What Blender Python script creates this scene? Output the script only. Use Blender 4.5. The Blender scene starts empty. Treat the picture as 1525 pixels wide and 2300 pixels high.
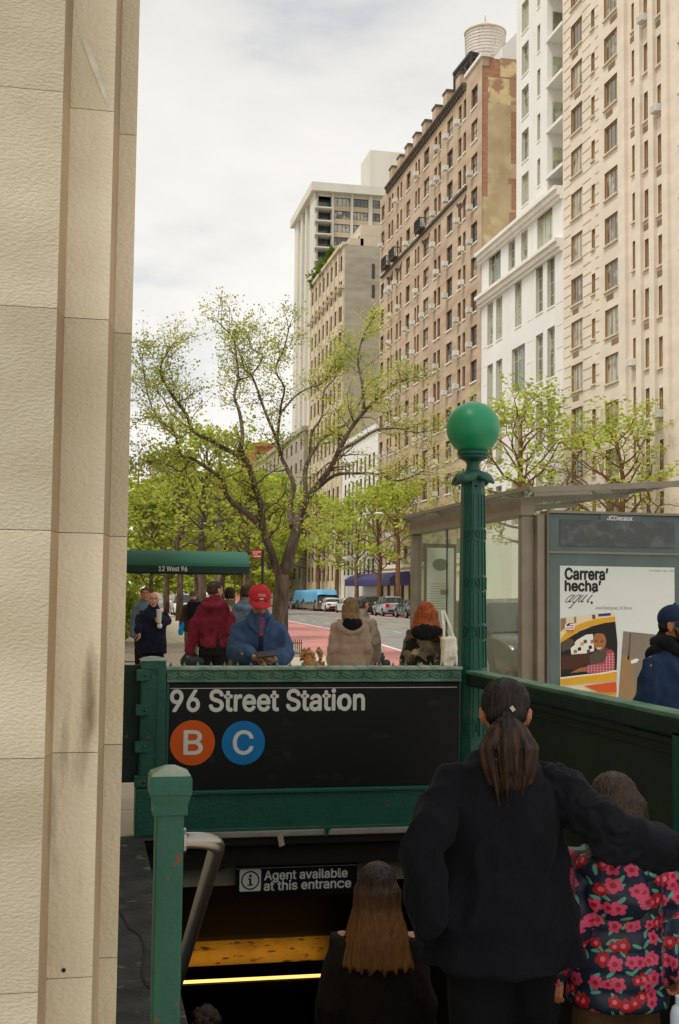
import bpy, bmesh, math, random
from mathutils import Vector, Matrix, noise as mnoise
R = math.radians
rnd = random.Random(96)
sc = bpy.context.scene
COL = sc.collection

# ------------------------------------------------------------------ camera
F, EYE = 2700.0, Vector((0, 0, 1.6))          # focal length in photograph pixels (1525 wide)
YAW, PIT, ROLL = R(11.89), R(3.953), 0.0115
_r = Vector((math.cos(YAW), -math.sin(YAW), 0))
_f = Vector((math.sin(YAW) * math.cos(PIT), math.cos(YAW) * math.cos(PIT), math.sin(PIT)))
_u = _r.cross(_f)
RT = _r * math.cos(ROLL) + _u * math.sin(ROLL)
UP = _u * math.cos(ROLL) - _r * math.sin(ROLL)
cam = bpy.data.objects.new('camera', bpy.data.cameras.new('camera'))
COL.objects.link(cam)
cam.data.sensor_fit = 'HORIZONTAL'; cam.data.sensor_width = 24.0
cam.data.lens = F / 1525 * 24.0
cam.data.clip_start = 0.1; cam.data.clip_end = 6000
m3 = Matrix((RT, UP, -_f)).transposed()
cam.matrix_world = Matrix.Translation(EYE) @ m3.to_4x4()
sc.camera = cam

def at(px, py, X=None, Y=None, Z=None):
    d = _f * F + RT * (px - 762.5) + UP * (1150 - py)
    if Y is not None: t = (Y - EYE.y) / d.y
    elif X is not None: t = (X - EYE.x) / d.x
    else: t = (Z - EYE.z) / d.z
    return EYE + d * t

# ------------------------------------------------------------------ world, sun, exposure
SUN_EL, SUN_AZ = R(60), R(239)                 # azimuth measured from +Y towards +X
world = bpy.data.worlds.new('World'); sc.world = world; world.use_nodes = True
nt = world.node_tree; N = nt.nodes; L = nt.links; N.clear()
out = N.new('ShaderNodeOutputWorld'); bg = N.new('ShaderNodeBackground')
sky = N.new('ShaderNodeTexSky'); sky.sky_type = 'NISHITA'; sky.sun_disc = False
sky.sun_elevation = SUN_EL; sky.sun_rotation = SUN_AZ; sky.dust_density = 3.0; sky.air_density = 1.2
sc1 = N.new('ShaderNodeVectorMath'); sc1.operation = 'SCALE'; sc1.inputs['Scale'].default_value = 0.11
L.new(sky.outputs[0], sc1.inputs[0])
tc = N.new('ShaderNodeTexCoord')
mp = N.new('ShaderNodeMapping'); mp.inputs['Scale'].default_value = (1.0, 1.0, 2.6); mp.inputs['Rotation'].default_value = (0.2, 0.25, 0.6)
L.new(tc.outputs['Generated'], mp.inputs[0])
n1 = N.new('ShaderNodeTexNoise'); n1.inputs['Scale'].default_value = 2.6; n1.inputs['Detail'].default_value = 7; n1.inputs['Roughness'].default_value = 0.52
L.new(mp.outputs[0], n1.inputs['Vector'])
cr = N.new('ShaderNodeValToRGB')
cr.color_ramp.elements[0].position = 0.36; cr.color_ramp.elements[0].color = (0.51, 0.53, 0.55, 1)
cr.color_ramp.elements[1].position = 0.60; cr.color_ramp.elements[1].color = (0.80, 0.775, 0.735, 1)
e = cr.color_ramp.elements.new(0.46); e.color = (0.71, 0.695, 0.665, 1)
L.new(n1.outputs[0], cr.inputs[0])
cv = N.new('ShaderNodeValToRGB')               # cloud cover: nearly everywhere
cv.color_ramp.elements[0].position = 0.30; cv.color_ramp.elements[0].color = (0.72, 0.72, 0.72, 1)
cv.color_ramp.elements[1].position = 0.50; cv.color_ramp.elements[1].color = (0.97, 0.97, 0.97, 1)
L.new(n1.outputs[0], cv.inputs[0])
sx = N.new('ShaderNodeSeparateXYZ'); L.new(tc.outputs['Generated'], sx.inputs[0])
hz = N.new('ShaderNodeMapRange'); hz.inputs[1].default_value = 0.0; hz.inputs[2].default_value = 0.5; hz.inputs[3].default_value = 1.10; hz.inputs[4].default_value = 0.82
L.new(sx.outputs[2], hz.inputs[0])
cs = N.new('ShaderNodeVectorMath'); cs.operation = 'SCALE'
L.new(cr.outputs[0], cs.inputs[0]); L.new(hz.outputs[0], cs.inputs['Scale'])
mx = N.new('ShaderNodeMix'); mx.data_type = 'RGBA'
L.new(cv.outputs[0], mx.inputs[0]); L.new(sc1.outputs[0], mx.inputs[6]); L.new(cs.outputs[0], mx.inputs[7])
L.new(mx.outputs[2], bg.inputs[0]); bg.inputs[1].default_value = 0.78
L.new(bg.outputs[0], out.inputs[0])
sd = Vector((math.sin(SUN_AZ) * math.cos(SUN_EL), math.cos(SUN_AZ) * math.cos(SUN_EL), math.sin(SUN_EL)))
sun = bpy.data.objects.new('sun', bpy.data.lights.new('sun', 'SUN')); COL.objects.link(sun)
sun.data.energy = 1.5; sun.data.angle = R(18); sun.data.color = (1.0, 0.965, 0.9)
sun.rotation_euler = sd.to_track_quat('Z', 'Y').to_euler()
sc.view_settings.view_transform = 'Standard'; sc.view_settings.look = 'None'
sc.view_settings.exposure = 0.82; sc.view_settings.gamma = 1.0; sc.view_settings.use_curve_mapping = False
sc.render.engine = 'CYCLES'
sc.cycles.max_bounces = 8; sc.cycles.transparent_max_bounces = 16; sc.cycles.use_denoising = True

# ------------------------------------------------------------------ materials
def lin(c): return tuple(((v / 255) / 12.92 if v <= 10 else (((v / 255) + 0.055) / 1.055) ** 2.4) for v in c)
MATS = {}
def mat(name, col, rough=0.75, var=0.12, scale=6.0, bump=0.0, bscale=None, metal=0.0, stretch=(1, 1, 1), col2=None, spec=0.4, detail=6, lo=0.35, hi=0.65, objvar=0.0, coat=0.0):
    """a painted or bare surface: base colour (sRGB) varied by noise, optional bump"""
    m = bpy.data.materials.new(name); m.use_nodes = True
    t = m.node_tree; b = t.nodes['Principled BSDF']
    c = lin(col)
    b.inputs['Roughness'].default_value = rough; b.inputs['Metallic'].default_value = metal
    b.inputs['Specular IOR Level'].default_value = spec; b.inputs['Coat Weight'].default_value = coat
    tcn = t.nodes.new('ShaderNodeTexCoord'); mpn = t.nodes.new('ShaderNodeMapping'); mpn.inputs['Scale'].default_value = stretch
    t.links.new(tcn.outputs['Object'], mpn.inputs[0])
    nz = t.nodes.new('ShaderNodeTexNoise'); nz.inputs['Scale'].default_value = scale; nz.inputs['Detail'].default_value = detail
    t.links.new(mpn.outputs[0], nz.inputs['Vector'])
    rp = t.nodes.new('ShaderNodeValToRGB')
    c2 = lin(col2) if col2 else tuple(v * (1 - var) for v in c)
    c1 = c if col2 else tuple(min(1, v * (1 + var)) for v in c)
    rp.color_ramp.elements[0].position = lo; rp.color_ramp.elements[0].color = (*c2, 1)
    rp.color_ramp.elements[1].position = hi; rp.color_ramp.elements[1].color = (*c1, 1)
    t.links.new(nz.outputs[0], rp.inputs[0])
    src = rp.outputs[0]
    if objvar:
        oi = t.nodes.new('ShaderNodeObjectInfo'); mr = t.nodes.new('ShaderNodeMapRange')
        mr.inputs[3].default_value = 1 - objvar; mr.inputs[4].default_value = 1 + objvar
        t.links.new(oi.outputs['Random'], mr.inputs[0])
        vs = t.nodes.new('ShaderNodeVectorMath'); vs.operation = 'SCALE'
        t.links.new(src, vs.inputs[0]); t.links.new(mr.outputs[0], vs.inputs['Scale']); src = vs.outputs[0]
    t.links.new(src, b.inputs['Base Color'])
    if bump:
        nb = nz
        if bscale:
            nb = t.nodes.new('ShaderNodeTexNoise'); nb.inputs['Scale'].default_value = bscale; nb.inputs['Detail'].default_value = 8
            t.links.new(mpn.outputs[0], nb.inputs['Vector'])
        bp = t.nodes.new('ShaderNodeBump'); bp.inputs['Strength'].default_value = min(1.0, bump); bp.inputs['Distance'].default_value = 0.02 * max(1.0, bump)
        t.links.new(nb.outputs[0], bp.inputs['Height']); t.links.new(bp.outputs[0], b.inputs['Normal'])
    MATS[name] = m
    return m
def nodes(m): return m.node_tree.nodes, m.node_tree.links, m.node_tree.nodes['Principled BSDF']
def overlay(m, col, scale, lo, hi, rough=None, stretch=(1, 1, 1), seed=(0, 0, 0), detail=8, coord='Object'):
    """chips, rust, stains or painted reflections of another colour over a material, where a second noise runs high"""
    n, l, b = nodes(m)
    tcn = n.new('ShaderNodeTexCoord'); mpn = n.new('ShaderNodeMapping'); mpn.inputs['Scale'].default_value = stretch; mpn.inputs['Location'].default_value = seed
    l.new(tcn.outputs[coord], mpn.inputs[0])
    nz = n.new('ShaderNodeTexNoise'); nz.inputs['Scale'].default_value = scale; nz.inputs['Detail'].default_value = detail
    l.new(mpn.outputs[0], nz.inputs['Vector'])
    mr = n.new('ShaderNodeMapRange'); mr.inputs[1].default_value = lo; mr.inputs[2].default_value = hi
    l.new(nz.outputs[0], mr.inputs[0])
    mixn = n.new('ShaderNodeMix'); mixn.data_type = 'RGBA'
    old = b.inputs['Base Color'].links[0].from_socket
    l.new(mr.outputs[0], mixn.inputs[0]); l.new(old, mixn.inputs[6]); mixn.inputs[7].default_value = (*lin(col), 1)
    l.new(mixn.outputs[2], b.inputs['Base Color'])
    return m
def leaf_mat(name, col, col2, trans=0.45):
    m = bpy.data.materials.new(name); m.use_nodes = True
    n, l, b = nodes(m)
    tcn = n.new('ShaderNodeTexCoord'); nz = n.new('ShaderNodeTexNoise'); nz.inputs['Scale'].default_value = 0.9; nz.inputs['Detail'].default_value = 6
    l.new(tcn.outputs['Object'], nz.inputs['Vector'])
    rp = n.new('ShaderNodeValToRGB'); rp.color_ramp.elements[0].position = 0.35; rp.color_ramp.elements[1].position = 0.65
    rp.color_ramp.elements[0].color = (*lin(col2), 1); rp.color_ramp.elements[1].color = (*lin(col), 1)
    l.new(nz.outputs[0], rp.inputs[0])
    df = n.new('ShaderNodeBsdfDiffuse'); tr = n.new('ShaderNodeBsdfTranslucent'); ms = n.new('ShaderNodeMixShader'); ms.inputs[0].default_value = trans
    l.new(rp.outputs[0], df.inputs[0]); l.new(rp.outputs[0], tr.inputs[0]); l.new(df.outputs[0], ms.inputs[1]); l.new(tr.outputs[0], ms.inputs[2])
    l.new(ms.outputs[0], n['Material Output'].inputs[0]); n.remove(b)
    MATS[name] = m; return m
def glass_mat(name, tint, refl=0.25, rough=0.02):
    m = bpy.data.materials.new(name); m.use_nodes = True
    n, l, b = nodes(m); n.remove(b)
    tp = n.new('ShaderNodeBsdfTransparent'); tp.inputs[0].default_value = (*tint, 1)
    gl = n.new('ShaderNodeBsdfGlossy'); gl.inputs['Roughness'].default_value = rough; gl.inputs[0].default_value = (0.9, 0.95, 0.92, 1)
    fr = n.new('ShaderNodeLayerWeight'); fr.inputs[0].default_value = 0.25
    mr = n.new('ShaderNodeMapRange'); mr.inputs[3].default_value = refl * 0.35; mr.inputs[4].default_value = min(1, refl * 3)
    l.new(fr.outputs['Fresnel'], mr.inputs[0])
    ms = n.new('ShaderNodeMixShader'); l.new(mr.outputs[0], ms.inputs[0]); l.new(tp.outputs[0], ms.inputs[1]); l.new(gl.outputs[0], ms.inputs[2])
    l.new(ms.outputs[0], n['Material Output'].inputs[0]); MATS[name] = m; return m
def emit_mat(name, col, st):
    m = bpy.data.materials.new(name); m.use_nodes = True
    n, l, b = nodes(m); b.inputs['Base Color'].default_value = (*col, 1)
    b.inputs['Emission Color'].default_value = (*col, 1); b.inputs['Emission Strength'].default_value = st
    MATS[name] = m; return m
def flat(name, col, rough=0.6, spec=0.3):
    return mat(name, col, rough, 0.04, 9.0, spec=spec)

# ------------------------------------------------------------------ mesh builder
class MB:
    def __init__(s): s.v = []; s.f = []; s.m = []; s.k = 0
    def use(s, k): s.k = k; return s
    def face(s, pts):
        b = len(s.v); s.v += [tuple(p) for p in pts]; s.f.append(tuple(range(b, b + len(pts)))); s.m.append(s.k); return s
    def raw(s, vs, fs):
        b = len(s.v); s.v += [tuple(p) for p in vs]
        for f in fs: s.f.append(tuple(i + b for i in f)); s.m.append(s.k)
        return s
    def box(s, x0, x1, y0, y1, z0, z1, bev=0.0):
        if bev <= 0:
            v = [(x, y, z) for z in (z0, z1) for y in (y0, y1) for x in (x0, x1)]
            return s.raw(v, [(0, 2, 3, 1), (4, 5, 7, 6), (0, 1, 5, 4), (2, 6, 7, 3), (0, 4, 6, 2), (1, 3, 7, 5)])
        bm = bmesh.new(); bmesh.ops.create_cube(bm, size=1)
        for v in bm.verts: v.co = ((x0 + x1) / 2 + v.co.x * (x1 - x0), (y0 + y1) / 2 + v.co.y * (y1 - y0), (z0 + z1) / 2 + v.co.z * (z1 - z0))
        bmesh.ops.bevel(bm, geom=bm.edges[:], offset=bev, segments=2, affect='EDGES', profile=0.6)
        s.raw([v.co[:] for v in bm.verts], [[v.index for v in f.verts] for f in bm.faces]); bm.free(); return s
    def obox(s, c, ax, ay, az):
        """box from centre and three half-axis vectors"""
        c, ax, ay, az = map(Vector, (c, ax, ay, az))
        v = [c + ax * i + ay * j + az * k for k in (-1, 1) for j in (-1, 1) for i in (-1, 1)]
        return s.raw(v, [(0, 2, 3, 1), (4, 5, 7, 6), (0, 1, 5, 4), (2, 6, 7, 3), (0, 4, 6, 2), (1, 3, 7, 5)])
    def prism(s, poly, O, U, V, W):
        """extrude the 2-D polygon poly (in U,V from O) along W"""
        O, U, V, W = map(Vector, (O, U, V, W)); n = len(poly)
        a = [O + U * p[0] + V * p[1] for p in poly]; b = [p + W for p in a]
        fs = [tuple(range(n))[::-1], tuple(range(n, 2 * n))] + [(i, (i + 1) % n, n + (i + 1) % n, n + i) for i in range(n)]
        return s.raw(a + b, fs)
    def lathe(s, prof, c, n=24, sides_rot=0.0):
        """profile [(r,z)] turned round a vertical axis through c"""
        vs = []; fs = []
        for r, z in prof:
            for i in range(n):
                a = 2 * math.pi * i / n + sides_rot; vs.append((c[0] + r * math.cos(a), c[1] + r * math.sin(a), c[2] + z))
        k = len(prof)
        for j in range(k - 1):
            for i in range(n): fs.append((j * n + i, j * n + (i + 1) % n, (j + 1) * n + (i + 1) % n, (j + 1) * n + i))
        fs.append(tuple(range(n))[::-1]); fs.append(tuple(range((k - 1) * n, k * n)))
        return s.raw(vs, fs)
    def tube(s, pts, rad, n=8, cap=True, flatten=None):
        pts = [Vector(p) for p in pts]
        if not hasattr(rad, '__len__'): rad = [rad] * len(pts)
        rad = list(rad)
        if cap == 'round':
            d0 = (pts[0] - pts[1]).normalized(); d1 = (pts[-1] - pts[-2]).normalized(); r0, r1 = rad[0], rad[-1]
            pts = [pts[0] + d0 * r0, pts[0] + d0 * r0 * 0.72] + pts + [pts[-1] + d1 * r1 * 0.72, pts[-1] + d1 * r1]
            rad = [r0 * 0.12, r0 * 0.7] + rad + [r1 * 0.7, r1 * 0.12]
        vs = []; fs = []; ref = None
        for i, p in enumerate(pts):
            t = (pts[min(i + 1, len(pts) - 1)] - pts[max(i - 1, 0)]); t = t.normalized() if t.length > 1e-9 else Vector((0, 0, 1))
            if ref is None:
                ref = Vector((0, 0, 1)) if abs(t.z) < 0.9 else Vector((1, 0, 0))
            a = (ref - t * ref.dot(t)).normalized(); b = t.cross(a); ref = a
            for k in range(n):
                q = 2 * math.pi * k / n; ca, sa = math.cos(q) * rad[i], math.sin(q) * rad[i]
                if flatten: ca *= flatten[0]; sa *= flatten[1]
                vs.append(p + a * ca + b * sa)
        for i in range(len(pts) - 1):
            for k in range(n): fs.append((i * n + k, i * n + (k + 1) % n, (i + 1) * n + (k + 1) % n, (i + 1) * n + k))
        if cap: fs.append(tuple(range(n))[::-1]); fs.append(tuple(range((len(pts) - 1) * n, len(pts) * n)))
        return s.raw(vs, fs)
    def ball(s, c, r, seg=20, rings=12, M=None):
        if not hasattr(r, '__len__'): r = (r, r, r)
        vs = [(0, 0, 1)]; fs = []
        for j in range(1, rings):
            th = math.pi * j / rings
            for i in range(seg): ph = 2 * math.pi * i / seg; vs.append((math.sin(th) * math.cos(ph), math.sin(th) * math.sin(ph), math.cos(th)))
        vs.append((0, 0, -1)); n = len(vs)
        for i in range(seg):
            fs.append((0, 1 + i, 1 + (i + 1) % seg)); fs.append((n - 1, n - 1 - seg + (i + 1) % seg, n - 1 - seg + i))
            for j in range(rings - 2): a = 1 + j * seg; fs.append((a + i, a + seg + i, a + seg + (i + 1) % seg, a + (i + 1) % seg))
        c = Vector(c); o = []
        for v in vs:
            q = Vector((v[0] * r[0], v[1] * r[1], v[2] * r[2]))
            if M is not None: q = M @ q
            o.append(q + c)
        return s.raw(o, fs)
    def mesh(s, name, mats, smooth=False):
        me = bpy.data.meshes.new(name); me.from_pydata(s.v, [], s.f)
        mats = mats if isinstance(mats, (list, tuple)) else [mats]
        for m in mats: me.materials.append(MATS[m] if isinstance(m, str) else m)
        if len(mats) > 1: me.polygons.foreach_set('material_index', s.m)
        if smooth: me.polygons.foreach_set('use_smooth', [True] * len(me.polygons))
        me.update(); return me
    def build(s, name, mats, parent=None, smooth=False):
        return obj(name, s.mesh(name, mats, smooth), parent)
def autosmooth(o, ang=40):
    """smooth faces with the edges sharper than ang kept crisp"""
    me = o.data; me.polygons.foreach_set('use_smooth', [True] * len(me.polygons))
    bm = bmesh.new(); bm.from_mesh(me); bmesh.ops.remove_doubles(bm, verts=bm.verts, dist=1e-5)
    for e_ in bm.edges:
        if len(e_.link_faces) == 2 and e_.link_faces[0].normal.angle(e_.link_faces[1].normal, 0) > R(ang): e_.smooth = False
    bm.to_mesh(me); bm.free(); return o
def obj(name, me, parent=None):
    o = bpy.data.objects.new(name, me); COL.objects.link(o)
    if parent is not None: o.parent = parent
    return o
def tag(o, label, cat, group=None):
    o['label'] = label; o['category'] = cat
    if group: o['group'] = group
    return o
def thing(name, label, cat, loc=(0, 0, 0), rz=0.0, group=None):
    o = bpy.data.objects.new(name, None); COL.objects.link(o); o.location = loc; o.rotation_euler = (0, 0, rz); o.empty_display_size = 0.2
    return tag(o, label, cat, group)
def struct(o): o['kind'] = 'structure'; return o
def stuff(o): o['kind'] = 'stuff'; return o
def dup(o, parent=None, loc=None, rz=None, scale=None, label=None, group=None):
    c = o.copy(); COL.objects.link(c)
    if parent is not None: c.parent = parent
    if loc is not None: c.location = loc
    if rz is not None: c.rotation_euler = (0, 0, rz)
    if scale is not None: c.scale = scale if hasattr(scale, '__len__') else (scale,) * 3
    if label: c['label'] = label
    if group: c['group'] = group
    for ch in list(o.children): dup(ch, c)
    return c
_fp = bpy.utils.system_resource('DATAFILES') + '/fonts/Inter.woff2'
try: FONT = bpy.data.fonts.load(_fp)
except Exception: FONT = None
def text_pts(txt, bold=0.0, shear=0.0, space=1.0, res=12):
    cu = bpy.data.curves.new('t', 'FONT'); cu.body = txt; cu.size = 1.0; cu.offset = bold; cu.shear = shear; cu.space_character = space; cu.resolution_u = res
    if FONT: cu.font = FONT
    o = bpy.data.objects.new('t', cu); COL.objects.link(o)
    me = bpy.data.meshes.new_from_object(o.evaluated_get(bpy.context.evaluated_depsgraph_get()))
    vs = [v.co.copy() for v in me.vertices]; fs = [tuple(p.vertices) for p in me.polygons]
    bpy.data.objects.remove(o); bpy.data.curves.remove(cu); bpy.data.meshes.remove(me)
    return vs, fs
def text_on(mb, txt, O, U, V, x0, x1, z0, z1, bold=0.0, shear=0.0, space=1.0):
    """lettering laid on the plane through O spanned by U, V; its bounding box fills x0..x1, z0..z1"""
    vs, fs = text_pts(txt, 0.0, shear, space)
    ax, bx_ = min(v.x for v in vs), max(v.x for v in vs); az, bz = min(v.y for v in vs), max(v.y for v in vs)
    O, U, V = map(Vector, (O, U, V)); W = U.cross(V)
    sx_, sz_ = (x1 - x0) / (bx_ - ax), (z1 - z0) / (bz - az)
    sh = [(0, 0)] if bold <= 0 else [(0, 0)] + [(math.cos(k * math.pi / 4) * bold, math.sin(k * math.pi / 4) * bold) for k in range(8)]
    for i, (du, dv) in enumerate(sh):              # heavier strokes: shifted copies, each a hair further back
        mb.raw([O + W * (-.00008 * i) + U * (x0 + (v.x - ax) * sx_ + du * sx_) + V * (z0 + (v.y - az) * sz_ + dv * sz_) for v in vs], fs)
# ================================================================== MATERIALS
mat('concrete', (196, 184, 164), 0.9, 0.10, 1.3, bump=0.25, bscale=60)
mat('kerb_stone', (150, 145, 135), 0.85, 0.12, 8, bump=0.2, bscale=40)
mat('asphalt', (136, 133, 127), 0.85, 0.14, 0.5, bump=0.3, bscale=90)
mat('bus_red', (186, 126, 120), 0.8, 0.10, 0.7, bump=0.2, bscale=90)
overlay(MATS['bus_red'], (132, 96, 92), 0.9, .55, .75, stretch=(3, .3, 1)); overlay(MATS['bus_red'], (150, 140, 132), 6, .62, .72)
overlay(MATS['asphalt'], (96, 94, 92), 0.7, .52, .72, stretch=(3, .25, 1)); overlay(MATS['asphalt'], (160, 156, 150), 2, .62, .8)
mat('road_white', (215, 212, 205), 0.7, 0.10, 3)
mat('road_yellow', (205, 180, 120), 0.7, 0.10, 3)
mat('green', (16, 86, 70), 0.42, 0.14, 3.0, bump=0.18, bscale=45, spec=0.5)
overlay(MATS['green'], (104, 70, 46), 26, 0.655, 0.69)
overlay(MATS['green'], (42, 106, 86), 4.5, 0.58, 0.8, seed=(3, 1, 2))
mat('sheet_green', (36, 52, 38), 0.6, 0.2, 3.0, bump=0.1, bscale=40)
mat('green_dark', (16, 48, 37), 0.5, 0.18, 3.0, bump=0.12, bscale=45)
overlay(MATS['green_dark'], (120, 76, 40), 18, 0.70, 0.74)
mat('green_worn', (112, 150, 126), 0.55, 0.14, 4.0, bump=0.3, bscale=60, col2=(60, 112, 88))
overlay(MATS['green_worn'], (120, 74, 50), 16, 0.66, 0.70)
mat('green_pale', (170, 182, 165), 0.7, 0.14, 10.0, bump=0.3, bscale=60, col2=(110, 140, 118))
overlay(MATS['green_pale'], (130, 84, 60), 14, 0.64, 0.68)
mat('globe_green', (28, 146, 97), 0.35, 0.08, 2.0, bump=0.05, bscale=200, spec=0.5)
mat('sign_black', (10, 13, 12), 0.45, 0.10, 4.0, bump=0.05, bscale=30, spec=0.3)
overlay(MATS['sign_black'], (46, 52, 50), 5, 0.62, 0.8, stretch=(1, 1, 2))
flat('sign_white', (226, 226, 218), 0.5)
flat('bullet_orange', (222, 92, 20), 0.5)
flat('bullet_blue', (12, 122, 186), 0.5)
mat('steel', (164, 159, 151), 0.28, 0.06, 4, metal=0.95, bump=0.05, bscale=200, stretch=(1, 1, 1))
mat('coping', (62, 64, 62), 0.8, 0.22, 5, bump=0.6, bscale=22, col2=(34, 36, 36))
overlay(MATS['coping'], (120, 118, 108), 9, 0.62, 0.72)
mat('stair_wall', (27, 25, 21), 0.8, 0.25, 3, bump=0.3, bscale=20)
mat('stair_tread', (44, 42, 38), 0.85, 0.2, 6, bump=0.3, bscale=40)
mat('lintel_paint', (150, 146, 124), 0.8, 0.12, 7, bump=0.4, bscale=25)
overlay(MATS['lintel_paint'], (70, 66, 54), 8, 0.60, 0.66)
mat('beam_yellow', (176, 138, 52), 0.7, 0.16, 6, bump=0.5, bscale=30)
overlay(MATS['beam_yellow'], (80, 52, 18), 7, 0.58, 0.66, stretch=(1, 1, 4))
mat('limestone', (222, 213, 192), 0.9, 0.10, 2.2, bump=0.35, bscale=110, stretch=(1, 1, 1.3), col2=(205, 194, 168))
overlay(MATS['limestone'], (150, 124, 88), 5, 0.58, 0.82, stretch=(1, 1, 0.35))
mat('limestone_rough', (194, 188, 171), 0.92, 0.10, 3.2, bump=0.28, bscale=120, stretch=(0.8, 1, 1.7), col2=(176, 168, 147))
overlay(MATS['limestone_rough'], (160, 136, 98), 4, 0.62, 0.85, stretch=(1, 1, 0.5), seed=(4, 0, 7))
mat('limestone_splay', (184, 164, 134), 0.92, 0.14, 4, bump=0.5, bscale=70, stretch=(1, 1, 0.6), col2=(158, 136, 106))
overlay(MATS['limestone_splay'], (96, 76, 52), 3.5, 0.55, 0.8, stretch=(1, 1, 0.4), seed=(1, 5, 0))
mat('mortar', (190, 178, 152), 0.95, 0.15, 20)
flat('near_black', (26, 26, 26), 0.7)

def pavement_joints(m, size, w, dark):
    n, l, b = nodes(m)
    tcn = n.new('ShaderNodeTexCoord'); br = n.new('ShaderNodeTexBrick'); br.offset = 0.0
    br.inputs['Scale'].default_value = 1.0; br.inputs['Mortar Size'].default_value = w
    br.inputs['Brick Width'].default_value = size; br.inputs['Row Height'].default_value = size
    br.inputs['Color1'].default_value = (1, 1, 1, 1); br.inputs['Color2'].default_value = (0.93, 0.93, 0.93, 1); br.inputs['Mortar'].default_value = (dark, dark, dark, 1)
    l.new(tcn.outputs['Object'], br.inputs['Vector'])
    old = b.inputs['Base Color'].links[0].from_socket
    mm = n.new('ShaderNodeMix'); mm.data_type = 'RGBA'; mm.blend_type = 'MULTIPLY'; mm.inputs[0].default_value = 1
    l.new(old, mm.inputs[6]); l.new(br.outputs[0], mm.inputs[7]); l.new(mm.outputs[2], b.inputs['Base Color'])
pavement_joints(MATS['concrete'], 1.52, 0.02, 0.62)
overlay(MATS['concrete'], (96, 90, 82), 2.2, 0.66, 0.74)

# ================================================================== GROUND AND ROAD
SX0, SX1, SY0, SY1 = 0.40, 2.62, 3.2, 8.1       # the stair opening
XF, KN = 31.0, 26.2                              # north building line and north kerb
def sheet(mb, x0, x1, y0, y1, z, hole=None):
    if hole is None:
        return mb.face([(x0, y0, z), (x1, y0, z), (x1, y1, z), (x0, y1, z)])
    a, b_, c, d = hole
    for q in ((x0, x1, y0, c), (x0, x1, d, y1), (x0, a, c, d), (b_, x1, c, d)):
        mb.face([(q[0], q[2], z), (q[1], q[2], z), (q[1], q[3], z), (q[0], q[3], z)])
g = MB(); sheet(g, -900, 900, -300, 2500, -0.152, (-0.6, 3.2, 2.6, 14.0))
struct(g.build('ground', 'asphalt'))
# the south pavement with its kerb line; it is wider at the bus stop
kerb = [(6.9, -60), (6.9, 17.5), (6.35, 21), (6.35, 900)]
sw = MB()
sheet(sw, -60, 3.2, -60, 14.0, 0.0, (SX0, SX1, SY0, SY1))
for i in range(len(kerb) - 1):
    (xa, ya), (xb, yb) = kerb[i], kerb[i + 1]
    segs = [(xa, ya, xb, yb)]
    if ya < 14 < yb:
        xm = xa + (xb - xa) * (14 - ya) / (yb - ya); segs = [(xa, ya, xm, 14.0), (xm, 14.0, xb, yb)]
    for (p, q, r_, s_) in segs:
        x0 = 3.2 if s_ <= 14.001 else -60
        sw.face([(x0, q, 0), (p - 0.15, q, 0), (r_ - 0.15, s_, 0), (x0, s_, 0)])
struct(sw.build('sidewalk', 'concrete'))
kb = MB()
for i in range(len(kerb) - 1):
    (xa, ya), (xb, yb) = kerb[i], kerb[i + 1]
    kb.raw([(xa - .15, ya, .003), (xa, ya, .003), (xb, yb, .003), (xb - .15, yb, .003), (xa - .15, ya, -.2), (xa + .02, ya, -.2), (xb + .02, yb, -.2), (xb - .15, yb, -.2)],
           [(0, 1, 2, 3), (1, 5, 6, 2), (0, 3, 7, 4)])
kb.box(KN, KN + .15, 20, 900, -.2, .003)
struct(kb.build('kerb', 'kerb_stone'))
ns = MB(); ns.face([(KN + .15, 20, 0), (60, 20, 0), (60, 900, 0), (KN + .15, 900, 0)])
struct(ns.build('north_sidewalk', 'concrete'))
lane = [(7.6, 5), (8.3, 22), (9.7, 36), (11.2, 50), (12.4, 61), (13.2, 79), (13.5, 140)]
rd = MB()
def kx(y):
    for (xa, ya), (xb, yb) in zip(kerb, kerb[1:]):
        if ya <= y <= yb: return xa + (xb - xa) * (y - ya) / (yb - ya)
ys = sorted(set([p[1] for p in lane] + [17.5, 21]))
def lx(y):
    for (xa, ya), (xb, yb) in zip(lane, lane[1:]):
        if ya <= y <= yb: return xa + (xb - xa) * (y - ya) / (yb - ya)
for a, b_ in zip(ys, ys[1:]):
    rd.face([(kx(a) + .02, a, -.148), (lx(a), a, -.148), (lx(b_), b_, -.148), (kx(b_) + .02, b_, -.148)])
rd.face([(KN - 2.3, 60, -.148), (KN - 0.02, 60, -.148), (KN - .02, 200, -.148), (KN - 2.3, 200, -.148)])
struct(rd.build('bus_lane', 'bus_red'))
mk = MB()
for a, b_ in zip(ys, ys[1:]):
    mk.face([(lx(a) - .05, a, -.143), (lx(a) + .12, a, -.143), (lx(b_) + .12, b_, -.143), (lx(b_) - .05, b_, -.143)])
mk.face([(KN - 2.5, 60, -.143), (KN - 2.34, 60, -.143), (KN - 2.34, 200, -.143), (KN - 2.5, 200, -.143)])
for k in range(14):                                # broken lane line
    y = 30 + k * 4.2
    mk.face([(14.6, y, -.143), (14.75, y, -.143), (14.75, y + 1.6, -.143), (14.6, y + 1.6, -.143)])
mk.use(1)
mk.face([(18.2, 20, -.143), (18.34, 20, -.143), (18.34, 400, -.143), (18.2, 400, -.143)])
mk.face([(18.5, 20, -.143), (18.64, 20, -.143), (18.64, 400, -.143), (18.5, 400, -.143)])
struct(mk.build('road_markings', ['road_white', 'road_yellow']))

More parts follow.
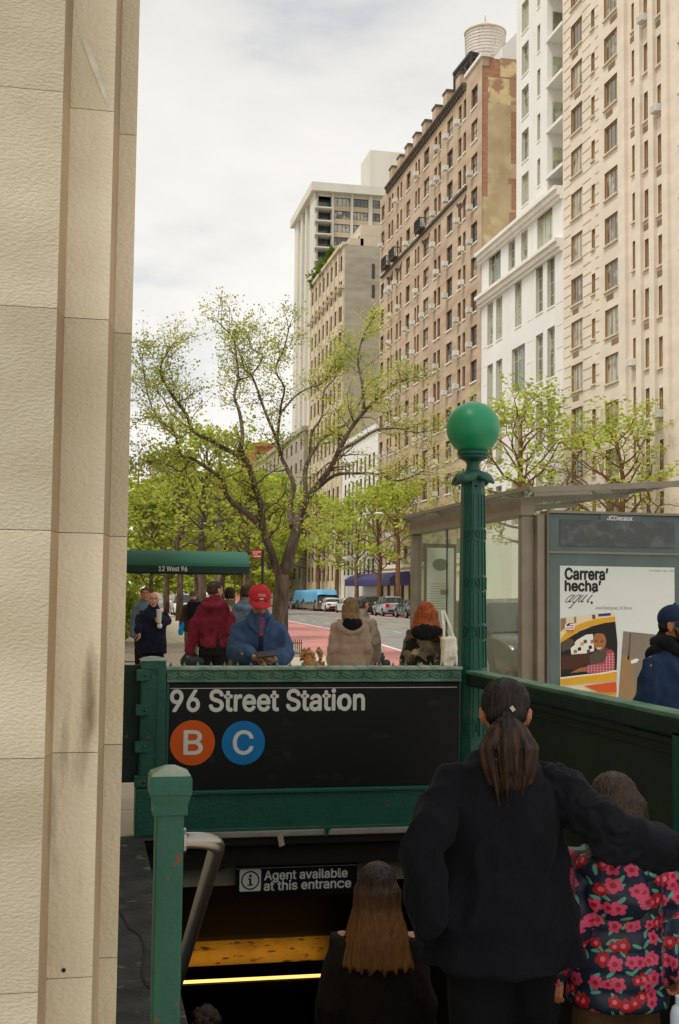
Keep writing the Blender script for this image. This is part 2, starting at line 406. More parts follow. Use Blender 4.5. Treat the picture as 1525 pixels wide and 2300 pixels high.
# ================================================================== STAIRS GOING DOWN
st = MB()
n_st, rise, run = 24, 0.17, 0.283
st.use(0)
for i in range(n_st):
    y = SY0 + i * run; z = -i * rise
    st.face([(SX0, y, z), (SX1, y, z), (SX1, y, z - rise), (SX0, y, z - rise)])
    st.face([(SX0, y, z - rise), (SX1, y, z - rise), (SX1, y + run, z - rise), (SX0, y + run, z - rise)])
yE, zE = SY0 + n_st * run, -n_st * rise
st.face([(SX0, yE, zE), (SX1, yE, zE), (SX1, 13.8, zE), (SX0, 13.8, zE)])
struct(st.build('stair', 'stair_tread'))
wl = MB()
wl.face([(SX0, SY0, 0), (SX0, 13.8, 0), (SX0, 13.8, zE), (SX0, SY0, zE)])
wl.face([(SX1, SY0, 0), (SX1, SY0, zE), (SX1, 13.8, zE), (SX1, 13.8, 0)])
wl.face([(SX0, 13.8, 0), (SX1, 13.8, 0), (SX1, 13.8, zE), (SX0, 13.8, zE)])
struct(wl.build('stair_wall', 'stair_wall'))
# slab over the far end of the stairs: dark fascia, painted lintel, ceiling stepping down
y8 = 8.1
zc0, zc1 = at(700, 1865, Y=y8).z, at(700, 1945, Y=y8).z
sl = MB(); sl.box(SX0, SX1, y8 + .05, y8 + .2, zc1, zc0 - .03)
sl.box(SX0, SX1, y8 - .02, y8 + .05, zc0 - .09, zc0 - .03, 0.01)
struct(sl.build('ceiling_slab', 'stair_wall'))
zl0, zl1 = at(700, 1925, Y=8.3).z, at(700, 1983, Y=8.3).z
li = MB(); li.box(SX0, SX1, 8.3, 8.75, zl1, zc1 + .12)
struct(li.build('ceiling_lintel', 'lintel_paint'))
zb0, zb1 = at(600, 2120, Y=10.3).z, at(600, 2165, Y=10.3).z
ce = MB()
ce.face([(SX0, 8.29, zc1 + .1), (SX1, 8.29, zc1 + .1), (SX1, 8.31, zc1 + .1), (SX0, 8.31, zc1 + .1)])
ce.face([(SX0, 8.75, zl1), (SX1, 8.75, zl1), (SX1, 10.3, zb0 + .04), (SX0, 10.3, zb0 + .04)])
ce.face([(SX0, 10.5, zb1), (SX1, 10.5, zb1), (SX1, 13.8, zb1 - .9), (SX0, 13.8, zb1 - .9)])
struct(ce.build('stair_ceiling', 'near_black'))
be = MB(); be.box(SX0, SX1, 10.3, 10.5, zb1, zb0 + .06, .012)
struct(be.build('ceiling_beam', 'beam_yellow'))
# the lit tube under the beam (it gives off the warm light down there)
ta, tb = at(405, 2208, Y=10.05), at(728, 2192, Y=10.05)
tl = thing('tube_light', 'glowing yellow fluorescent tube deep in the stairwell below the yellow beam', 'light', ((ta + tb) / 2)[:])
q = MB().tube([ta - (ta + tb) / 2, tb - (ta + tb) / 2], 0.0135, 10).mesh('tube', emit_mat('tube_glow', (1.0, 0.58, 0.15), 1.05), True); obj('tube', q, tl)
dirx = (tb - ta).normalized()
hb = MB(); hb.obox(Vector((0, .04, -.045)), dirx * ((tb - ta).length / 2 + .03), Vector((0, .05, 0)), Vector((0, 0, .022)))
for sgn in (-1, 1): hb.obox(dirx * sgn * ((tb - ta).length / 2 + .02), dirx * .012, Vector((0, .03, 0)), Vector((0, 0, .035)))
hb.build('housing', 'near_black', tl)
lp = bpy.data.lights.new('tube_glow', 'AREA'); lp.shape = 'RECTANGLE'; lp.size = 1.25; lp.size_y = 0.05; lp.energy = 0.28; lp.color = (1.0, 0.62, 0.18)
lo = bpy.data.objects.new('tube_lamp', lp); COL.objects.link(lo); lo.parent = tl; lo.location = (0, .06, .06)
lo.rotation_euler = (R(115), 0, 0); lp.spread = R(110)

# coping along the left edge of the opening, with its cracks
cp = MB(); cp.box(-0.2, SX0 + .012, 2.55, 8.0, -0.25, 0.03, 0.012)
struct(cp.build('stair_coping', 'coping'))
def crack(pts, w):
    m = MB(); P = [at(x, y, Z=0.034) for x, y in pts]
    for i in range(len(P) - 1):
        d = (P[i + 1] - P[i]).normalized(); s = Vector((-d.y, d.x, 0)) * w * (0.5 + 0.5 * math.sin(2.1 * i + 1) ** 2)
        m.face([P[i] - s, P[i] + s, P[i + 1] + s, P[i + 1] - s])
    return m
ck = crack([(270, 2050), (283, 2072), (290, 2086), (300, 2091), (314, 2100), (322, 2118), (326, 2140), (322, 2160), (320, 2180), (323, 2200), (332, 2214), (340, 2222)], .006)
for x, y in ((290, 1905), (300, 1915), (318, 1916)): pass
struct(ck.build('coping_crack', 'near_black'))
# pale coping line under the railing
cf = MB(); cf.box(SX0, SX1, y8 - .05, y8 + .2, zc0 - .03, zc0 + .012, .01)
struct(cf.build('stair_curb', 'kerb_stone'))

# ================================================================== STONE PIER AT THE LEFT
prof = [(-2.6, 2.2), (at(110, 1345, Y=2.2).x, 2.2), (at(128, 1345, Y=2.27).x, 2.27), (at(229, 1345, Y=2.27).x, 2.27), (at(243, 1345, Y=2.38).x, 2.38), (at(283, 1345, Y=2.38).x, 2.38), (at(283, 1345, Y=2.38).x + .004, 12.0)]
stp = .402; zj = [1.307 - stp * 3.2] + [1.307 + stp * k for k in range(-2, 4)]
while zj[-1] < 9: zj.append(zj[-1] + stp)
pier = thing('stone_building', 'pale limestone corner building with stepped pier close on the viewer\'s side of the stairs', 'building', (-1, 3, 0))
def pier_course(m, z0, z1, back, dz):
    pr = [(x - (back if i else 0), y + back) for i, (x, y) in enumerate(prof)]
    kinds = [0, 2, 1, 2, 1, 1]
    for i in range(len(pr) - 1):
        (xa, ya), (xb, yb) = pr[i], pr[i + 1]
        m.use(kinds[i] if back == 0 else 3)
        m.face([(xa, ya, z0), (xb, yb, z0), (xb, yb, z1), (xa, ya, z1)])
        m.use(1 if back == 0 else 3)
    for z in (z0, z1): m.face([(x, y, z) for x, y in pr] + [(-2.6, 12, z)])
pm = MB()
def courses(m):
    n, l, b = nodes(m); tcn = n.new('ShaderNodeTexCoord'); sp = n.new('ShaderNodeSeparateXYZ'); cb_ = n.new('ShaderNodeCombineXYZ'); br = n.new('ShaderNodeTexBrick')
    ad_ = n.new('ShaderNodeMath'); ad_.operation = 'SUBTRACT'; ad_.inputs[1].default_value = zj[1]
    l.new(tcn.outputs['Object'], sp.inputs[0]); l.new(sp.outputs[2], ad_.inputs[0]); l.new(sp.outputs[1], cb_.inputs[0]); l.new(ad_.outputs[0], cb_.inputs[1]); l.new(cb_.outputs[0], br.inputs['Vector'])
    br.inputs['Scale'].default_value = 1; br.inputs['Mortar Size'].default_value = 0; br.inputs['Row Height'].default_value = stp; br.inputs['Brick Width'].default_value = 9
    br.inputs['Color1'].default_value = (.86, .85, .83, 1); br.inputs['Color2'].default_value = (1.06, 1.05, 1.03, 1); br.offset = .37; br.offset_frequency = 3
    old = b.inputs['Base Color'].links[0].from_socket; mm = n.new('ShaderNodeMix'); mm.data_type = 'RGBA'; mm.blend_type = 'MULTIPLY'; mm.inputs[0].default_value = 1
    l.new(old, mm.inputs[6]); l.new(br.outputs[0], mm.inputs[7]); l.new(mm.outputs[2], b.inputs['Base Color'])
for nm_ in ('limestone', 'limestone_rough', 'limestone_splay'): courses(MATS[nm_]); overlay(MATS[nm_], (122, 104, 78), 9, .63, .75, stretch=(1, 1, .18), seed=(2, 9, 4))
for k in range(len(zj) - 1):
    j = rnd.uniform(-.002, .002)
    pier_course(pm, zj[k] + .0007, zj[k + 1] - .0007, 0, 0)
po = pm.build('wall', ['limestone_rough', 'limestone', 'limestone_splay', 'mortar'], None)
po.parent = pier; po.matrix_parent_inverse = Matrix.Translation((1, -3, 0))
# chips and slivers taken off the arrises by a small bevel
bv = po.modifiers.new('arris', 'BEVEL'); bv.width = 0.0022; bv.segments = 2; bv.limit_method = 'ANGLE'; bv.angle_limit = R(25)
bk = MB(); pier_course(bk, -.05, zj[-1], .006, 0)
b2 = bk.build('mortar_bed', 'mortar', None); b2.parent = pier; b2.matrix_parent_inverse = Matrix.Translation((1, -3, 0))

# a pale scrape and a drilled hole on the pier
m_ = MB(); yB_ = 2.27 - .0015
P3 = [at(x, y, Y=yB_) for x, y in ((183, 88), (194, 84), (222, 150), (247, 232), (243, 240), (212, 165))]
m_.face(P3); o = onto_late = m_.build('scrape', mat('chalk', (206, 202, 188), .9, .12, 30), None); o.parent = pier; o.matrix_parent_inverse = Matrix.Translation((1, -3, 0))
c_ = at(143, 2181, Y=yB_); m_ = MB(); m_.face([(c_.x + .004 * math.cos(t), yB_, c_.z + .004 * math.sin(t)) for t in [k * math.pi / 6 for k in range(12)]])
o = m_.build('drill_hole', 'near_black', None); o.parent = pier; o.matrix_parent_inverse = Matrix.Translation((1, -3, 0))
# ================================================================== SUBWAY ENTRANCE IRONWORK
def B(px, py, Y=8.1): return at(px, py, Y=Y)
zr1, zr0 = B(700, 1497).z, B(700, 1531).z        # ornamental top rail
zs1, zs0 = B(700, 1534).z, B(700, 1768).z        # black sign
zp0 = B(700, 1862).z
xl, xr = B(372, 1600).x, B(1031, 1600).x
UX, UZ = Vector((1, 0, 0)), Vector((0, 0, 1))
rl = thing('sign_railing', 'green iron railing with the black station sign across the far end of the stairs', 'railing', ((xl + xr) / 2, 8.1, 0))
def onto(mb, name, mats, parent, smooth=False):
    """link a mesh whose coordinates are in the world under a thing that stands elsewhere"""
    o = mb.build(name, mats, None, smooth); o.parent = parent
    o.matrix_parent_inverse = parent.matrix_basis.inverted() if parent.parent is None else (parent.parent.matrix_basis @ parent.matrix_parent_inverse @ parent.matrix_basis).inverted()
    return o
m = MB()
m.box(xl, xr, 8.06, 8.16, zr0 + .015, zr1 - .022, .004)
m.use(1); m.box(xl - .005, xr + .005, 8.035, 8.19, zr1 - .022, zr1, .006); m.use(0)
m.box(xl, xr, 8.045, 8.17, zr0, zr0 + .018, .004)
n_ch = 13; stp = (xr - xl) / n_ch; zm = (zr0 + zr1) / 2
for k in range(n_ch):                             # chevrons in relief
    xa = xl + k * stp
    for h in range(2):
        for s_ in (-1, 1):
            c = Vector((xa + stp * (.27 if s_ < 0 else .73), 8.056, zm + .006 - .018 * h)); d = Vector((stp * .25, 0, .016 * -s_))
            m.obox(c, d, Vector((0, .012, 0)), Vector((0, 0, .006)))
    m.ball((xa + stp * .5, 8.055, zm - .02), (.009, .006, .009), 8, 6); m.ball((xa, 8.055, zm + .02), (.008, .006, .008), 8, 6)
onto(m, 'top_rail', ['green_worn', 'green_pale'], rl)
for k in range(23):
    x = xl + .03 + (xr - xl - .06) * k / 22
    sp = MB(); sp.lathe([(.013, 0), (.012, .006), (.004, .022), (.001, .034)], (x, 8.11, zr1 - .002), 6)
    onto(sp, 'spike', 'green_worn', rl)
m = MB(); m.box(xl + .01, xr, 8.10, 8.13, zs0 - .01, zr0 + .002)
onto(m, 'sign_backing', 'near_black', rl)
xs0 = B(380, 1600).x; xs1 = B(1029, 1600).x
m = MB(); m.box(xs0, xs1, 8.075, 8.098, zs0, zs1, .003)
sg = onto(m, 'sign_panel', 'sign_black', rl)
m = MB()                                           # bead frame round the sign and the sill below
m.box(xl, xs0 - .001, 8.065, 8.11, zs0 - .01, zr0, .004)
m.box(xl, xr, 8.045, 8.13, zs0 - .03, zs0 - .002, .006)
m.box(xl, xr, 8.075, 8.12, zp0, zs0 - .03, 0)
m.box(xl, xr, 8.06, 8.13, zp0 - .005, zp0 + .022, .005)
onto(m, 'lower_panel', 'green', rl)
yf = 8.0725
lt = MB()
O_ = Vector((0, yf, 0))
def lettering(mb, txt, pxa, pya, pxb, pyb, Y, bold=0.0, shear=0.0, space=1.0):
    a, b_ = at(pxa, (pya + pyb) / 2, Y=Y), at(pxb, (pya + pyb) / 2, Y=Y); c, d = at((pxa + pxb) / 2, pya, Y=Y), at((pxa + pxb) / 2, pyb, Y=Y)
    text_on(mb, txt, (0, Y, 0), UX, UZ, a.x, b_.x, d.z, c.z, bold, shear, space)
lettering(lt, '96 Street Station', 384, 1549, 817, 1597, yf, 0.022)
a, b_ = at(383, 1547, Y=yf), at(1018, 1547, Y=yf)
lt.raw([(a.x, yf, a.z - .002), (xs1 - .02, yf, a.z - .002), (xs1 - .02, yf, a.z + .002), (a.x, yf, a.z + .002)], [(0, 1, 2, 3)])
onto(lt, 'lettering', 'sign_white', sg)
def bullet(px, py, rpx, col, ch, bx):
    c = at(px, py, Y=yf); r_ = rpx * 8.1 / 2700 * 1.02
    d = MB(); d.prism([(r_ * math.cos(t * math.pi / 32), r_ * math.sin(t * math.pi / 32)) for t in range(64)], (c.x, yf + .001, c.z), UX, UZ, (0, -.002, 0))
    letter = MB(); lettering(letter, ch, *bx, yf - .0035, 0.012)
    letter.use(1); n_ = len(letter.f)
    d.use(1); d.raw(letter.v, letter.f)
    return onto(d, 'route_bullet', [col, 'sign_white'], sg)
bullet(433, 1669, 48.5, 'bullet_orange', 'B', (414, 1642, 455, 1695))
bullet(547.5, 1669, 47.5, 'bullet_blue', 'C', (525, 1642, 569, 1695))

# left post with its X-pattern casting and hinge lugs, and the closing leaf beyond it
zt = B(340, 1480).z
lpst = thing('railing_post', 'square green iron post with crossed panels, left end of the station sign', 'post', (B(340, 1700).x, 8.1, 0))
xa, xb = B(313, 1650).x, B(369, 1650).x
m = MB()
m.box(xa, xb, 8.02, 8.2, .02, zt - .012, .006)
m.box(xa - .02, xb + .0, 8.0, 8.2, .02, B(340, 1768).z, .008)
m.box(xa + .012, xb - .045, 8.012, 8.03, B(340, 1545).z, B(340, 1515).z)
pw = (xa + .018, xb - .055)
for (pa, pb) in ((1500, 1535), (1610, 1655), (1735, 1765)):
    z1, z0 = B(340, pa).z, B(340, pb).z; cx = (pw[0] + pw[1]) / 2; hw = (pw[1] - pw[0]) / 2
    for s_ in (-1, 1): m.obox((cx, 8.016, (z0 + z1) / 2), (hw * .8, 0, s_ * (z1 - z0) / 2 * .8), (0, .006, 0), (0, 0, .005))
    for z in (z0, z1): m.box(pw[0] - .004, pw[1] + .004, 8.008, 8.022, z - .004, z + .004)
for x in (pw[0] - .004, pw[1] + .004): m.box(x - .004, x + .004, 8.008, 8.022, B(340, 1765).z, B(340, 1500).z)
onto(m, 'shaft', 'green', lpst)
m = MB(); m.box(xa - .006, xb + .006, 8.012, 8.21, zt - .012, zt - .004, .003); m.lathe([(.115, 0), (.10, .008), (.03, .02)], ((xa + xb) / 2, 8.11, zt - .004), 4, math.pi / 4)
onto(m, 'cap', 'green_pale', lpst)
for py in (1515, 1592, 1674, 1750):
    z = B(320, py).z
    m = MB(); m.box(xa - .03, xa + .055, 7.985, 8.03, z - .036, z + .036, .004); m.ball((xa + .03, 7.984, z), (.011, .008, .011), 10, 6)
    onto(m, 'hinge_lug', 'green', lpst)
gx0, gx1 = B(270, 1600).x, B(309, 1600).x
gl = thing('side_leaf', 'plain green sheet-iron leaf between the stone building and the left sign post', 'panel', (gx0, 8.2, 0))
m = MB(); m.box(gx0, xa + .004, 8.16, 8.19, B(290, 1762).z, B(290, 1495).z, .008); onto(m, 'leaf', 'green_dark', gl)

# near newel with its pyramid cap and the stainless handrail
nz = at(385, 1718, Y=2.9)
nw = thing('newel_post', 'square green newel post with grey pyramid cap at the head of the stairs', 'post', (at(380, 1800, Y=2.9).x, 2.9, 0))
zb_ = nz.z
nw.location.x = nx = at(379, 1900, Y=2.9).x
m = MB(); m.box(-.033, .033, -.033, .033, .02, zb_ - .11, .005); m.box(-.05, .05, -.05, .05, .02, .05, .006)
m.build('shaft', 'green', nw)
m = MB(); q4 = math.pi / 4; s2 = math.sqrt(2)
m.lathe([(.040 * s2, -.112), (.040 * s2, -.09), (.047 * s2, -.066), (.049 * s2, -.064), (.049 * s2, -.028), (.046 * s2, -.022)], (0, 0, zb_), 4, q4)
m.use(1); m.lathe([(.046 * s2, -.0215), (.044 * s2, -.018), (.012 * s2, -.002), (.001, 0)], (0, 0, zb_), 4, q4)
m.build('cap', ['green', 'green_pale'], nw)
hz_ = at(450, 1888, Y=2.9)
hr = thing('handrail', 'bent stainless steel tube handrail running down into the stairs from the newel post', 'handrail', (nx, 2.9, hz_.z))
k_ = rise / run
xt = at(507, 1900, Y=2.9).x - nx
pts = [Vector((.03, 0, 0)), Vector((xt - .075, 0, 0))]
c0 = Vector((xt - .075, 0, 0)); dn = Vector((0, 1, -k_)).normalized()
for i in range(1, 9):
    t = i / 8 * math.pi / 2
    pts.append(c0 + Vector((math.sin(t) * .06, 0, 0)) + dn * (.06 * (1 - math.cos(t))))
pts.append(pts[-1] + dn * 6.5)
m = MB(); m.tube(pts, 0.0195, 14, 'round'); m.build('tube', 'steel', hr, True)
m = MB(); m.tube([(.034, 0, 0), (.04, 0, 0)], .03, 14); m.build('flange', 'steel', hr)
# bracket of the handrail on the wall lower down
m = MB(); pb = pts[-2] + dn * 2.2
m.tube([pb, pb + Vector((0, 0, -.05)), pb + Vector((-(nx + pb.x - SX0) + .0, 0, -.08))], .008, 8); m.build('bracket', 'steel', hr)

# the green-globe lamp post at the far corner
lx_, ly_ = at(1060, 1500, Y=8.15).x, 8.15
gp = thing('globe_lamp_post', 'tapering octagonal green iron lamp post topped by a green globe', 'lamp post', (lx_, ly_, 0))
zc = at(1062, 1075, Y=8.15).z
m = MB(); o8 = math.pi / 8
m.lathe([(.125, .0), (.125, .3), (.112, .34), (.106, 1.0), (.098, 1.4), (.086, zc - .1), (.083, zc)], (0, 0, 0), 8, o8)
# sunk panels and crossed plaques on the two faces one sees
for fa in (-math.pi / 2, -math.pi / 4 * 1, -math.pi * 3 / 4):
    nrm = Vector((math.cos(fa), math.sin(fa), 0)); tg = Vector((-nrm.y, nrm.x, 0))
    def rad(z): return (.106 + (.083 - .106) * (z - 1.0) / (zc - 1.0)) * math.cos(o8) if z > 1 else (.112 - .006 * (z - .34) / .66) * math.cos(o8)
    for (pa, pbx) in ((1190, 1212), (1297, 1325), (1406, 1435), (1610, 1655)):
        za, zb2 = at(1062, pbx, Y=8.1).z, at(1062, pa, Y=8.1).z; zmid = (za + zb2) / 2; r0 = rad(zmid) + .001; hh = (zb2 - za) / 2
        for s_ in (-1, 1): m.obox(nrm * r0 + Vector((0, 0, zmid)), tg * .018 + Vector((0, 0, s_ * hh * .75)), nrm * .009, Vector((0, 0, .005)))
        for z in (za, zb2): m.obox(nrm * (rad(z) + .001) + Vector((0, 0, z)), tg * .026, nrm * .009, Vector((0, 0, .005)))
        for s_ in (-1, 1): m.obox(nrm * r0 + tg * s_ * .024 + Vector((0, 0, zmid)), tg * .0035, nrm * .009, Vector((0, 0, hh)))
    for (pa, pbx) in ((1110, 1185), (1216, 1292), (1330, 1400), (1440, 1500), (1520, 1605)):
        za, zb2 = at(1062, pbx, Y=8.1).z, at(1062, pa, Y=8.1).z
        for s_ in (-1, 1):
            A = nrm * (rad(za) + .0005) + tg * s_ * .021; Bv = nrm * (rad(zb2) + .0005) + tg * s_ * .019
            c = (A + Bv) / 2 + Vector((0, 0, (za + zb2) / 2)); d = (Bv - A) / 2 + Vector((0, 0, (zb2 - za) / 2))
            m.obox(c, tg * .004, nrm * .007, d)
    m.obox(nrm * (rad(zc - .05) + .001) + Vector((0, 0, zc - .06)), tg * .012, nrm * .003, Vector((0, 0, .009)))
m.build('shaft', 'green', gp)
m = MB(); m.obox(Vector((0, -rad(zc - .05) - .004, zc - .06)), Vector((.009, 0, 0)), Vector((0, .003, 0)), Vector((0, 0, .006))); m.build('lock_hole', 'near_black', gp)
m = MB()                                            # scalloped petal skirt
K = 48; vs = []; fs = []
for j, (r_, z) in enumerate([(.075, .03), (.10, .035), (.125, .02), (.145, -.005), (.155, -.03)]):
    for i in range(K):
        a = 2 * math.pi * i / K; w = .5 + .5 * math.cos(4 * (a + math.pi / 4) * 1.0)
        w = w ** .6; rr = r_ * (1 - (.38 * j / 4) * (1 - w)); zz = z - (.014 * j / 4) * w + (.03 * j / 4) * (1 - w)
        vs.append((rr * math.cos(a), rr * math.sin(a), zc + zz))
for j in range(4):
    for i in range(K): fs.append((j * K + i, j * K + (i + 1) % K, (j + 1) * K + (i + 1) % K, (j + 1) * K + i))
m.raw(vs, fs)
sk = m.build('petal_collar', 'green', gp, True); so = sk.modifiers.new('thick', 'SOLIDIFY'); so.thickness = .012
zg = at(1062, 962, Y=8.15).z; rg = 61 * 8.45 / 2700
z_cup = zg - rg * .93
m = MB()
m.lathe([(.074, zc), (.06, zc + .04), (.05, zc + .07), (.046, zc + .1), (.052, z_cup - .065), (.085, z_cup - .045), (.10, z_cup - .04), (.106, z_cup - .03), (.101, z_cup - .02), (.112, z_cup - .012), (.114, z_cup + .008), (.10, z_cup + .018)], (0, 0, 0), 28)
autosmooth(m.build('neck', 'green', gp), 35)
m = MB(); m.ball((0, 0, zg), rg, 56, 36); m.build('globe', 'globe_green', gp, True)

# right-hand railing running back towards the viewer
XR = 2.665
rr_ = thing('side_railing', 'dark green iron railing with sheet panels along the right of the stairs', 'railing', (XR, 5.5, 0))
zt1 = at(1525, 1605, X=XR).z
m = MB(); m.box(XR - .055, XR + .055, 2.4, 8.06, zt1 - .095, zt1 - .012, .008); m.use(1); m.box(XR - .062, XR + .062, 2.4, 8.06, zt1 - .012, zt1 + .012, .006)
onto(m, 'top_rail', ['green_dark', 'green_worn'], rr_)
for yy in (5.0, 2.6):
    m = MB(); m.box(XR - .055, XR + .055, yy - .055, yy + .055, .0, zt1 - .07, .006)
    m.box(XR - .07, XR + .07, yy - .07, yy + .07, .0, .22, .008); onto(m, 'post', 'green', rr_)
for yy in (7.15,):
    m = MB(); m.box(XR - .03, XR + .03, yy - .03, yy + .03, .0, zt1 - .07, .005); onto(m, 'post', 'green_dark', rr_)
m = MB()
for (ya, yb) in ((2.7, 4.93), (5.07, 7.11)):
    m.box(XR - .012, XR + .012, ya, yb, .12, zt1 - .125, .004)
    m.box(XR - .03, XR + .03, ya, yb, zt1 - .14, zt1 - .11, .004); m.box(XR - .03, XR + .03, ya, yb, .06, .12, .004)
    m.box(XR - .022, XR - .012, ya, yb, zt1 - .185, zt1 - .176, .002); m.box(XR - .022, XR - .012, ya, yb, .19, .2, .002)
onto(m, 'sheet_panel', 'sheet_green', rr_)

# "Agent available" sign hung under the lintel
ag = thing('agent_sign', 'small black hanging sign reading Agent available at this entrance', 'sign', B(665, 1978, 8.21)[:])
ya = 8.21
a0, a1 = at(531, 1978, Y=ya), at(801, 1978, Y=ya); za1, za0 = at(665, 1946, Y=ya).z, at(665, 2008, Y=ya).z
m = MB(); m.box(a0.x, a1.x, ya, ya + .02, za0 - .02, za1 + .03, .002); pn = onto(m, 'panel', 'sign_black', ag)
yt = ya - .003; lt = MB()
lettering(lt, 'Agent available', 595, 1954, 779, 1980, yt, .02); lettering(lt, 'at this entrance', 594, 1977, 787, 1998, yt, .02)
c = at(665, 1948.5, Y=yt).z; lt.raw([(a0.x, yt, c - .001), (a1.x, yt, c - .001), (a1.x, yt, c + .0015), (a0.x, yt, c + .0015)], [(0, 1, 2, 3)])
i0 = at(563, 1978.5, Y=yt); hw = 24 * 8.21 / 2700
def rrect(h, r_, n=6):
    o = []
    for qx, qy, a0_ in ((h - r_, h - r_, 0), (-h + r_, h - r_, 90), (-h + r_, -h + r_, 180), (h - r_, -h + r_, 270)):
        for t in range(n + 1): an = R(a0_ + 90 * t / n); o.append((qx + r_ * math.cos(an), qy + r_ * math.sin(an)))
    return o
lt.face([(i0.x + u, yt, i0.z + v) for u, v in rrect(hw, .012)])
lt.use(1)
def ring(mb, c, r1, r0, y, n=40):
    vs = []
    for t in range(n): an = 2 * math.pi * t / n; vs += [(c.x + r1 * math.cos(an), y, c.z + r1 * math.sin(an)), (c.x + r0 * math.cos(an), y, c.z + r0 * math.sin(an))]
    mb.raw(vs, [(2 * t, 2 * ((t + 1) % n), 2 * ((t + 1) % n) + 1, 2 * t + 1) for t in range(n)])
ring(lt, i0, hw * .86, hw * .73, yt - .002)
w = hw
for (u0, u1, v0, v1) in ((-.10, .10, -.42, .16), (-.24, .10, .07, .19), (-.27, .27, -.48, -.37)):
    lt.face([(i0.x + u0 * w, yt - .002, i0.z + v0 * w), (i0.x + u1 * w, yt - .002, i0.z + v0 * w), (i0.x + u1 * w, yt - .002, i0.z + v1 * w), (i0.x + u0 * w, yt - .002, i0.z + v1 * w)])
lt.face([(i0.x + .13 * w * math.cos(t * math.pi / 8), yt - .002, i0.z + .40 * w + .13 * w * math.sin(t * math.pi / 8)) for t in range(16)])
onto(lt, 'lettering', ['sign_white', 'near_black'], pn)
for x in (a0.x + .1, a1.x - .1):
    m = MB(); m.box(x - .01, x + .01, ya + .005, ya + .015, za1 + .02, zc1 + .02); onto(m, 'hanger', 'near_black', ag)
# a tag caught under the sill, a green one beside it
tgp = at(632, 1885, Y=8.04)
tg_ = MB(); tg_.obox(tgp + Vector((0, 0, -.01)), Vector((.018, 0, .006)), Vector((0, .003, 0)), Vector((-.008, 0, .038))); tg_.tube([tgp + Vector((-.006, 0, .03)), tgp + Vector((.012, .0, .055))], .003, 6)
tag(tg_.build('paper_tag', flat('tag_paper', (170, 165, 150))), 'small grey tag hanging from the sill under the station sign', 'tag')
tp2 = at(735, 1872, Y=8.03)
tg_ = MB(); tg_.obox(tp2, Vector((.012, 0, .004)), Vector((0, .004, 0)), Vector((.004, 0, .02))); tg_.obox(tp2 + Vector((.006, 0, .026)), Vector((.022, 0, .003)), Vector((0, .01, 0)), Vector((0, 0, .006)))
tag(tg_.build('glass_shard', mat('shard', (20, 90, 60), .15, .3, 30)), 'green broken scrap lying on the sill right of the paper tag', 'scrap')
# ================================================================== BUILDINGS
mat('brick_brown', (188, 166, 142), 0.9, 0.12, 0.35, stretch=(1, 1, 3.5), col2=(166, 144, 120), bump=0.15, bscale=8)
overlay(MATS['brick_brown'], (196, 178, 154), 0.12, 0.52, 0.75, stretch=(1, 1, 4))
overlay(MATS['brick_brown'], (150, 132, 112), 1.4, 0.62, 0.8, stretch=(.6, .6, 6))
mat('brick_red', (178, 134, 108), 0.9, 0.16, 2.5, stretch=(1, 1, 2), col2=(158, 114, 90))
mat('stucco_ochre', (198, 180, 144), 0.9, 0.14, 0.6, col2=(176, 156, 120), bump=0.2, bscale=4)
overlay(MATS['stucco_ochre'], (214, 200, 156), 0.8, 0.55, 0.75)
mat('stucco_patchy', (212, 194, 148), 0.9, 0.1, 1.0)
overlay(MATS['stucco_patchy'], (174, 134, 106), 0.9, 0.47, 0.56)
mat('brick_cream', (218, 206, 188), 0.9, 0.06, 0.5, stretch=(1, 1, 3), bump=0.12, bscale=10)
overlay(MATS['brick_cream'], (202, 188, 166), 0.3, 0.55, 0.8, stretch=(1, 1, .5))
mat('band_cream', (200, 186, 164), 0.9, 0.08, 1)
mat('plaster_white', (224, 222, 216), 0.85, 0.03, 0.5)
overlay(MATS['plaster_white'], (210, 206, 196), 0.25, 0.58, 0.85, stretch=(1, 1, .4))
mat('stone_trim', (226, 222, 212), 0.85, 0.05, 1)
mat('brick_sand', (206, 193, 168), 0.9, 0.1, 0.4, stretch=(1, 1, 3), col2=(188, 172, 146))
mat('brick_grey', (172, 164, 146), 0.9, 0.1, 0.4, stretch=(1, 1, 4), col2=(154, 146, 130))
mat('concrete_pale', (208, 203, 190), 0.9, 0.05, 0.3, stretch=(1, 1, .3))
mat('spandrel', (196, 182, 150), 0.9, 0.08, 0.5)
mat('limestone_base', (226, 214, 192), 0.9, 0.06, 0.6)
mat('brick_rust', (176, 108, 76), 0.9, 0.12, 0.5, stretch=(1, 1, 4))
mat('frame_dark', (70, 60, 50), 0.6, 0.1, 5)
mat('frame_light', (190, 186, 172), 0.6, 0.06, 5)
mat('frame_tan', (168, 140, 104), 0.6, 0.08, 5)
mat('copper', (92, 82, 70), 0.8, 0.2, 2)
mat('iron', (58, 54, 50), 0.6, 0.15, 5)
mat('ac_white', (214, 212, 204), 0.6, 0.08, 6, objvar=.12)
mat('grille', (150, 128, 98), 0.8, 0.12, 8, objvar=.15)
mat('tank_white', (214, 206, 198), 0.8, 0.08, 2, stretch=(1, 1, .3))
overlay(MATS['tank_white'], (150, 120, 104), 2.2, 0.6, 0.75, stretch=(1, 1, .25))
mat('rust_roof', (196, 176, 150), 0.8, 0.14, 3); mat('bush', (84, 112, 44), 0.9, 0.3, 6)
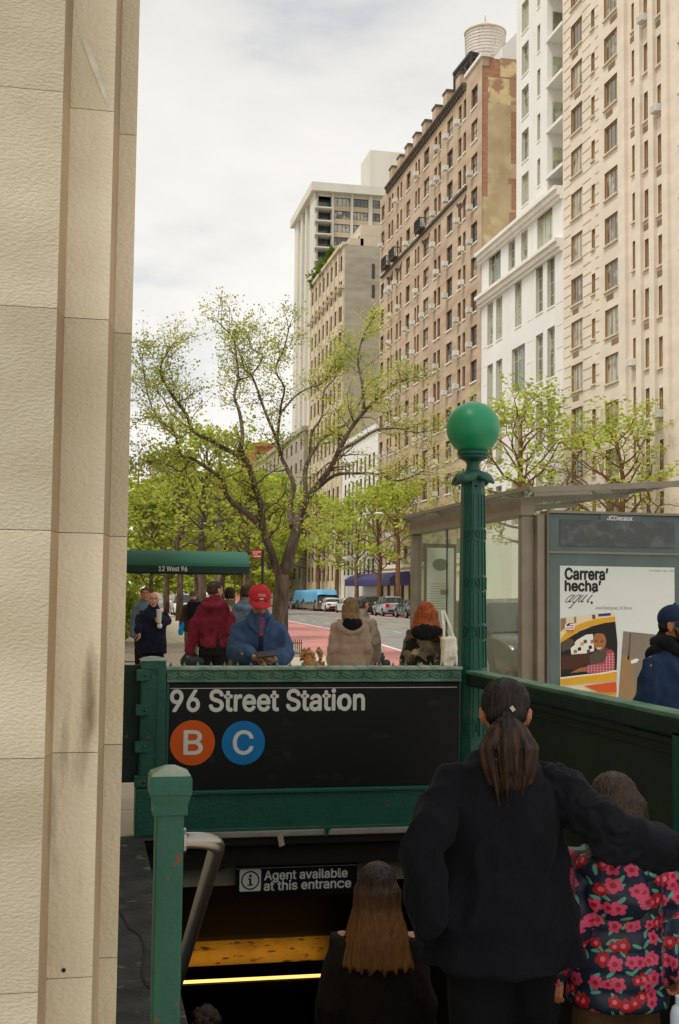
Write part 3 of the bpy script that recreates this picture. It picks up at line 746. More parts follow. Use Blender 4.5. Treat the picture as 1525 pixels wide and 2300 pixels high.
def win_glass(name, dark, light, rough=0.08):
    """window panes: each window its own mix of dark room and pale blind behind the glass"""
    m = bpy.data.materials.new(name); m.use_nodes = True; n, l, b = nodes(m)
    oi = n.new('ShaderNodeObjectInfo'); tcn = n.new('ShaderNodeTexCoord'); wv = n.new('ShaderNodeTexNoise'); wv.inputs['Scale'].default_value = 1.1; wv.inputs['Detail'].default_value = 2
    ad = n.new('ShaderNodeVectorMath'); ad.operation = 'ADD'
    cmb = n.new('ShaderNodeCombineXYZ'); mu = n.new('ShaderNodeMath'); mu.operation = 'MULTIPLY'; mu.inputs[1].default_value = 40
    l.new(oi.outputs['Random'], mu.inputs[0]); l.new(mu.outputs[0], cmb.inputs[0]); l.new(mu.outputs[0], cmb.inputs[2])
    l.new(tcn.outputs['Object'], ad.inputs[0]); l.new(cmb.outputs[0], ad.inputs[1]); l.new(ad.outputs[0], wv.inputs['Vector'])
    rp = n.new('ShaderNodeValToRGB'); rp.color_ramp.elements[0].position = .45; rp.color_ramp.elements[1].position = .6
    rp.color_ramp.elements[0].color = (*lin(dark), 1); rp.color_ramp.elements[1].color = (*lin(light), 1)
    ra = n.new('ShaderNodeMath'); ra.operation = 'MULTIPLY_ADD'; ra.inputs[1].default_value = .42; ra.inputs[2].default_value = -.23; rb_ = n.new('ShaderNodeMath'); rb_.operation = 'ADD'
    l.new(oi.outputs['Random'], ra.inputs[0]); l.new(ra.outputs[0], rb_.inputs[0]); l.new(wv.outputs[0], rb_.inputs[1])
    l.new(rb_.outputs[0], rp.inputs[0]); l.new(rp.outputs[0], b.inputs['Base Color'])
    b.inputs['Roughness'].default_value = rough; b.inputs['Specular IOR Level'].default_value = 0.9; b.inputs['IOR'].default_value = 1.6
    MATS[name] = m
win_glass('glass_grey', (62, 60, 52), (172, 168, 150))
win_glass('glass_cream', (96, 90, 74), (176, 170, 148))
win_glass('glass_green', (96, 104, 82), (168, 172, 142))
mat('shop_glass', (70, 76, 72), 0.1, 0.2, 0.5, spec=.9)
mat('reveal', (150, 118, 84), 0.9, 0.05, 2)

class Facade:
    """a plane wall from (x,y) running along direction th; outward is to the right of ... -y of its own axes"""
    def __init__(s, x, y, rz): s.o = Vector((x, y, 0)); s.rz = rz; s.u = Vector((math.cos(rz), math.sin(rz), 0)); s.n = Vector((math.sin(rz), -math.cos(rz), 0))   # n points outward
    def p(s, u, z, out=0.0): return s.o + s.u * u + s.n * out + Vector((0, 0, z))
    def wall(s, mb, u0, u1, z0, z1, holes, depth=0.22, rev=None):
        hs = [h for h in holes if h[1] > u0 and h[0] < u1 and h[3] > z0 and h[2] < z1]
        us = sorted(set([u0, u1] + [round(min(max(v, u0), u1), 4) for h in hs for v in h[:2]])); zs = sorted(set([z0, z1] + [round(min(max(v, z0), z1), 4) for h in hs for v in h[2:]]))
        for j in range(len(zs) - 1):
            zc_ = (zs[j] + zs[j + 1]) / 2; run_ = None
            row = [h for h in hs if h[2] < zc_ < h[3]]
            for i in range(len(us) - 1):
                uc = (us[i] + us[i + 1]) / 2
                solid = not any(h[0] < uc < h[1] for h in row)
                if solid and run_ is None: run_ = us[i]
                if run_ is not None and (not solid or i == len(us) - 2):
                    e_ = us[i + 1] if solid else us[i]
                    mb.face([s.p(run_, zs[j]), s.p(e_, zs[j]), s.p(e_, zs[j + 1]), s.p(run_, zs[j + 1])]); run_ = None
        k = mb.k
        if rev is not None: mb.k = rev
        for h in hs:
            a, b_, c, d = h
            q = [s.p(a, c), s.p(b_, c), s.p(b_, d), s.p(a, d)]; w = [s.p(a, c, -depth), s.p(b_, c, -depth), s.p(b_, d, -depth), s.p(a, d, -depth)]
            for i in range(4): mb.face([q[i], q[(i + 1) % 4], w[(i + 1) % 4], w[i]])
        mb.k = k
    def bar(s, mb, u0, u1, z0, z1, out0, out1):
        c = s.p((u0 + u1) / 2, (z0 + z1) / 2, (out0 + out1) / 2)
        mb.obox(c, s.u * (u1 - u0) / 2, s.n * (out1 - out0) / 2, Vector((0, 0, (z1 - z0) / 2)))
    def put(s, o, u, z, out, parent):
        """place an object (or a copy) on the wall, its own x along the wall"""
        o.parent = parent; o.location = s.p(u, z, out) - Vector(parent.location); o.rotation_euler = (0, 0, s.rz); return o
WINS = {}
def window_mesh(w, h, bars_u, bars_z, frame, glass, fw=0.06, sill=None):
    key = (round(w, 2), round(h, 2), tuple(bars_u), tuple(bars_z), frame, glass, sill)
    if key in WINS: return WINS[key]
    m = MB(); d = .05
    m.use(0)
    for (a, b_, c, e_) in [(0, w, 0, fw), (0, w, h - fw, h), (0, fw, fw, h - fw), (w - fw, w, fw, h - fw)]: m.box(a, b_, -d, 0, c, e_)
    for u in bars_u: m.box(u * w - fw * .4, u * w + fw * .4, -d * .8, -.002, fw, h - fw)
    for z in bars_z: m.box(fw, w - fw, -d * .7, -.004, z * h - fw * .35, z * h + fw * .35)
    m.use(1); m.face([(fw, -.012, fw), (w - fw, -.012, fw), (w - fw, -.012, h - fw), (fw, -.012, h - fw)])
    if sill:
        m.use(2); m.box(-.06, w + .06, -.30, 0.0, -.12, -.003)
    WINS[key] = m.mesh('window', [frame, glass] + ([sill] if sill else [])); return WINS[key]
def add_windows(fc, rects, parent, bars_u, bars_z, frame, glass, fw, sill, depth=.2, limit=None):
    """each opening gets its own window object; past the limit the rest are one mesh"""
    for k, (a, b_, c, d) in enumerate(rects):
        if limit is not None and k >= limit: break
        bu = bars_u(a, b_) if callable(bars_u) else bars_u
        o = bpy.data.objects.new('window', window_mesh(b_ - a, d - c, bu, bars_z, frame, glass, fw, sill)); COL.objects.link(o)
        fc.put(o, a, c, -depth + .03, parent)
    if limit is not None and len(rects) > limit:
        m = MB(); mats_ = None
        for (a, b_, c, d) in rects[limit:]:
            bu = bars_u(a, b_) if callable(bars_u) else bars_u
            me = window_mesh(b_ - a, d - c, bu, bars_z, frame, glass, fw, sill); mats_ = [q.name for q in me.materials]
            for p in me.polygons:
                m.use(p.material_index); m.face([fc.p(a + me.vertices[i].co.x, c + me.vertices[i].co.z, -depth + .03 - me.vertices[i].co.y) for i in p.vertices])
        o = onto(m, 'window', mats_, parent); stuff(o)
_ac = MB(); _ac.box(-.33, .33, -.45, 0, 0, .42, .02); _ac.use(1)
for _k in range(5): _ac.box(-.28, .28, -.456, -.44, .06 + .07 * _k, .09 + .07 * _k)
AC = _ac.mesh('air_conditioner', ['ac_white', 'frame_light'])
_gr = MB(); _gr.box(-.5, .5, -.02, 0, 0, .34, .005)
for _k in range(6): _gr.box(-.46, .46, -.03, -.018, .03 + .05 * _k, .05 + .05 * _k)
GR = _gr.mesh('vent_grille', ['grille'])
NF = Facade(XF, 0, R(-90))                          # north side facades: u = -Y
def U(px): return -at(px, 1338, X=XF).y
def Zf(px, py): return at(px, py, X=XF).z
def body(mb, x0, x1, y0, y1, z0, z1, skip=('w',)):
    """plain walls and roof of a block; the west face (towards the street, x0) is built apart"""
    if 'w' not in skip: mb.face([(x0, y1, z0), (x0, y0, z0), (x0, y0, z1), (x0, y1, z1)])
    if 's' not in skip: mb.face([(x0, y0, z0), (x1, y0, z0), (x1, y0, z1), (x0, y0, z1)])
    mb.face([(x1, y0, z0), (x1, y1, z0), (x1, y1, z1), (x1, y0, z1)]); mb.face([(x1, y1, z0), (x0, y1, z0), (x0, y1, z1), (x1, y1, z1)])
    mb.face([(x0, y0, z1), (x1, y0, z1), (x1, y1, z1), (x0, y1, z1)])

# ---- 1. cream brick apartment house, nearest on the right
yA, yN = -U(1265), 40.0
zT = 52.0
cb = thing('apartment_building', 'tall cream brick apartment house with banded walls nearest on the north side', 'building', (XF, yA, 0))
z_ref = Zf(1391, 532); fl = (Zf(1377, 477) - Zf(1377, 898)) / 4.0
rows = [z_ref + fl * k for k in range(-8, 8)]
rows = [z for z in rows if 5.0 < z < zT - 2.5]
colA = []
cols1 = [(U(1284), U(1310), 0.62 * fl), (U(1361), U(1391), 0.60 * fl), (U(1425), U(1437), 0.60 * fl), (U(1453), U(1468), .60 * fl), (U(1484), U(1499), .60 * fl)]
slim = [(U(1331), U(1339))]
off = {0: .35, 1: 0, 2: .35, 3: 0.0, 4: -.25}
big, tall, thin = [], [], []
for ci, (a, b_, h) in enumerate(cols1):
    for z in rows:
        r_ = (a, b_, z + off[ci], z + off[ci] + h); (big if ci < 2 else tall).append(r_)
for z in rows: thin.append((slim[0][0], slim[0][1], z + .35, z + .35 + .45 * fl))
u_extra = [(-58.6, -57.2), (-55.4, -54.0), (-50, -47.6), (-45, -42.6)]
for a, b_ in u_extra:
    for z in rows[1:]: tall.append((a, b_, z, z + .6 * fl))
wm = MB(); holes = big + tall + thin
NF.wall(wm, U(1265), -yN, 5.0, zT, holes, .24, rev=2)
wm.use(1)
for k in range(int((zT - 6) / .34)):                # shallow stone banding of the west bay
    z = 6 + k * .68
    if z < zT - 1:
        for (a, b_) in ((U(1268), U(1283)), (U(1311), U(1330)), (U(1340), U(1348))): NF.bar(wm, a, b_, z, z + .05, 0, .03)
wm.use(0)
for (pa, pb, o_) in ((1403, 1416, .25), (1439, 1451, .22), (1470, 1482, .22), (1501, 1514, .22)):
    NF.bar(wm, U(pa), U(pb), 5, zT, 0.0, o_)
# ground storey in stone, with shop fronts
wm.use(3); gh = [(U(1290), U(1330), .4, 4.0), (U(1350), U(1395), .4, 4.0), (U(1420), U(1470), .3, 4.0), (U(1480), U(1520), .3, 4.0)]
NF.wall(wm, U(1265), -yN, 0, 5.0, gh, .3, rev=3); NF.bar(wm, U(1265), -yN, 4.85, 5.1, 0, .12)
wm.use(0); body(wm, XF, XF + 22, yN, yA, 0, zT, skip=('w',))
onto(wm, 'wall', ['brick_cream', 'band_cream', 'reveal', 'limestone_base'], cb)
b3 = lambda a, b_: (.34, .66); b2_ = lambda a, b_: (.5,)
add_windows(NF, big, cb, b3, (), 'frame_tan', 'glass_cream', .07, 'band_cream')
add_windows(NF, [r_ for r_ in tall if r_[0] < U(1500)], cb, (), (.38,), 'frame_tan', 'glass_cream', .06, 'band_cream', limit=44)
add_windows(NF, thin + [r_ for r_ in tall if r_[0] >= U(1500)], cb, (), (.5,), 'frame_tan', 'glass_cream', .05, 'band_cream', limit=14)
for k, (a, b_, c, d) in enumerate(gh):
    o = bpy.data.objects.new('shop_window', window_mesh(b_ - a, d - c, (.25, .5, .75), (.75,), 'frame_dark', 'shop_glass', .1)); COL.objects.link(o); NF.put(o, a, c, -.22, cb)
for k, (a, b_, c, d) in enumerate(big):
    if rnd.random() < .6: o = obj('vent_grille', GR); NF.put(o, (a + b_) / 2 + rnd.choice((-.2, .2, .5)), c - .62, .004, cb)
for k, (a, b_, c, d) in enumerate(tall[:len(rows) * 3]):
    q = rnd.random()
    if q < .4: o = obj('vent_grille', GR); NF.put(o, (a + b_) / 2, c - .62, .004, cb)
    elif q < .52: o = obj('air_conditioner', AC); NF.put(o, (a + b_) / 2, c + .02, .05, cb)

# ---- 2. white plastered building: podium with cornices, set against a white tower
yB = -U(1078); yT = -U(1158)
wb = thing('white_building', 'bright white plastered building with grey cornice and recessed glass balconies', 'building', (XF, yA, 0))
zc_a = Zf(1170, 505); zc_b = Zf(1170, 612)
wide, slimw, tow = [], [], []
for (x0, x1, y0, y1) in [(1095, 1122, 565, 650), (1206, 1241, 466, 556)]: wide.append((U(x0), U(x1), Zf((x0 + x1) / 2, y1), Zf((x0 + x1) / 2, y0)))
for (x0, x1, y0, y1) in [(1140, 1155, 537, 620), (1169, 1184, 515, 595)]: slimw.append((U(x0), U(x1), Zf((x0 + x1) / 2, y1 - 2), Zf((x0 + x1) / 2, y0 + 4)))
fl2 = Zf(1099, 679) - Zf(1099, 816)
for k in range(0, 5):
    dz = -k * fl2
    for (x0, x1, y0, y1) in [(1092, 1105, 682, 775), (1112, 1126, 668, 762), (1203, 1219, 596, 702), (1229, 1246, 576, 688)]:
        slimw.append((U(x0), U(x1), Zf((x0 + x1) / 2, y1) + dz, Zf((x0 + x1) / 2, y0) + dz))
    if k % 2 == 0: slimw.append((U(1155), U(1170), Zf(1162, 733) + dz, Zf(1162, 632) + dz))
    else: wide.append((U(1148), U(1178), Zf(1162, 733) + dz, Zf(1162, 632) + dz))
slimw = [r_ for r_ in slimw if r_[2] > 2]; wide = [r_ for r_ in wide if r_[2] > 2]
fl3 = (Zf(1178, 97) - Zf(1178, 389)) / 3
t_rows = [Zf(1178, 458) + fl3 * k for k in range(0, 9)]
for z in t_rows:
    tow.append((U(1170), U(1186), z, z + .70 * fl3)); tow.append((U(1206), U(1213), z + .45, z + .45 + .60 * fl3))
zTw = t_rows[-1] + 4
rec0, rec1 = U(1229), U(1264.5)
wm = MB()
NF.wall(wm, U(1078), U(1265), 0, zc_a, wide + slimw + [], .3, rev=3)
# tower wall, the recess of the balconies left open
NF.wall(wm, U(1158), rec0, zc_a, zTw, tow, .3, rev=3)
wm.face([NF.p(rec0, zc_a), NF.p(rec0, zc_a, -1.6), NF.p(rec0, zTw, -1.6), NF.p(rec0, zTw)])
wm.face([NF.p(rec0, zc_a, -1.6), NF.p(rec1, zc_a, -1.6), NF.p(rec1, zTw, -1.6), NF.p(rec0, zTw, -1.6)])
wm.face([NF.p(rec0, zc_a), NF.p(rec1, zc_a), NF.p(rec1, zc_a, -1.6), NF.p(rec0, zc_a, -1.6)])
body(wm, XF, XF + 24, yA, yB, 0, zc_a)
wm.face([(XF, yT, zc_a), (XF + 24, yT, zc_a), (XF + 24, yT, zTw), (XF, yT, zTw)])
wm.use(1)
for pa in (1081, 1137, 1194): NF.bar(wm, U(pa), U(pa + 1.2), 0, zc_a, 0, .05)
NF.bar(wm, U(1199), U(1200), zc_a, zTw, 0, .05); NF.bar(wm, U(1164), U(1165), zc_a, zTw, 0, .04)
for k in range(13):                                  # faint rusticated joints near the corners
    z = 3 + k * 1.55
    for (a, b_) in ((U(1079), U(1090)), (U(1182), U(1199)), (U(1250), U(1264))): NF.bar(wm, a, b_, z, z + .05, 0, .02)
onto(wm, 'wall', ['plaster_white', 'stone_trim', 'near_black', 'frame_light'], wb)
for (zc_, nm) in ((zc_a, 'cornice'), (zc_b, 'cornice')):
    m = MB()
    for (dz0, dz1, o_) in ((-.55, -.3, .22), (-.3, .05, .42), (.05, .32, .62)): NF.bar(m, U(1078), U(1265), zc_ + dz0, zc_ + dz1, 0.001, o_)
    onto(m, nm, 'stone_trim', wb)
add_windows(NF, wide, wb, (.33, .66), (.72,), 'frame_light', 'glass_green', .08, 'stone_trim', .28)
add_windows(NF, slimw, wb, (.5,), (.25, .5, .75), 'frame_light', 'glass_green', .07, 'stone_trim', .28)
add_windows(NF, tow, wb, (.5,), (.7,), 'frame_light', 'glass_green', .07, 'stone_trim', .28)
glass_mat('rail_glass', (.86, .92, .90), .3)
for k in range(0, 8):
    z = Zf(1226, 400) + fl3 * k
    m = MB(); m.obox(NF.p((rec0 + rec1) / 2 - .1, z, -.75), NF.u * ((rec1 - rec0) / 2 + .1), NF.n * .8, Vector((0, 0, .12)))
    bo = onto(m, 'balcony', 'plaster_white', wb)
    m = MB(); m.obox(NF.p((rec0 + rec1) / 2, z + .68, .02), NF.u * ((rec1 - rec0) / 2), NF.n * .01, Vector((0, 0, .5)))
    m.use(1)
    for t in range(4): m.obox(NF.p(rec0 + (rec1 - rec0) * t / 3, z + .65, .02), NF.u * .03, NF.n * .02, Vector((0, 0, .55)))
    m.obox(NF.p((rec0 + rec1) / 2, z + 1.2, .02), NF.u * ((rec1 - rec0) / 2), NF.n * .03, Vector((0, 0, .025)))
    g_ = m.build('balustrade', ['rail_glass', 'frame_light']); g_.parent = bo
    g_.matrix_parent_inverse = Matrix.Translation(-Vector(wb.location))
    m = MB(); yq = NF.p(rec0, 0).y - .03
    m.box(XF + .35, XF + 1.25, yq - .04, yq, z + .2, z + 2.2); m.use(1); m.box(XF + .42, XF + 1.18, yq - .05, yq - .04, z + .3, z + 2.12)
    onto(m, 'balcony_door', ['frame_light', 'glass_green'], wb)

# ---- 3. brown brick prewar house with the water tank
yC = -U(845); zP = Zf(1042, 199)
rb = thing('brick_building', 'long brown brick apartment house with window air conditioners and rooftop piers', 'building', (XF, yB, 0))
fl4 = (Zf(1062, 190.4) - Zf(1062, 570)) / 5
zt_ = Zf(1068, 190)
rowz = [zt_ - fl4 * k for k in range(0, 14)]
hw_ = Zf(1068, 190) - Zf(1068, 236)
cl = [((1053.6, 1068),), ((1024, 1031), (1035.5, 1041.5)), ((998, 1011),), ((969, 975), (978, 984)), ((945, 957),), ((925, 929), (931, 935.5)), ((905, 914),), ((883, 887.5), (891, 895)), ((864, 868.5), (871, 875)), ((848, 855),)]
near_w, far_w = [], []
for ci, grp in enumerate(cl):
    for k, z in enumerate(rowz):
        for (x0, x1) in grp:
            r_ = (U(x0), U(x1), z - hw_, z)
            (near_w if ci < 5 else far_w).append(r_)
z_base = rowz[-1] - hw_ - .9
wm = MB()
NF.wall(wm, U(845), U(1078.5), z_base, zP, near_w + far_w, .26, rev=2)
# east gable: red brick quoin strip, patchy stucco and ochre render
xe = XF + 24
G_ = lambda px, py: at(px, py, Y=yB)
z_a, z_b, z_c, zq = G_(1100, 129).z, G_(1100, 172).z, G_(1120, 232).z, G_(1090, 440).z
xs_ = G_(1095, 300).x
wm.use(1); wm.face([(XF, yB, z_b), (xe, yB, z_b), (xe, yB, z_a), (XF, yB, z_a)])
wm.face([(XF, yB, zq), (xs_, yB, zq), (xs_, yB, z_b), (XF, yB, z_b)])
wm.use(4); wm.face([(xs_, yB, z_c), (xe, yB, z_c), (xe, yB, z_b), (xs_, yB, z_b)])
wm.use(3); wm.face([(xs_, yB, zq), (xe, yB, zq), (xe, yB, z_c), (xs_, yB, z_c)])
wm.face([(XF, yB, 0), (xe, yB, 0), (xe, yB, zq), (XF, yB, zq)])
def patch(k, px0, px1, py0, py1, o_=.01):
    p_, q_ = G_(px0, py1), G_(px1, py0); wm.use(k); wm.box(p_.x, q_.x, yB - o_, yB + .02, p_.z, q_.z)
patch(4, 1123, 1175, 134, 171)
patch(1, 1147, 1175, 252, 366); patch(1, 1140, 1175, 402, 412); patch(1, 1148, 1175, 412, 470, .014); patch(1, 1143, 1175, 478, 505)
wm.use(0); body(wm, XF, xe, yB, yC, 0, zP, skip=('w', 's'))
lh = []
for k in range(12):
    u = U(850) + (U(1076) - U(850)) * (k + .5) / 12; lh += [(u - .55, u + .55, 5.2, 7.6)]; lh += [(u - .6, u + .6, .6 if k % 4 == 2 else 1.2, 3.6)]
wm.use(6); NF.wall(wm, U(845), U(1078.5), 0, z_base, lh, .28, rev=2)
NF.bar(wm, U(845), U(1078.5), z_base - .15, z_base + .25, 0, .25); NF.bar(wm, U(845), U(1078.5), 4.4, 4.7, 0, .15)
onto(wm, 'wall', ['brick_brown', 'brick_red', 'reveal', 'stucco_ochre', 'stucco_patchy', 'plaster_white', 'limestone_base'], rb)
bwin = lambda a, b_: (.5,) if b_ - a > 1.6 else ()
add_windows(NF, near_w, rb, bwin, (.5,), 'frame_dark', 'glass_grey', .07, 'stone_trim', .24, limit=98)
m = MB(); far_all = far_w + lh
add_windows(NF, far_all, rb, bwin, (.5,), 'frame_dark', 'glass_grey', .07, 'stone_trim', .24, limit=0)
ka = 0
for (a, b_, c, d) in near_w + far_w:
    if rnd.random() < .36 and ka < 96:
        ka += 1; o = obj('air_conditioner', AC); NF.put(o, a + (b_ - a) * (.27 if b_ - a > 1.6 else .5), c + .02, .08, rb)
m = MB()                                              # string course with the swag ornaments, then the dentilled eaves
zs_ = Zf(1041, 427); NF.bar(m, U(850), U(1045), zs_ - .12, zs_ + .12, 0, .22)
for ci in (1, 4, 7, 8):
    u = (U(cl[ci][0][0]) + U(cl[ci][-1][1])) / 2
    for t in range(9): NF.bar(m, u - 1.3 + t * .3, u - 1.15 + t * .3, zs_ - 1.0 - .35 * math.cos((t - 4) * .5), zs_ - .75 - .35 * math.cos((t - 4) * .5), 0, .10)
onto(m, 'string_course', 'copper', rb)
ze = Zf(1042, 199)
m = MB(); NF.bar(m, U(862), U(1042), ze, ze + .14, 0, .3); NF.bar(m, U(862), U(1042), ze + .14, ze + .32, 0, .42)
k = 0; u = U(862)
while u < U(1042): NF.bar(m, u, u + .28, ze - .34, ze, 0, .24); u += .62
onto(m, 'eaves_cornice', 'copper', rb)
for px in (868, 886, 904, 922.5, 943, 967, 992, 1021):   # parapet piers
    u = U(px); m = MB(); NF.bar(m, u - .6, u + .6, ze + .32, ze + 2.0, -1.0, -.02); m.use(1); NF.bar(m, u - .68, u + .68, ze + 2.0, ze + 2.2, -1.1, .06)
    onto(m, 'parapet_pier', ['brick_brown', 'copper'], rb)
m = MB(); NF.bar(m, U(862), U(1040), ze + .32, ze + .9, -.6, -.3); onto(m, 'parapet', 'brick_brown', rb)
# raised corner block with coping
zcb = Zf(1078, 131)
m = MB(); NF.bar(m, U(1042), U(1078.5), zP, zcb, -.6, 0.0); m.use(1); NF.bar(m, U(1040), U(1079.5), zcb, zcb + .3, -.7, .15)
onto(m, 'corner_parapet', ['brick_brown', 'stone_trim', 'brick_red'], rb)
for (px, dz) in ((868, 0), (886, 0), (946, 0)):          # small iron balconies on the string course
    m = MB(); u = U(px)
    NF.bar(m, u - 1.0, u + 1.0, zs_ + .1, zs_ + .2, .02, .75)
    for t in range(8): NF.bar(m, u - 1.0 + t * 2.0 / 7 - .02, u - 1.0 + t * 2.0 / 7 + .02, zs_ + .2, zs_ + 1.15, .66, .74)
    NF.bar(m, u - 1.0, u + 1.0, zs_ + 1.12, zs_ + 1.2, .62, .76)
    for s_ in (-1.0, .95):
        for o_ in (.04, .27, .5, .70): NF.bar(m, u + s_, u + s_ + .05, zs_ + .2, zs_ + 1.2, o_, o_ + .04)
        NF.bar(m, u + s_, u + s_ + .05, zs_ + 1.12, zs_ + 1.2, .02, .74)
    onto(m, 'iron_balcony', 'iron', rb)

# entrance canopy of this house (its lettering is too small to read)
cu_ = (U(815) + U(925)) / 2
cn = thing('entrance_canopy', 'purple-blue fabric canopy over the pavement in front of the brown brick house', 'awning', (XF - 2.2, -cu_, 3.4))
mat('canopy_blue', (62, 58, 98), .8, .1, 2); mat('canopy_green', (38, 92, 72), .75, .08, 1.5, bump=.1, bscale=40, stretch=(.3, 1, 1)); mat('canopy_green_dark', (18, 48, 38), .75, .1, 2)
cw = (U(925) - U(815)) / 2
m = MB(); K = 10; hgt = Zf(870, 1290) - Zf(870, 1317)
arc = [(-2.2, 0), (-2.2, hgt * .35)] + [(-2.2 * math.cos(math.pi * i / (2 * K)), hgt * .35 + hgt * .75 * math.sin(math.pi * i / (2 * K))) for i in range(1, K + 1)] + [(0, 0)]
m.prism(arc, (2.2, -cw, Zf(870, 1316) - 3.4), UX, UZ, (0, 2 * cw, 0)); m.build('fabric', 'canopy_blue', cn)
for s_ in (-1, 1):
    m = MB(); m.tube([(-.0, s_ * (cw - .2), -3.4), (-.0, s_ * (cw - .2), 0)], .05, 8); m.build('pole', 'iron', cn)

# water tank on its steel frame
wt = at(1089, 100, Y=yB + 14); rt_ = 45 * (wt - EYE).dot(_f) / 2700
tk = thing('water_tank', 'weathered white cylindrical rooftop water tank with conical roof on steel frame', 'water tank', (wt.x, wt.y, zP))
zt0, zt1_ = at(1089, 122, Y=wt.y).z - zP, at(1089, 56, Y=wt.y - rt_ * .9).z - zP; ztip = at(1091, 33, Y=wt.y).z - zP
m = MB(); m.lathe([(rt_ * .94, zt0 - 1.2), (rt_ * .98, zt0), (rt_, zt1_)], (0, 0, 0), 40); autosmooth(m.build('barrel', 'tank_white', tk))
for k in range(9):
    z = zt0 - .8 + (zt1_ - zt0 + .6) * k / 8.4; rr0 = rt_ * (.955 + .045 * k / 8.4) + .02
    m = MB(); m.lathe([(rr0, z), (rr0 + .03, z + .02), (rr0 + .03, z + .08), (rr0, z + .1)], (0, 0, 0), 40); m.build('hoop', 'frame_light', tk)
m = MB(); m.lathe([(rt_ * 1.05, zt1_ - .02), (rt_ * 1.06, zt1_ + .1), (rt_ * .5, zt1_ + (ztip - zt1_) * .38), (.2, ztip - .7), (.07, ztip - .6), (.03, ztip)], (0, 0, 0), 32); m.build('roof', 'rust_roof', tk)
m = MB()
for s1 in (-1, 1):
    for s2_ in (-1, 1):
        m.tube([(s1 * rt_ * .85, s2_ * rt_ * .85, 0), (s1 * rt_ * .85, s2_ * rt_ * .85, zt0 - 1.2)], .22, 6)
for s1 in (-1, 1):
    m.tube([(s1 * rt_ * .85, -rt_ * .85, .5), (s1 * rt_ * .85, rt_ * .85, zt0 - 1.4)], .1, 6); m.tube([(-rt_ * .85, s1 * rt_ * .85, .5), (rt_ * .85, s1 * rt_ * .85, zt0 - 1.4)], .1, 6)
m.box(-rt_ * 1.1, rt_ * 1.1, -rt_ * 1.1, rt_ * 1.1, zt0 - 1.45, zt0 - 1.2); m.build('steel_frame', 'iron', tk)
# roof structures beside it
m = MB(); pA, pB_ = at(1020, 165, X=XF + .8), at(1058, 118, X=XF + .8)
for (q0, q1, r_) in ((pA, pB_, .22), (pA - Vector((0, 0, 3.5)), pA, .12), (pB_ - Vector((0, 0, 3)), pB_, .12), (pA.lerp(pB_, .5) - Vector((0, 0, 3.2)), pA.lerp(pB_, .5), .1), (pA - Vector((0, 0, 3)), pA.lerp(pB_, .5), .08), (pA.lerp(pB_, .5), pB_ - Vector((0, 0, 2.6)), .08)): m.tube([q0, q1], r_, 6)
q1 = pB_ + Vector((9, 3, -.3)); m.tube([pB_, q1], .22, 6)
tag(onto(m, 'steel_truss', 'iron', thing('roof_truss', 'black steel truss standing on the brick roof beside the water tank', 'truss', pA[:])) and m and bpy.data.objects['roof_truss'], 'black steel truss standing on the brick roof beside the water tank', 'truss')
bh0, bh1 = at(1128, 128, Y=yB + 9), at(1157, 80, Y=yB + 9)
m = MB(); m.box(bh0.x, bh0.x + 6, yB + 9, yB + 14, zP, bh0.z + 1); m.face([(bh0.x, yB + 9, bh0.z + 1), (bh0.x + 6, yB + 9, bh0.z + 1), (bh0.x + 6, yB + 9, bh1.z + 5.5)]); m.face([(bh0.x, yB + 14, bh0.z + 1), (bh0.x + 6, yB + 14, bh0.z + 1), (bh0.x + 6, yB + 14, bh1.z + 5.5)]); m.face([(bh0.x, yB + 9, bh0.z + 1), (bh0.x + 6, yB + 9, bh1.z + 5.5), (bh0.x + 6, yB + 14, bh1.z + 5.5), (bh0.x, yB + 14, bh0.z + 1)])
m.use(1); m.box(bh0.x + 3.0, bh0.x + 4.0, yB + 8.9, yB + 9.6, zP, bh1.z + .6)
tag(m.build('roof_shed', ['plaster_white', 'copper']), 'sloping white roof bulkhead with dark flue right of the water tank', 'roof shed')

# ---- 4. low house in the gap, sandy house, white tower
yD = -U(765); zD = Zf(765, 560)
ho = MB(); zl_ = at(800, 985, X=XF).z
lw = thing('low_building', 'whitish eight-storey house half hidden by trees between brown and sandy buildings', 'building', (XF, yC, 0))
hs = []
for k in range(6):
    for t in range(8):
        u = -yD + 1.4 + t * (yD - yC - 1.6) / 8; z = 4 + k * (zl_ - 6) / 6; hs.append((u, u + .95, z, z + 1.7))
NF.wall(ho, -yD, -yC, 0, zl_, hs, .2, rev=1); body(ho, XF, XF + 16, yC + .01, yD - .01, 0, zl_); NF.bar(ho, -yD, -yC, zl_ - .2, zl_ + .3, 0, .3)
onto(ho, 'wall', ['plaster_white', 'reveal'], lw); add_windows(NF, hs, lw, (), (.5,), 'frame_dark', 'glass_grey', .07, None, .18)
yE2 = -U(690)
sb = thing('sandy_building', 'sandy brick apartment house with planted roof terraces beyond the brown one', 'building', (XF, yD, 0))
ho = MB(); flD = 3.3; hs = []
for k in range(13):
    for t in range(8):
        u = -yE2 + 1.0 + t * (yE2 - yD - 1) / 8; z = zD - 2.9 - k * flD
        if z > 1: hs.append((u, u + 1.15, z, z + 2.0))
NF.wall(ho, -yE2, -yD, 0, zD, hs, .22, rev=2)
ho.use(1); ho.face([(XF, yD, 0), (XF + 22, yD, 0), (XF + 22, yD, zD), (XF, yD, zD)]); ho.use(0); body(ho, XF, XF + 22, yD, yE2, 0, zD, skip=('w', 's'))
NF.bar(ho, -yE2, -yD, zD - .1, zD + .35, -.3, .35)
for t in range(9):
    u = -yE2 + .6 + t * (yE2 - yD - 1) / 8; NF.bar(ho, u - .25, u + .25, 2, zD, 0, .14); NF.bar(ho, u - .4, u + .4, zD - 5.6, zD - 5.2, 0, .7)
ho.use(3)
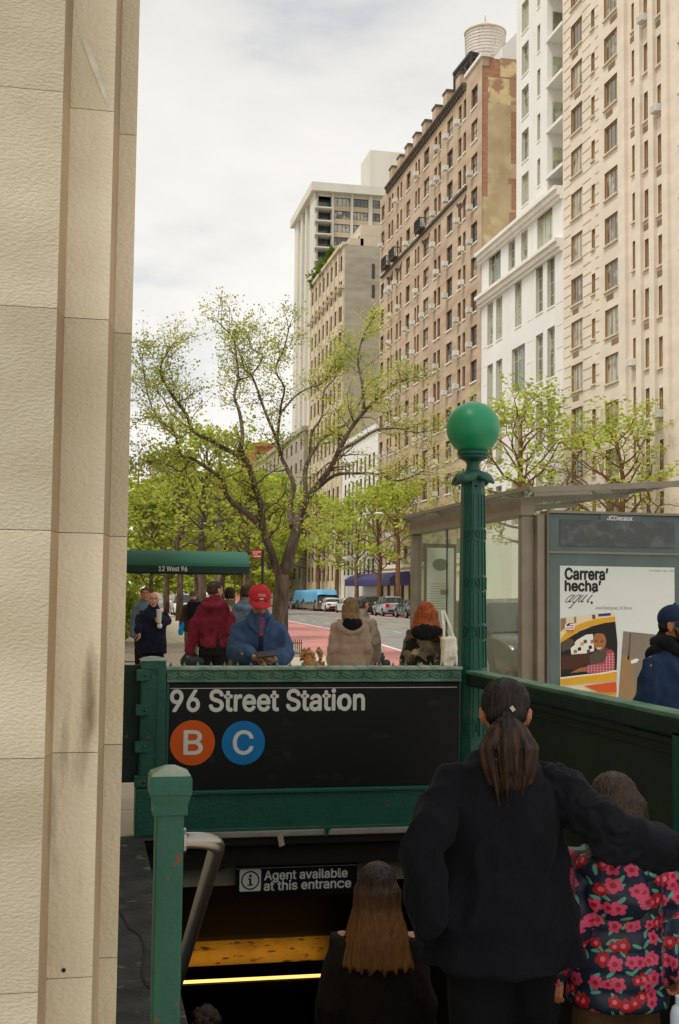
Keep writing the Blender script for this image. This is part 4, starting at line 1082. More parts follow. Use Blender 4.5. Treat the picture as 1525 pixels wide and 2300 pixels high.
for (pa, pb, ya, za) in ((776, 808, 545, 560), (801, 840, 516, 560)):
    a, b_ = at(pa, za, Y=yD + 2), at(pb, ya, Y=yD + 2); ho.box(a.x, b_.x + (6 if pb == 840 else 0), yD + .05, yD + 9, zD, b_.z)
onto(ho, 'wall', ['brick_sand', 'brick_grey', 'reveal', 'brick_sand', 'stone_trim'], sb)
add_windows(NF, hs, sb, (), (.5,), 'frame_dark', 'glass_grey', .07, None, .2, limit=96)
sw_ = MB(); a, b_ = at(828, 668, Y=yD), at(836, 590, Y=yD)
for (ya, yb) in ((592, 625), (640, 668), (690, 715)):
    a, b_ = at(834, yb, Y=yD), at(840.5, ya, Y=yD); sw_.box(a.x, b_.x, yD - .05, yD + .02, a.z, b_.z)
onto(sw_, 'gable_window', 'frame_dark', sb)
m = MB()                                               # slanting terrace parasol roof
a, b_, c = at(783, 562, Y=yD + .6), at(812, 520, Y=yD + .6), at(800, 562, Y=yD + .6)
m.prism([(0, 0), (b_.x - a.x, b_.z - a.z), (b_.x - a.x, b_.z - a.z + .35), (-.3, .25)], a, UX, UZ, (0, 4, 0)); onto(m, 'terrace_awning', 'stone_trim', sb)
# tower
pT = at(705, 1338, Y=205); xT, yTw = pT.x, 205.0
zR = at(705, 413, Y=yTw).z; zS = at(705, 432, Y=yTw).z
tw = thing('tower_block', 'tall pale concrete tower with overhanging flat roof and stacked corner balconies', 'building', (xT, yTw, 0))
xW = at(655, 1338, Y=yTw + 34).x
D_ = 20.0
ho = MB()
SFc = Facade(xT, yTw, 0.0)                              # faces the viewer
WFc = Facade(xT, yTw + D_, R(-90))                      # towards the street
fw_ = 26.0
flT = (at(770, 444, Y=yTw).z - at(770, 533, Y=yTw).z) / 3
px2u = lambda px: at(px, 480, Y=yTw).x - xT
zw = [zS - .5 - flT * k for k in range(0, 24)]
hs = []; bal = []
for z in zw:
    for (x0, x1) in ((751, 785), (792, 825), (835, 868)): hs.append((px2u(x0), px2u(x1), z - flT * .62, z))
    bal.append((px2u(708), px2u(744), z - flT + .02, z))
SFc.wall(ho, 0, fw_, 0, zS, hs + [b_ for b_ in bal], .25, rev=2)
for (a, b_, c, d) in bal: ho.use(3); ho.face([SFc.p(a, c, -1.6), SFc.p(b_, c, -1.6), SFc.p(b_, d, -1.6), SFc.p(a, d, -1.6)]); ho.face([SFc.p(a, c), SFc.p(a, c, -1.6), SFc.p(a, d, -1.6), SFc.p(a, d)]); ho.face([SFc.p(b_, c), SFc.p(b_, c, -1.6), SFc.p(b_, d, -1.6), SFc.p(b_, d)])
ho.use(1)
for (a, b_, c, d) in hs: SFc.bar(ho, a, b_, c - flT * .38 + .04, c - .04, -.02, .03)
ho.use(0)
hw2 = [(D_ * .42, D_ * .55, z - flT * .55, z) for z in zw]
WFc.wall(ho, 0, D_, 0, zS, hw2, .5, rev=2)
for (pa, pb) in ((705.5, 708), (745, 750), (786, 791), (826, 834)): SFc.bar(ho, px2u(pa), px2u(pb), 0, zS, 0, .5)
for (a, b_) in ((0, 3.5), (6.5, 8.2), (11.2, 12.6), (16, 19.9)): WFc.bar(ho, a, b_, 0, zS, 0, .8)
body(ho, xT, xT + fw_, yTw, yTw + D_, 0, zS, skip=('w', 's'))
ho.box(at(830, 400, Y=yTw + 14).x, at(830, 400, Y=yTw + 14).x + 9, yTw + 14, yTw + 22, zS, at(835, 336, Y=yTw + 14).z)
onto(ho, 'wall', ['concrete_pale', 'spandrel', 'reveal', 'shop_glass'], tw)
m = MB(); m.box(xT - 1.5, xT + fw_ + 2, yTw - 1.5, yTw + D_ + 1.5, zS, zR); onto(m, 'roof_slab', 'concrete_pale', tw)
add_windows(SFc, hs, tw, (.25, .5, .75), (), 'frame_dark', 'glass_grey', .1, None, .2, limit=72)
add_windows(WFc, hw2, tw, (.5,), (), 'frame_dark', 'glass_grey', .1, None, .45)
for (a, b_, c, d) in bal[:15]:
    m = MB(); SFc.bar(m, a - .1, b_, c - .12, c + .12, -1.55, 1.3); SFc.bar(m, a - .1, a + .05, c + .12, c + 1.3, -.2, 1.3)
    bo = onto(m, 'balcony', 'concrete_pale', tw); m = MB()
    for t in range(8): SFc.bar(m, a + (b_ - a) * t / 7 - .03, a + (b_ - a) * t / 7 + .03, c + .12, c + 1.2, 1.2, 1.26)
    SFc.bar(m, a, b_, c + 1.15, c + 1.22, 1.18, 1.28)
    g_ = m.build('balustrade', 'iron'); g_.parent = bo; g_.matrix_parent_inverse = Matrix.Translation(-Vector(tw.location))
# rusty brick house closing the row, and the ones far down the street
def block(nm, lab, x0, x1, y0, y1, z1, m_, fl_=3.2, n_=6, wz=1.7, gl_='glass_grey', nw=5):
    t = thing(nm, lab, 'building', (x0, y0, 0)); ho = MB(); S = Facade(x0, y0, 0.0); W = Facade(x0, y1, R(-90)); h1, h2 = [], []
    k = 0
    while z1 - 1.2 - wz - k * fl_ > 2:
        z = z1 - 1.2 - k * fl_; k += 1
        for i in range(n_): u = (x1 - x0) * (i + .5) / n_; h1.append((u - .8, u + .8, z - wz, z))
        for i in range(nw): u = (y1 - y0) * (i + .5) / nw; h2.append((u - .8, u + .8, z - wz, z))
    S.wall(ho, 0, x1 - x0, 0, z1, h1, .2, 1); W.wall(ho, 0, y1 - y0, 0, z1, h2, .2, 1); body(ho, x0, x1, y0, y1, 0, z1, skip=('w', 's'))
    S.bar(ho, 0, x1 - x0, z1 - .3, z1 + .4, 0, .3); W.bar(ho, 0, y1 - y0, z1 - .3, z1 + .4, 0, .3)
    onto(ho, 'wall', [m_, 'reveal'], t); add_windows(S, h1, t, (.5,), (.5,), 'frame_dark', gl_, .08, None, .18, limit=60); add_windows(W, h2, t, (.5,), (.5,), 'frame_dark', gl_, .08, None, .18, limit=30)
block('rust_brick_building', 'rust-red brick house far down the street behind the big tree', XF + .3, XF + 16, yE2 + 60, yE2 + 85, at(610, 1000, Y=yE2 + 60).z, 'brick_rust')
f0 = at(345, 1040, Y=330); f1 = at(402, 1040, Y=330)
block('distant_tower', 'brown balconied tower far away at the end of the street', f0.x, f1.x, 330, 350, at(370, 1037, Y=330).z, 'spandrel', 3.0, 5, 1.5)
block('distant_house', 'plain tan house far away closing the end of the street', -24, 9, 360, 380, 24, 'brick_sand', 3.2, 8)
block('distant_row', 'grey brick house far down the north side beyond the rusty one', XF, XF + 18, yE2 + 4, yE2 + 56, 26, 'brick_grey', 3.2, 5, nw=12)
# shrubs on the terraces
def bush(name, lab, c, r_, n_=260, cone=False, m_='bush', grp=None):
    m = MB()
    for k in range(n_):
        d = Vector((rnd.gauss(0, 1), rnd.gauss(0, 1), rnd.gauss(0, 1))).normalized() * (rnd.random() ** .4)
        p = Vector((d.x * r_[0], d.y * r_[1], d.z * r_[2] + r_[2]))
        if cone: f_ = 1 - p.z / (2.1 * r_[2]); p.x *= f_ * 1.5; p.y *= f_ * 1.5
        s_ = max(r_) * .16; a = Vector((rnd.uniform(-1, 1), rnd.uniform(-1, 1), rnd.uniform(-1, 1))).normalized(); b_ = a.cross(Vector((rnd.uniform(-1, 1), rnd.uniform(-1, 1), rnd.uniform(-1, 1)))).normalized()
        m.face([p - a * s_, p + b_ * s_ * .6, p + a * s_, p - b_ * s_ * .6])
    o = m.build(name, m_); o.location = c; return tag(o, lab, 'shrub', grp)
leaf_mat('shrub_leaf', (120, 140, 52), (70, 92, 30))
for (px, py, yy, rr0, cone, lab) in ((745, 583, yD + 8, 1.3, True, 'topmost green shrub on the sandy house terrace'), (730, 610, yD + 12, 1.3, False, 'middle shrub on the sandy house parapet'), (711, 636, yD + 18, 1.5, False, 'lowest wide shrub on the sandy house parapet')):
    c = at(px, py + 12, X=XF + .3); bush('terrace_shrub', lab, c, (rr0, rr0, rr0 * 1.1), 260, cone, 'shrub_leaf', 'shrubs on the sandy house')
c = at(1105, 548, X=XF + 1.2); bush('roof_conifer', 'small conifer behind the white cornice against the ochre gable', (c.x, c.y, zc_a), (.7, .7, 1.6), 260, True, 'shrub_leaf')
# ================================================================== BUS SHELTER
mat('alu', (136, 127, 112), 0.4, 0.08, 5, metal=0.6)
mat('alu_dark', (84, 78, 70), 0.45, 0.1, 5, metal=0.5)
mat('frame_blue', (94, 110, 107), 0.45, 0.08, 3, metal=0.3)
mat('paper', (214, 220, 214), 0.6, 0.02, 2); flat('ink', (44, 36, 32)); flat('ink_pale', (120, 118, 110))
glass_mat('shelter_glass', (.92, .95, .90), .10)
glass_mat('roof_glass', (.86, .90, .88), .2)
XS = 4.6; YN, YFr = 12.04, 16.6
shl = thing('bus_shelter', 'glass and steel bus shelter with slanting glass roof on the pavement', 'bus shelter', (XS, YN, 0))
zbm = at(1190, 1115, X=XS).z
m = MB(); m.box(XS - .07, XS + .09, YN + .1, YFr + .08, zbm - .2, zbm, .01); onto(m, 'roof_beam', 'alu', shl)
for yy in (YN + .16, YFr):
    m = MB(); m.box(XS - .05, XS + .09, yy - .05, yy + .07, 0, zbm - .2, .008); onto(m, 'post', 'alu', shl)
zg1 = zbm - .2
for k in range(3):                                   # back-wall panes, their joints showing dark
    ya, yb = YN + .24 + k * (YFr - .1 - YN - .24) / 3, YN + .24 + (k + 1) * (YFr - .1 - YN - .24) / 3
    m = MB(); m.box(XS + .01, XS + .022, ya + .008, yb - .008, .25, zg1 - .01); onto(m, 'glass_pane', 'shelter_glass', shl)
    if k: m = MB(); m.box(XS + .008, XS + .024, ya - .008, ya + .008, .25, zg1); onto(m, 'glazing_bar', 'alu_dark', shl)
m = MB(); m.box(XS - .02, XS + .04, YN + .2, YFr, .18, .25, .004); onto(m, 'bottom_rail', 'alu', shl)
# far end pane with the printed route map
m = MB(); m.box(XS + .1, XS + 1.45, YFr - .02, YFr - .008, .25, zg1 - .02); onto(m, 'glass_pane', 'shelter_glass', shl)
mx0, mx1 = XS + .16, XS + .56
m = MB(); m.box(mx0 - .04, mx1 + .04, YFr - .06, YFr - .03, .7, zbm - .32, .006); bd = onto(m, 'map_case', 'alu_dark', shl)
m = MB(); yq = YFr - .064; m.face([(mx0, yq, .75), (mx1, yq, .75), (mx1, yq, zbm - .38), (mx0, yq, zbm - .38)])
m.use(1)
for k in range(24):
    z = zbm - .9 - k * .035
    m.face([(mx0 + .05, yq - .002, z), (mx0 + .05 + rnd.uniform(.1, .28), yq - .002, z), (mx0 + .3, yq - .002, z + .008), (mx0 + .05, yq - .002, z + .008)])
m.use(2); m.ball(((mx0 + mx1) / 2, yq, zbm - .62), (.12, .004, .09), 12, 8); m.box(mx0 + .2, mx0 + .32, yq - .004, yq - .001, zbm - 1.05, zbm - .98)
onto(m, 'route_map', ['paper', 'ink_pale', 'frame_blue'], bd)
# slanted roof: glass panels on arms with fascia
m = MB()
zr_ = zbm + .05
for k in range(3):
    ya, yb = YN - .35 + k * (YFr - YN + .45) / 3, YN - .35 + (k + 1) * (YFr - YN + .45) / 3
    m = MB(); m.raw([(XS - .14, ya + .01, zr_), (XS + 1.75, ya + .01, zr_ + .14), (XS + 1.75, yb - .01, zr_ + .14), (XS - .14, yb - .01, zr_), (XS - .14, ya + .01, zr_ + .014), (XS + 1.75, ya + .01, zr_ + .154), (XS + 1.75, yb - .01, zr_ + .154), (XS - .14, yb - .01, zr_ + .014)],
                    [(0, 1, 2, 3), (4, 7, 6, 5), (0, 4, 5, 1), (1, 5, 6, 2), (2, 6, 7, 3), (3, 7, 4, 0)]); onto(m, 'roof_pane', 'roof_glass', shl)
for k in range(4):
    ya = YN - .35 + k * (YFr - YN + .45) / 3
    m = MB(); m.obox((XS + .8, ya, zr_ + .05), (.95, 0, .063), (0, .03, 0), (0, 0, .03)); m.obox((XS + .2, ya, zr_ - .01), (.3, 0, .02), (0, .025, 0), (0, 0, .05)); onto(m, 'roof_arm', 'alu', shl)
m = MB(); m.box(XS - .16, XS - .13, YN - .4, YFr + .12, zr_ - .015, zr_ + .03); onto(m, 'roof_edge', 'alu', shl)
m = MB(); m.box(XS + 1.74, XS + 1.79, YN - .4, YFr + .12, zr_ + .13, zr_ + .18); onto(m, 'roof_edge', 'alu', shl)
# bench inside
m = MB(); m.box(XS + .25, XS + .6, YN + 1.2, YFr - .9, .44, .48, .01); onto(m, 'bench_seat', 'alu_dark', shl)
for yy in (YN + 1.6, YFr - 1.3): m = MB(); m.box(XS + .38, XS + .46, yy - .03, yy + .03, 0, .44); onto(m, 'bench_leg', 'alu_dark', shl)

# advertising case at the near end of the shelter, standing across the pavement
YA = YN
def A(px, py, d=0.0): return at(px, py, Y=YA + d)
ax0, ax1 = A(1190, 1345).x, A(1590, 1345).x
pz1 = A(1235, 1148).z
ad = thing('advertising_case', 'grey-blue lit poster case with steel edge carrying the Carrera hecha poster', 'poster case', ((ax0 + ax1) / 2, YA, 0))
px1_, px0_ = A(1515, 1400).x, A(1257, 1400).x
pzt = A(1388, 1273).z; pzb = .42
m = MB(); fx0 = A(1228, 1400).x; fx1 = px1_ + (px0_ - fx0)
m.box(fx0 + .012, fx1 - .012, YA, YA + .2, .15, pz1 - .02, .015)
onto(m, 'case_body', 'frame_blue', ad)
m = MB(); m.box(fx0 - .0, fx0 + .012, YA - .02, YA + .21, .1, pz1, .004); m.box(fx1 - .012, fx1, YA - .02, YA + .21, .1, pz1, .004)
m.box(fx0 - .10, fx0 - .002, YA + .02, YA + .2, 0, pz1 - .03, .02); m.box(fx0 + .013, fx1 - .013, YA - .02, YA + .21, pz1 - .02, pz1 + .01, .004)
zdv = A(1388, 1243).z
m.box(fx0 + .013, fx1 - .013, YA - .016, YA, zdv - .012, zdv + .012, .003)
onto(m, 'steel_edge', 'alu', ad)
m = MB(); m.box(fx0 + .0, fx1, YA + .04, YA + .16, 0, .12, .01); onto(m, 'plinth', 'alu_dark', ad)
hz0, hz1 = A(1388, 1229).z, A(1388, 1170).z
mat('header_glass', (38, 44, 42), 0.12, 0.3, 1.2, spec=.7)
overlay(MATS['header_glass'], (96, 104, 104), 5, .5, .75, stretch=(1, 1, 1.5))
overlay(MATS['header_glass'], (46, 62, 34), 9, .54, .7, seed=(4, 2, 1))  # grey and green blotches: reflected surroundings and trees painted into the glass colour
m = MB(); m.box(px0_, px1_, YA - .012, YA - .001, hz0, hz1, .002); hd = onto(m, 'header_panel', 'header_glass', ad)
m = MB()                                               # reflected skyline, painted as pale strips low on the header glass
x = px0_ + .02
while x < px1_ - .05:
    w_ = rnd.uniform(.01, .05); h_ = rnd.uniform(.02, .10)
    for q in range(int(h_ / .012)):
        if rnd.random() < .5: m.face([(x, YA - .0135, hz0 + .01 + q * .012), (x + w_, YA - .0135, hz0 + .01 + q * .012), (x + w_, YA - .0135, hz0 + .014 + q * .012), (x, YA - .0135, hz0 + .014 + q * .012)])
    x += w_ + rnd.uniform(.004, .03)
onto(m, 'skyline_reflection', flat('reflection_grey', (84, 88, 76)), hd)
m = MB(); bx0, bx1 = A(1347, 1164).x, A(1437, 1164).x; bz0, bz1 = A(1390, 1171).z, A(1390, 1158).z
m.box(bx0, bx1, YA - .014, YA - .002, bz0 - .005, bz1 + .004, .002); nm_ = onto(m, 'maker_plate', flat('plate_grey', (92, 100, 112)), ad)
m = MB(); lettering(m, 'JCDecaux', 1364, 1159, 1420, 1169, YA - .0165, .02); onto(m, 'lettering', 'sign_white', nm_)
m = MB(); m.box(px0_, px1_, YA - .006, YA - .001, pzb, pzt); ps = onto(m, 'poster', 'paper', ad)
yp = YA - .0075
m = MB()
lettering(m, 'Carrera\u2019', 1269, 1277, 1365, 1302, yp, .035); lettering(m, 'hecha\u2019', 1269, 1305, 1349, 1328, yp, .035)
# the slanted serif word, drawn with thin and thick strokes
def strokes(mb, segs, x0, x1, z0, z1, shear=.25, wt=.055):
    for pts, w in segs:
        P_ = []
        for (u, v) in pts: P_.append(Vector((x0 + (u + shear * v) * (x1 - x0), 0, z0 + v * (z1 - z0))))
        for i in range(len(P_) - 1):
            d = P_[i + 1] - P_[i]; n_ = Vector((-d.z, 0, d.x)).normalized() * (w * (z1 - z0))
            n2 = n_ * .55
            a, b_ = P_[i], P_[i + 1]; e_ = d.normalized() * w * .2 * (z1 - z0)
            mb.raw([(q.x, yp, q.z) for q in (a - n2 - e_, a + n2 - e_, b_ + n2 + e_, b_ - n2 + e_)], [(0, 1, 2, 3)])
def arc_(cx, cy, rx, ry, a0, a1, n=10): return [(cx + rx * math.cos(R(a0 + (a1 - a0) * i / n)), cy + ry * math.sin(R(a0 + (a1 - a0) * i / n))) for i in range(n + 1)]
xz = lambda x, y: (A(x, y).x, A(x, y).z)
(qx0, qz1), (qx1, qz0) = xz(1266, 1335), xz(1324, 1353)
sg_ = [(arc_(.10, .45, .09, .5, 40, 330), .07), ([(.20, .95), (.17, .3), (.20, 0), (.25, .12)], .10),
       (arc_(.38, .45, .09, .5, 40, 330), .07), ([(.48, .95), (.44, -.2), (.42, -.75)], .10), ([(.34, -.75), (.50, -.75)], .05),
       ([(.56, .95), (.54, .25), (.59, 0), (.68, .25)], .08), ([(.70, .95), (.68, .2), (.72, 0), (.77, .12)], .10),
       ([(.93, .95), (.91, .2), (.95, 0), (1.0, .12)], .10), ([(.88, 1.22), (1.0, 1.62)], .11)]
strokes(m, sg_, qx0, qx1 - (qx1 - qx0) * .06, qz0, qz1)
dc = A(1328, 1354); m.raw([(dc.x + .014 * math.cos(t * math.pi / 6), yp, dc.z + .014 * math.sin(t * math.pi / 6)) for t in range(12)], [tuple(range(12))])
onto(m, 'lettering', 'ink', ps)
m = MB(); lettering(m, 'En tiendas   App   Web', 1459, 1280, 1514, 1285, yp, 0)
onto(m, 'small_print', 'ink_pale', ps)
m = MB(); lettering(m, 'Jos\u00e9 Rodr\u00edguez, El Bronx', 1336, 1362, 1420, 1371, yp, 0, .3); onto(m, 'signature', 'ink_pale', ps)
# snapshot of the cab driver at the window, printed flat in layers
for nm_, c_ in (('ph_cream', (226, 210, 170)), ('ph_yellow', (214, 160, 40)), ('ph_dark', (34, 30, 28)), ('ph_white', (226, 226, 218)), ('ph_brown', (74, 46, 34)), ('ph_skin', (160, 104, 66)), ('ph_shirt', (176, 66, 72)), ('ph_check', (206, 170, 184)), ('ph_orange', (206, 84, 34)), ('ph_grey', (128, 118, 106)), ('ph_tan', (150, 120, 84)), ('ph_blue', (52, 62, 120)), ('ph_red', (190, 50, 50)), ('ph_mid', (84, 74, 64))): flat(nm_, c_)
ph = {}
def PH(k, pts, lay):
    ph.setdefault(k, MB()).raw([(A(x, y).x, yp - .0006 * lay, A(x, y).z) for x, y in pts], [tuple(range(len(pts)))])
zc2 = lambda x, y: (1240 + x * .18689, 1240 + y * .18689)      # from the enlarged view of the poster
def PZ(k, pts, lay): PH(k, [zc2(*p) for p in pts], lay)
PZ('ph_cream', [(95, 800), (160, 790), (370, 770), (470, 750), (742, 728), (775, 1050), (768, 1690), (90, 1640)], 1)
PZ('ph_tan', [(95, 800), (160, 790), (165, 900), (95, 960)], 2); PZ('ph_tan', [(255, 780), (285, 778), (285, 850), (258, 860)], 2); PZ('ph_mid', [(475, 755), (505, 752), (520, 800), (480, 810)], 2); PZ('ph_blue', [(548, 745), (700, 732), (700, 765), (552, 778)], 2)
PZ('ph_yellow', [(95, 1060), (130, 1000), (190, 940), (270, 890), (400, 840), (560, 800), (750, 775), (752, 835), (560, 868), (400, 910), (280, 970), (180, 1050), (95, 1120)], 3)
PZ('ph_dark', [(95, 1095), (200, 1030), (330, 950), (470, 895), (620, 855), (755, 838), (780, 1100), (770, 1440), (95, 1505)], 4)
PZ('ph_white', [(215, 1150), (290, 1060), (400, 995), (485, 985), (500, 1190), (380, 1225), (225, 1235)], 5)
PZ('ph_brown', [(95, 1250), (250, 1230), (450, 1215), (450, 1330), (300, 1400), (110, 1420)], 5)
PZ('ph_mid', [(100, 1110), (180, 1040), (240, 1050), (270, 1110), (200, 1170), (110, 1200)], 5)
for (a, b_, k) in ((330, 1090, 'ph_yellow'), (300, 1150, 'ph_dark'), (430, 1130, 'ph_dark'), (250, 1180, 'ph_tan'), (370, 1060, 'ph_mid'), (455, 1060, 'ph_tan'), (410, 1180, 'ph_mid')): PZ(k, [(a, b_), (a + 38, b_ - 8), (a + 46, b_ + 30), (a + 4, b_ + 42)], 6)
ell = lambda cx, cy, rx, ry, n=18: [(cx + rx * math.cos(2 * math.pi * i / n), cy + ry * math.sin(2 * math.pi * i / n)) for i in range(n)]
PZ('ph_mid', [(440, 1240), (520, 1190), (640, 1150), (700, 1180), (690, 1330), (560, 1380), (450, 1350)], 7)
PZ('ph_skin', ell(565, 1075, 78, 112), 8); PZ('ph_dark', [(480, 1000), (500, 930), (560, 900), (640, 920), (665, 1010), (600, 1040), (500, 1010)], 9)
PZ('ph_skin', [(490, 1000), (540, 975), (610, 985), (640, 1040), (600, 1050), (500, 1020)], 10); PZ('ph_brown', [(505, 1068), (535, 1062), (535, 1078), (505, 1080)], 11); PZ('ph_brown', [(575, 1068), (605, 1066), (605, 1080), (575, 1082)], 11); PZ('ph_white', [(525, 1150), (590, 1148), (570, 1166), (540, 1166)], 11)
PZ('ph_shirt', [(640, 1190), (700, 1170), (735, 1200), (745, 1330), (740, 1420), (700, 1455), (560, 1462), (410, 1452), (402, 1375), (520, 1345), (610, 1320), (650, 1260)], 12)
for k in range(9):
    x = 425 + k * 36; PZ('ph_check', [(x, 1372), (x + 6, 1372), (x + 4, 1452), (x - 2, 1452)] if k < 6 else [(x, 1215 + (8 - k) * 20), (x + 6, 1215 + (8 - k) * 20), (x + 8, 1440), (x + 2, 1440)], 13)
for k in range(7): y = 1225 + k * 33; x0 = 650 if y < 1340 else 410; PZ('ph_check', [(x0, y + 4), (742, y - 4), (742, y + 1), (x0, y + 9)], 13)
PZ('ph_skin', [(402, 1378), (404, 1440), (340, 1440), (270, 1450), (205, 1456), (260, 1425), (330, 1392)], 13)
PZ('ph_white', [(90, 1508), (400, 1470), (560, 1455), (768, 1418), (768, 1436), (560, 1472), (300, 1500), (90, 1528)], 14)
PZ('ph_yellow', [(90, 1528), (300, 1500), (560, 1472), (768, 1436), (762, 1540), (90, 1600)], 14)
PZ('ph_orange', [(370, 1612), (762, 1560), (768, 1690), (560, 1680)], 14)
PZ('ph_white', ell(205, 893, 62, 58, 24), 15); PZ('ph_blue', [(165, 870), (205, 845), (205, 890), (160, 890)], 16)
for k in range(4): y = 852 + k * 28; PZ('ph_red', [(208 if k < 2 else 160, y), (248, y), (250, y + 11), (208 if k < 2 else 160, y + 11)], 16)
PZ('ph_white', [(770, 1690), (842, 940), (850, 940), (782, 1690)], 3)
PZ('ph_grey', [(850, 952), (1300, 1000), (1420, 1020), (1400, 1900), (780, 1900)], 2); PZ('ph_tan', [(838, 1230), (960, 1260), (1000, 1900), (785, 1900)], 3); PZ('ph_mid', [(930, 975), (945, 977), (920, 1300), (900, 1290)], 3); PZ('ph_white', [(940, 1310), (1000, 1280), (1040, 1290), (1010, 1330), (945, 1345)], 4)
PZ('ph_yellow', [(90, 1650), (768, 1700), (760, 2600), (90, 2600)], 1)
for k_, mb_ in ph.items(): pass
phm = MB(); names = sorted(ph)
for i, k_ in enumerate(names): phm.use(i).raw(ph[k_].v, ph[k_].f)
onto(phm, 'printed_photograph', names, ps)

# ================================================================== AWNING OF THE HOUSE ON THE LEFT
axr = at(550, 1290, Y=37).x; za_b = at(450, 1288, Y=36.2).z; za_m = at(450, 1272, Y=36.2).z; za_t = at(450, 1238, Y=37).z
aw = thing('entrance_awning', 'long dark green barrel awning reading 12 West 96 reaching over the pavement', 'awning', (axr, 37, 0))
hwid = 1.15; K = 9
arc = [(-hwid, za_b), (-hwid, za_m)] + [(-hwid * math.cos(math.pi * i / (2 * K)), za_m + (za_t - za_m) * math.sin(math.pi * i / (2 * K))) for i in range(1, 2 * K)] + [(hwid, za_m), (hwid, za_b)]
m = MB()
for i in range(len(arc) - 1):
    (y0, z0), (y1, z1) = arc[i], arc[i + 1]; m.use(1 if i in (0, len(arc) - 2) else 0)
    m.face([(.09, 37 + y0, z0), (axr, 37 + y0, z0), (axr, 37 + y1, z1), (.09, 37 + y1, z1)])
m.use(1); m.face([(axr, 37 + y, z) for y, z in arc])
fb = onto(m, 'fabric', ['canopy_green', 'canopy_green_dark'], aw)
m = MB()
for k in range(9): x = .1 + (axr - .2) * k / 8; m.tube([(x, 37 + y * .985, z - .015) for y, z in arc[1:-1]], .018, 6)
for s_ in (-1, 1): m.tube([(.1, 37 + s_ * (hwid - .03), za_m), (axr - .03, 37 + s_ * (hwid - .03), za_m)], .02, 6)
onto(m, 'frame', 'iron', aw)
m = MB(); lettering(m, '12 West 96', 357, 1272, 421, 1283, 37 - hwid - .012, .01); onto(m, 'lettering', 'sign_white', fb)
for px in (528, 548):
    m = MB(); q = at(px, 1340, Y=37 + (-hwid + .05 if px > 540 else hwid)); m.tube([(q.x, q.y, 0), (q.x, q.y, za_m)], .028, 8); onto(m, 'pole', flat('brass', (150, 118, 50), .35) if 'brass' not in MATS else 'brass', aw)
ah = thing('awning_house', 'stone apartment house behind the long green awning', 'building', (-12, 16, 0))
hb_ = MB(); LF = Facade(.06, 14.0, R(90)); hs = []
for k in range(2):
    for t in range(16): u = 3 + t * 5.0; hs.append((u, u + 1.4, 4.0 + k * 3.0, 6.0 + k * 3.0))
LF.wall(hb_, 0, 84, 0, 9, hs, .25, 1); hb_.face([(.06, 14, 0), (-18, 14, 0), (-18, 14, 9), (.06, 14, 9)]); hb_.face([(.06, 98, 0), (-18, 98, 0), (-18, 98, 9), (.06, 98, 9)]); hb_.face([(.06, 14, 9), (-18, 14, 9), (-18, 98, 9), (.06, 98, 9)])
onto(hb_, 'wall', ['brick_sand', 'reveal'], ah); add_windows(LF, hs, ah, (.5,), (.5,), 'frame_dark', 'glass_grey', .08, None, .2, limit=90)
# brown timber planter and dark evergreens by the wall under the awning
pl = thing('planter', 'brown stepped timber planter against the wall beneath the awning', 'planter', (.7, 33.5, 0))
mat('planter_wood', (120, 74, 34), .7, .15, 4, stretch=(1, 1, 4))
m = MB(); m.prism([(0, 0), (.75, 0), (.62, .55), (.28, .95), (0, 1.15)], (.1, 32.8, 0), UX, UZ, (0, 1.6, 0)); onto(m, 'box', 'planter_wood', pl)
m = MB(); m.box(.1, .62, 32.9, 34.3, 1.15, 1.42, .08); onto(m, 'lid', 'planter_wood', pl)

# ================================================================== SMALL STREET THINGS
hy = at(848, 1450, Y=20.5)
fh = thing('fire_hydrant', 'black fire hydrant with silver cap at the kerb', 'fire hydrant', (hy.x, 20.5, 0))
hh = hy.z
mat('hydrant_black', (26, 28, 30), .45, .1, 6); mat('silver', (186, 184, 178), .4, .08, 6, metal=.6)
m = MB(); m.lathe([(.15, 0), (.15, .04), (.10, .06), (.095, .3), (.10, hh - .24), (.125, hh - .22), (.125, hh - .19), (.105, hh - .17), (.10, hh - .12)], (0, 0, 0), 18); m.build('barrel', 'hydrant_black', fh, False)
m = MB(); m.lathe([(.115, hh - .12), (.115, hh - .10), (.10, hh - .05), (.05, hh - .015), (.025, hh - .01), (.025, hh + .02)], (0, 0, 0), 18); m.build('cap', 'silver', fh)
m = MB(); m.tube([(.08, 0, hh - .32), (.19, 0, hh - .32)], .075, 12); m.tube([(.19, 0, hh - .32), (.215, 0, hh - .32)], .055, 6); m.build('outlet', 'hydrant_black', fh)
m = MB(); m.tube([(-.08, 0, hh - .32), (-.16, 0, hh - .32)], .05, 12); m.build('outlet', 'hydrant_black', fh)
gq = at(660, 1476, Z=0)
tg = thing('tree_guard', 'low black iron hoop guard round the pit of the big tree', 'tree guard', gq[:])
for k in range(7):
    m = MB(); x = -.12 + k * .05; m.tube([(x, -.02 * k, 0), (x, -.02 * k, .42), (x + .012, -.02 * k, .45)], .012, 6); m.build('picket', 'iron', tg)
m = MB(); m.tube([(-.14, 0, .36), (.2, -.13, .36)], .012, 6); m.tube([(-.14, 0, .1), (.2, -.13, .1)], .012, 6); m.build('rail', 'iron', tg)
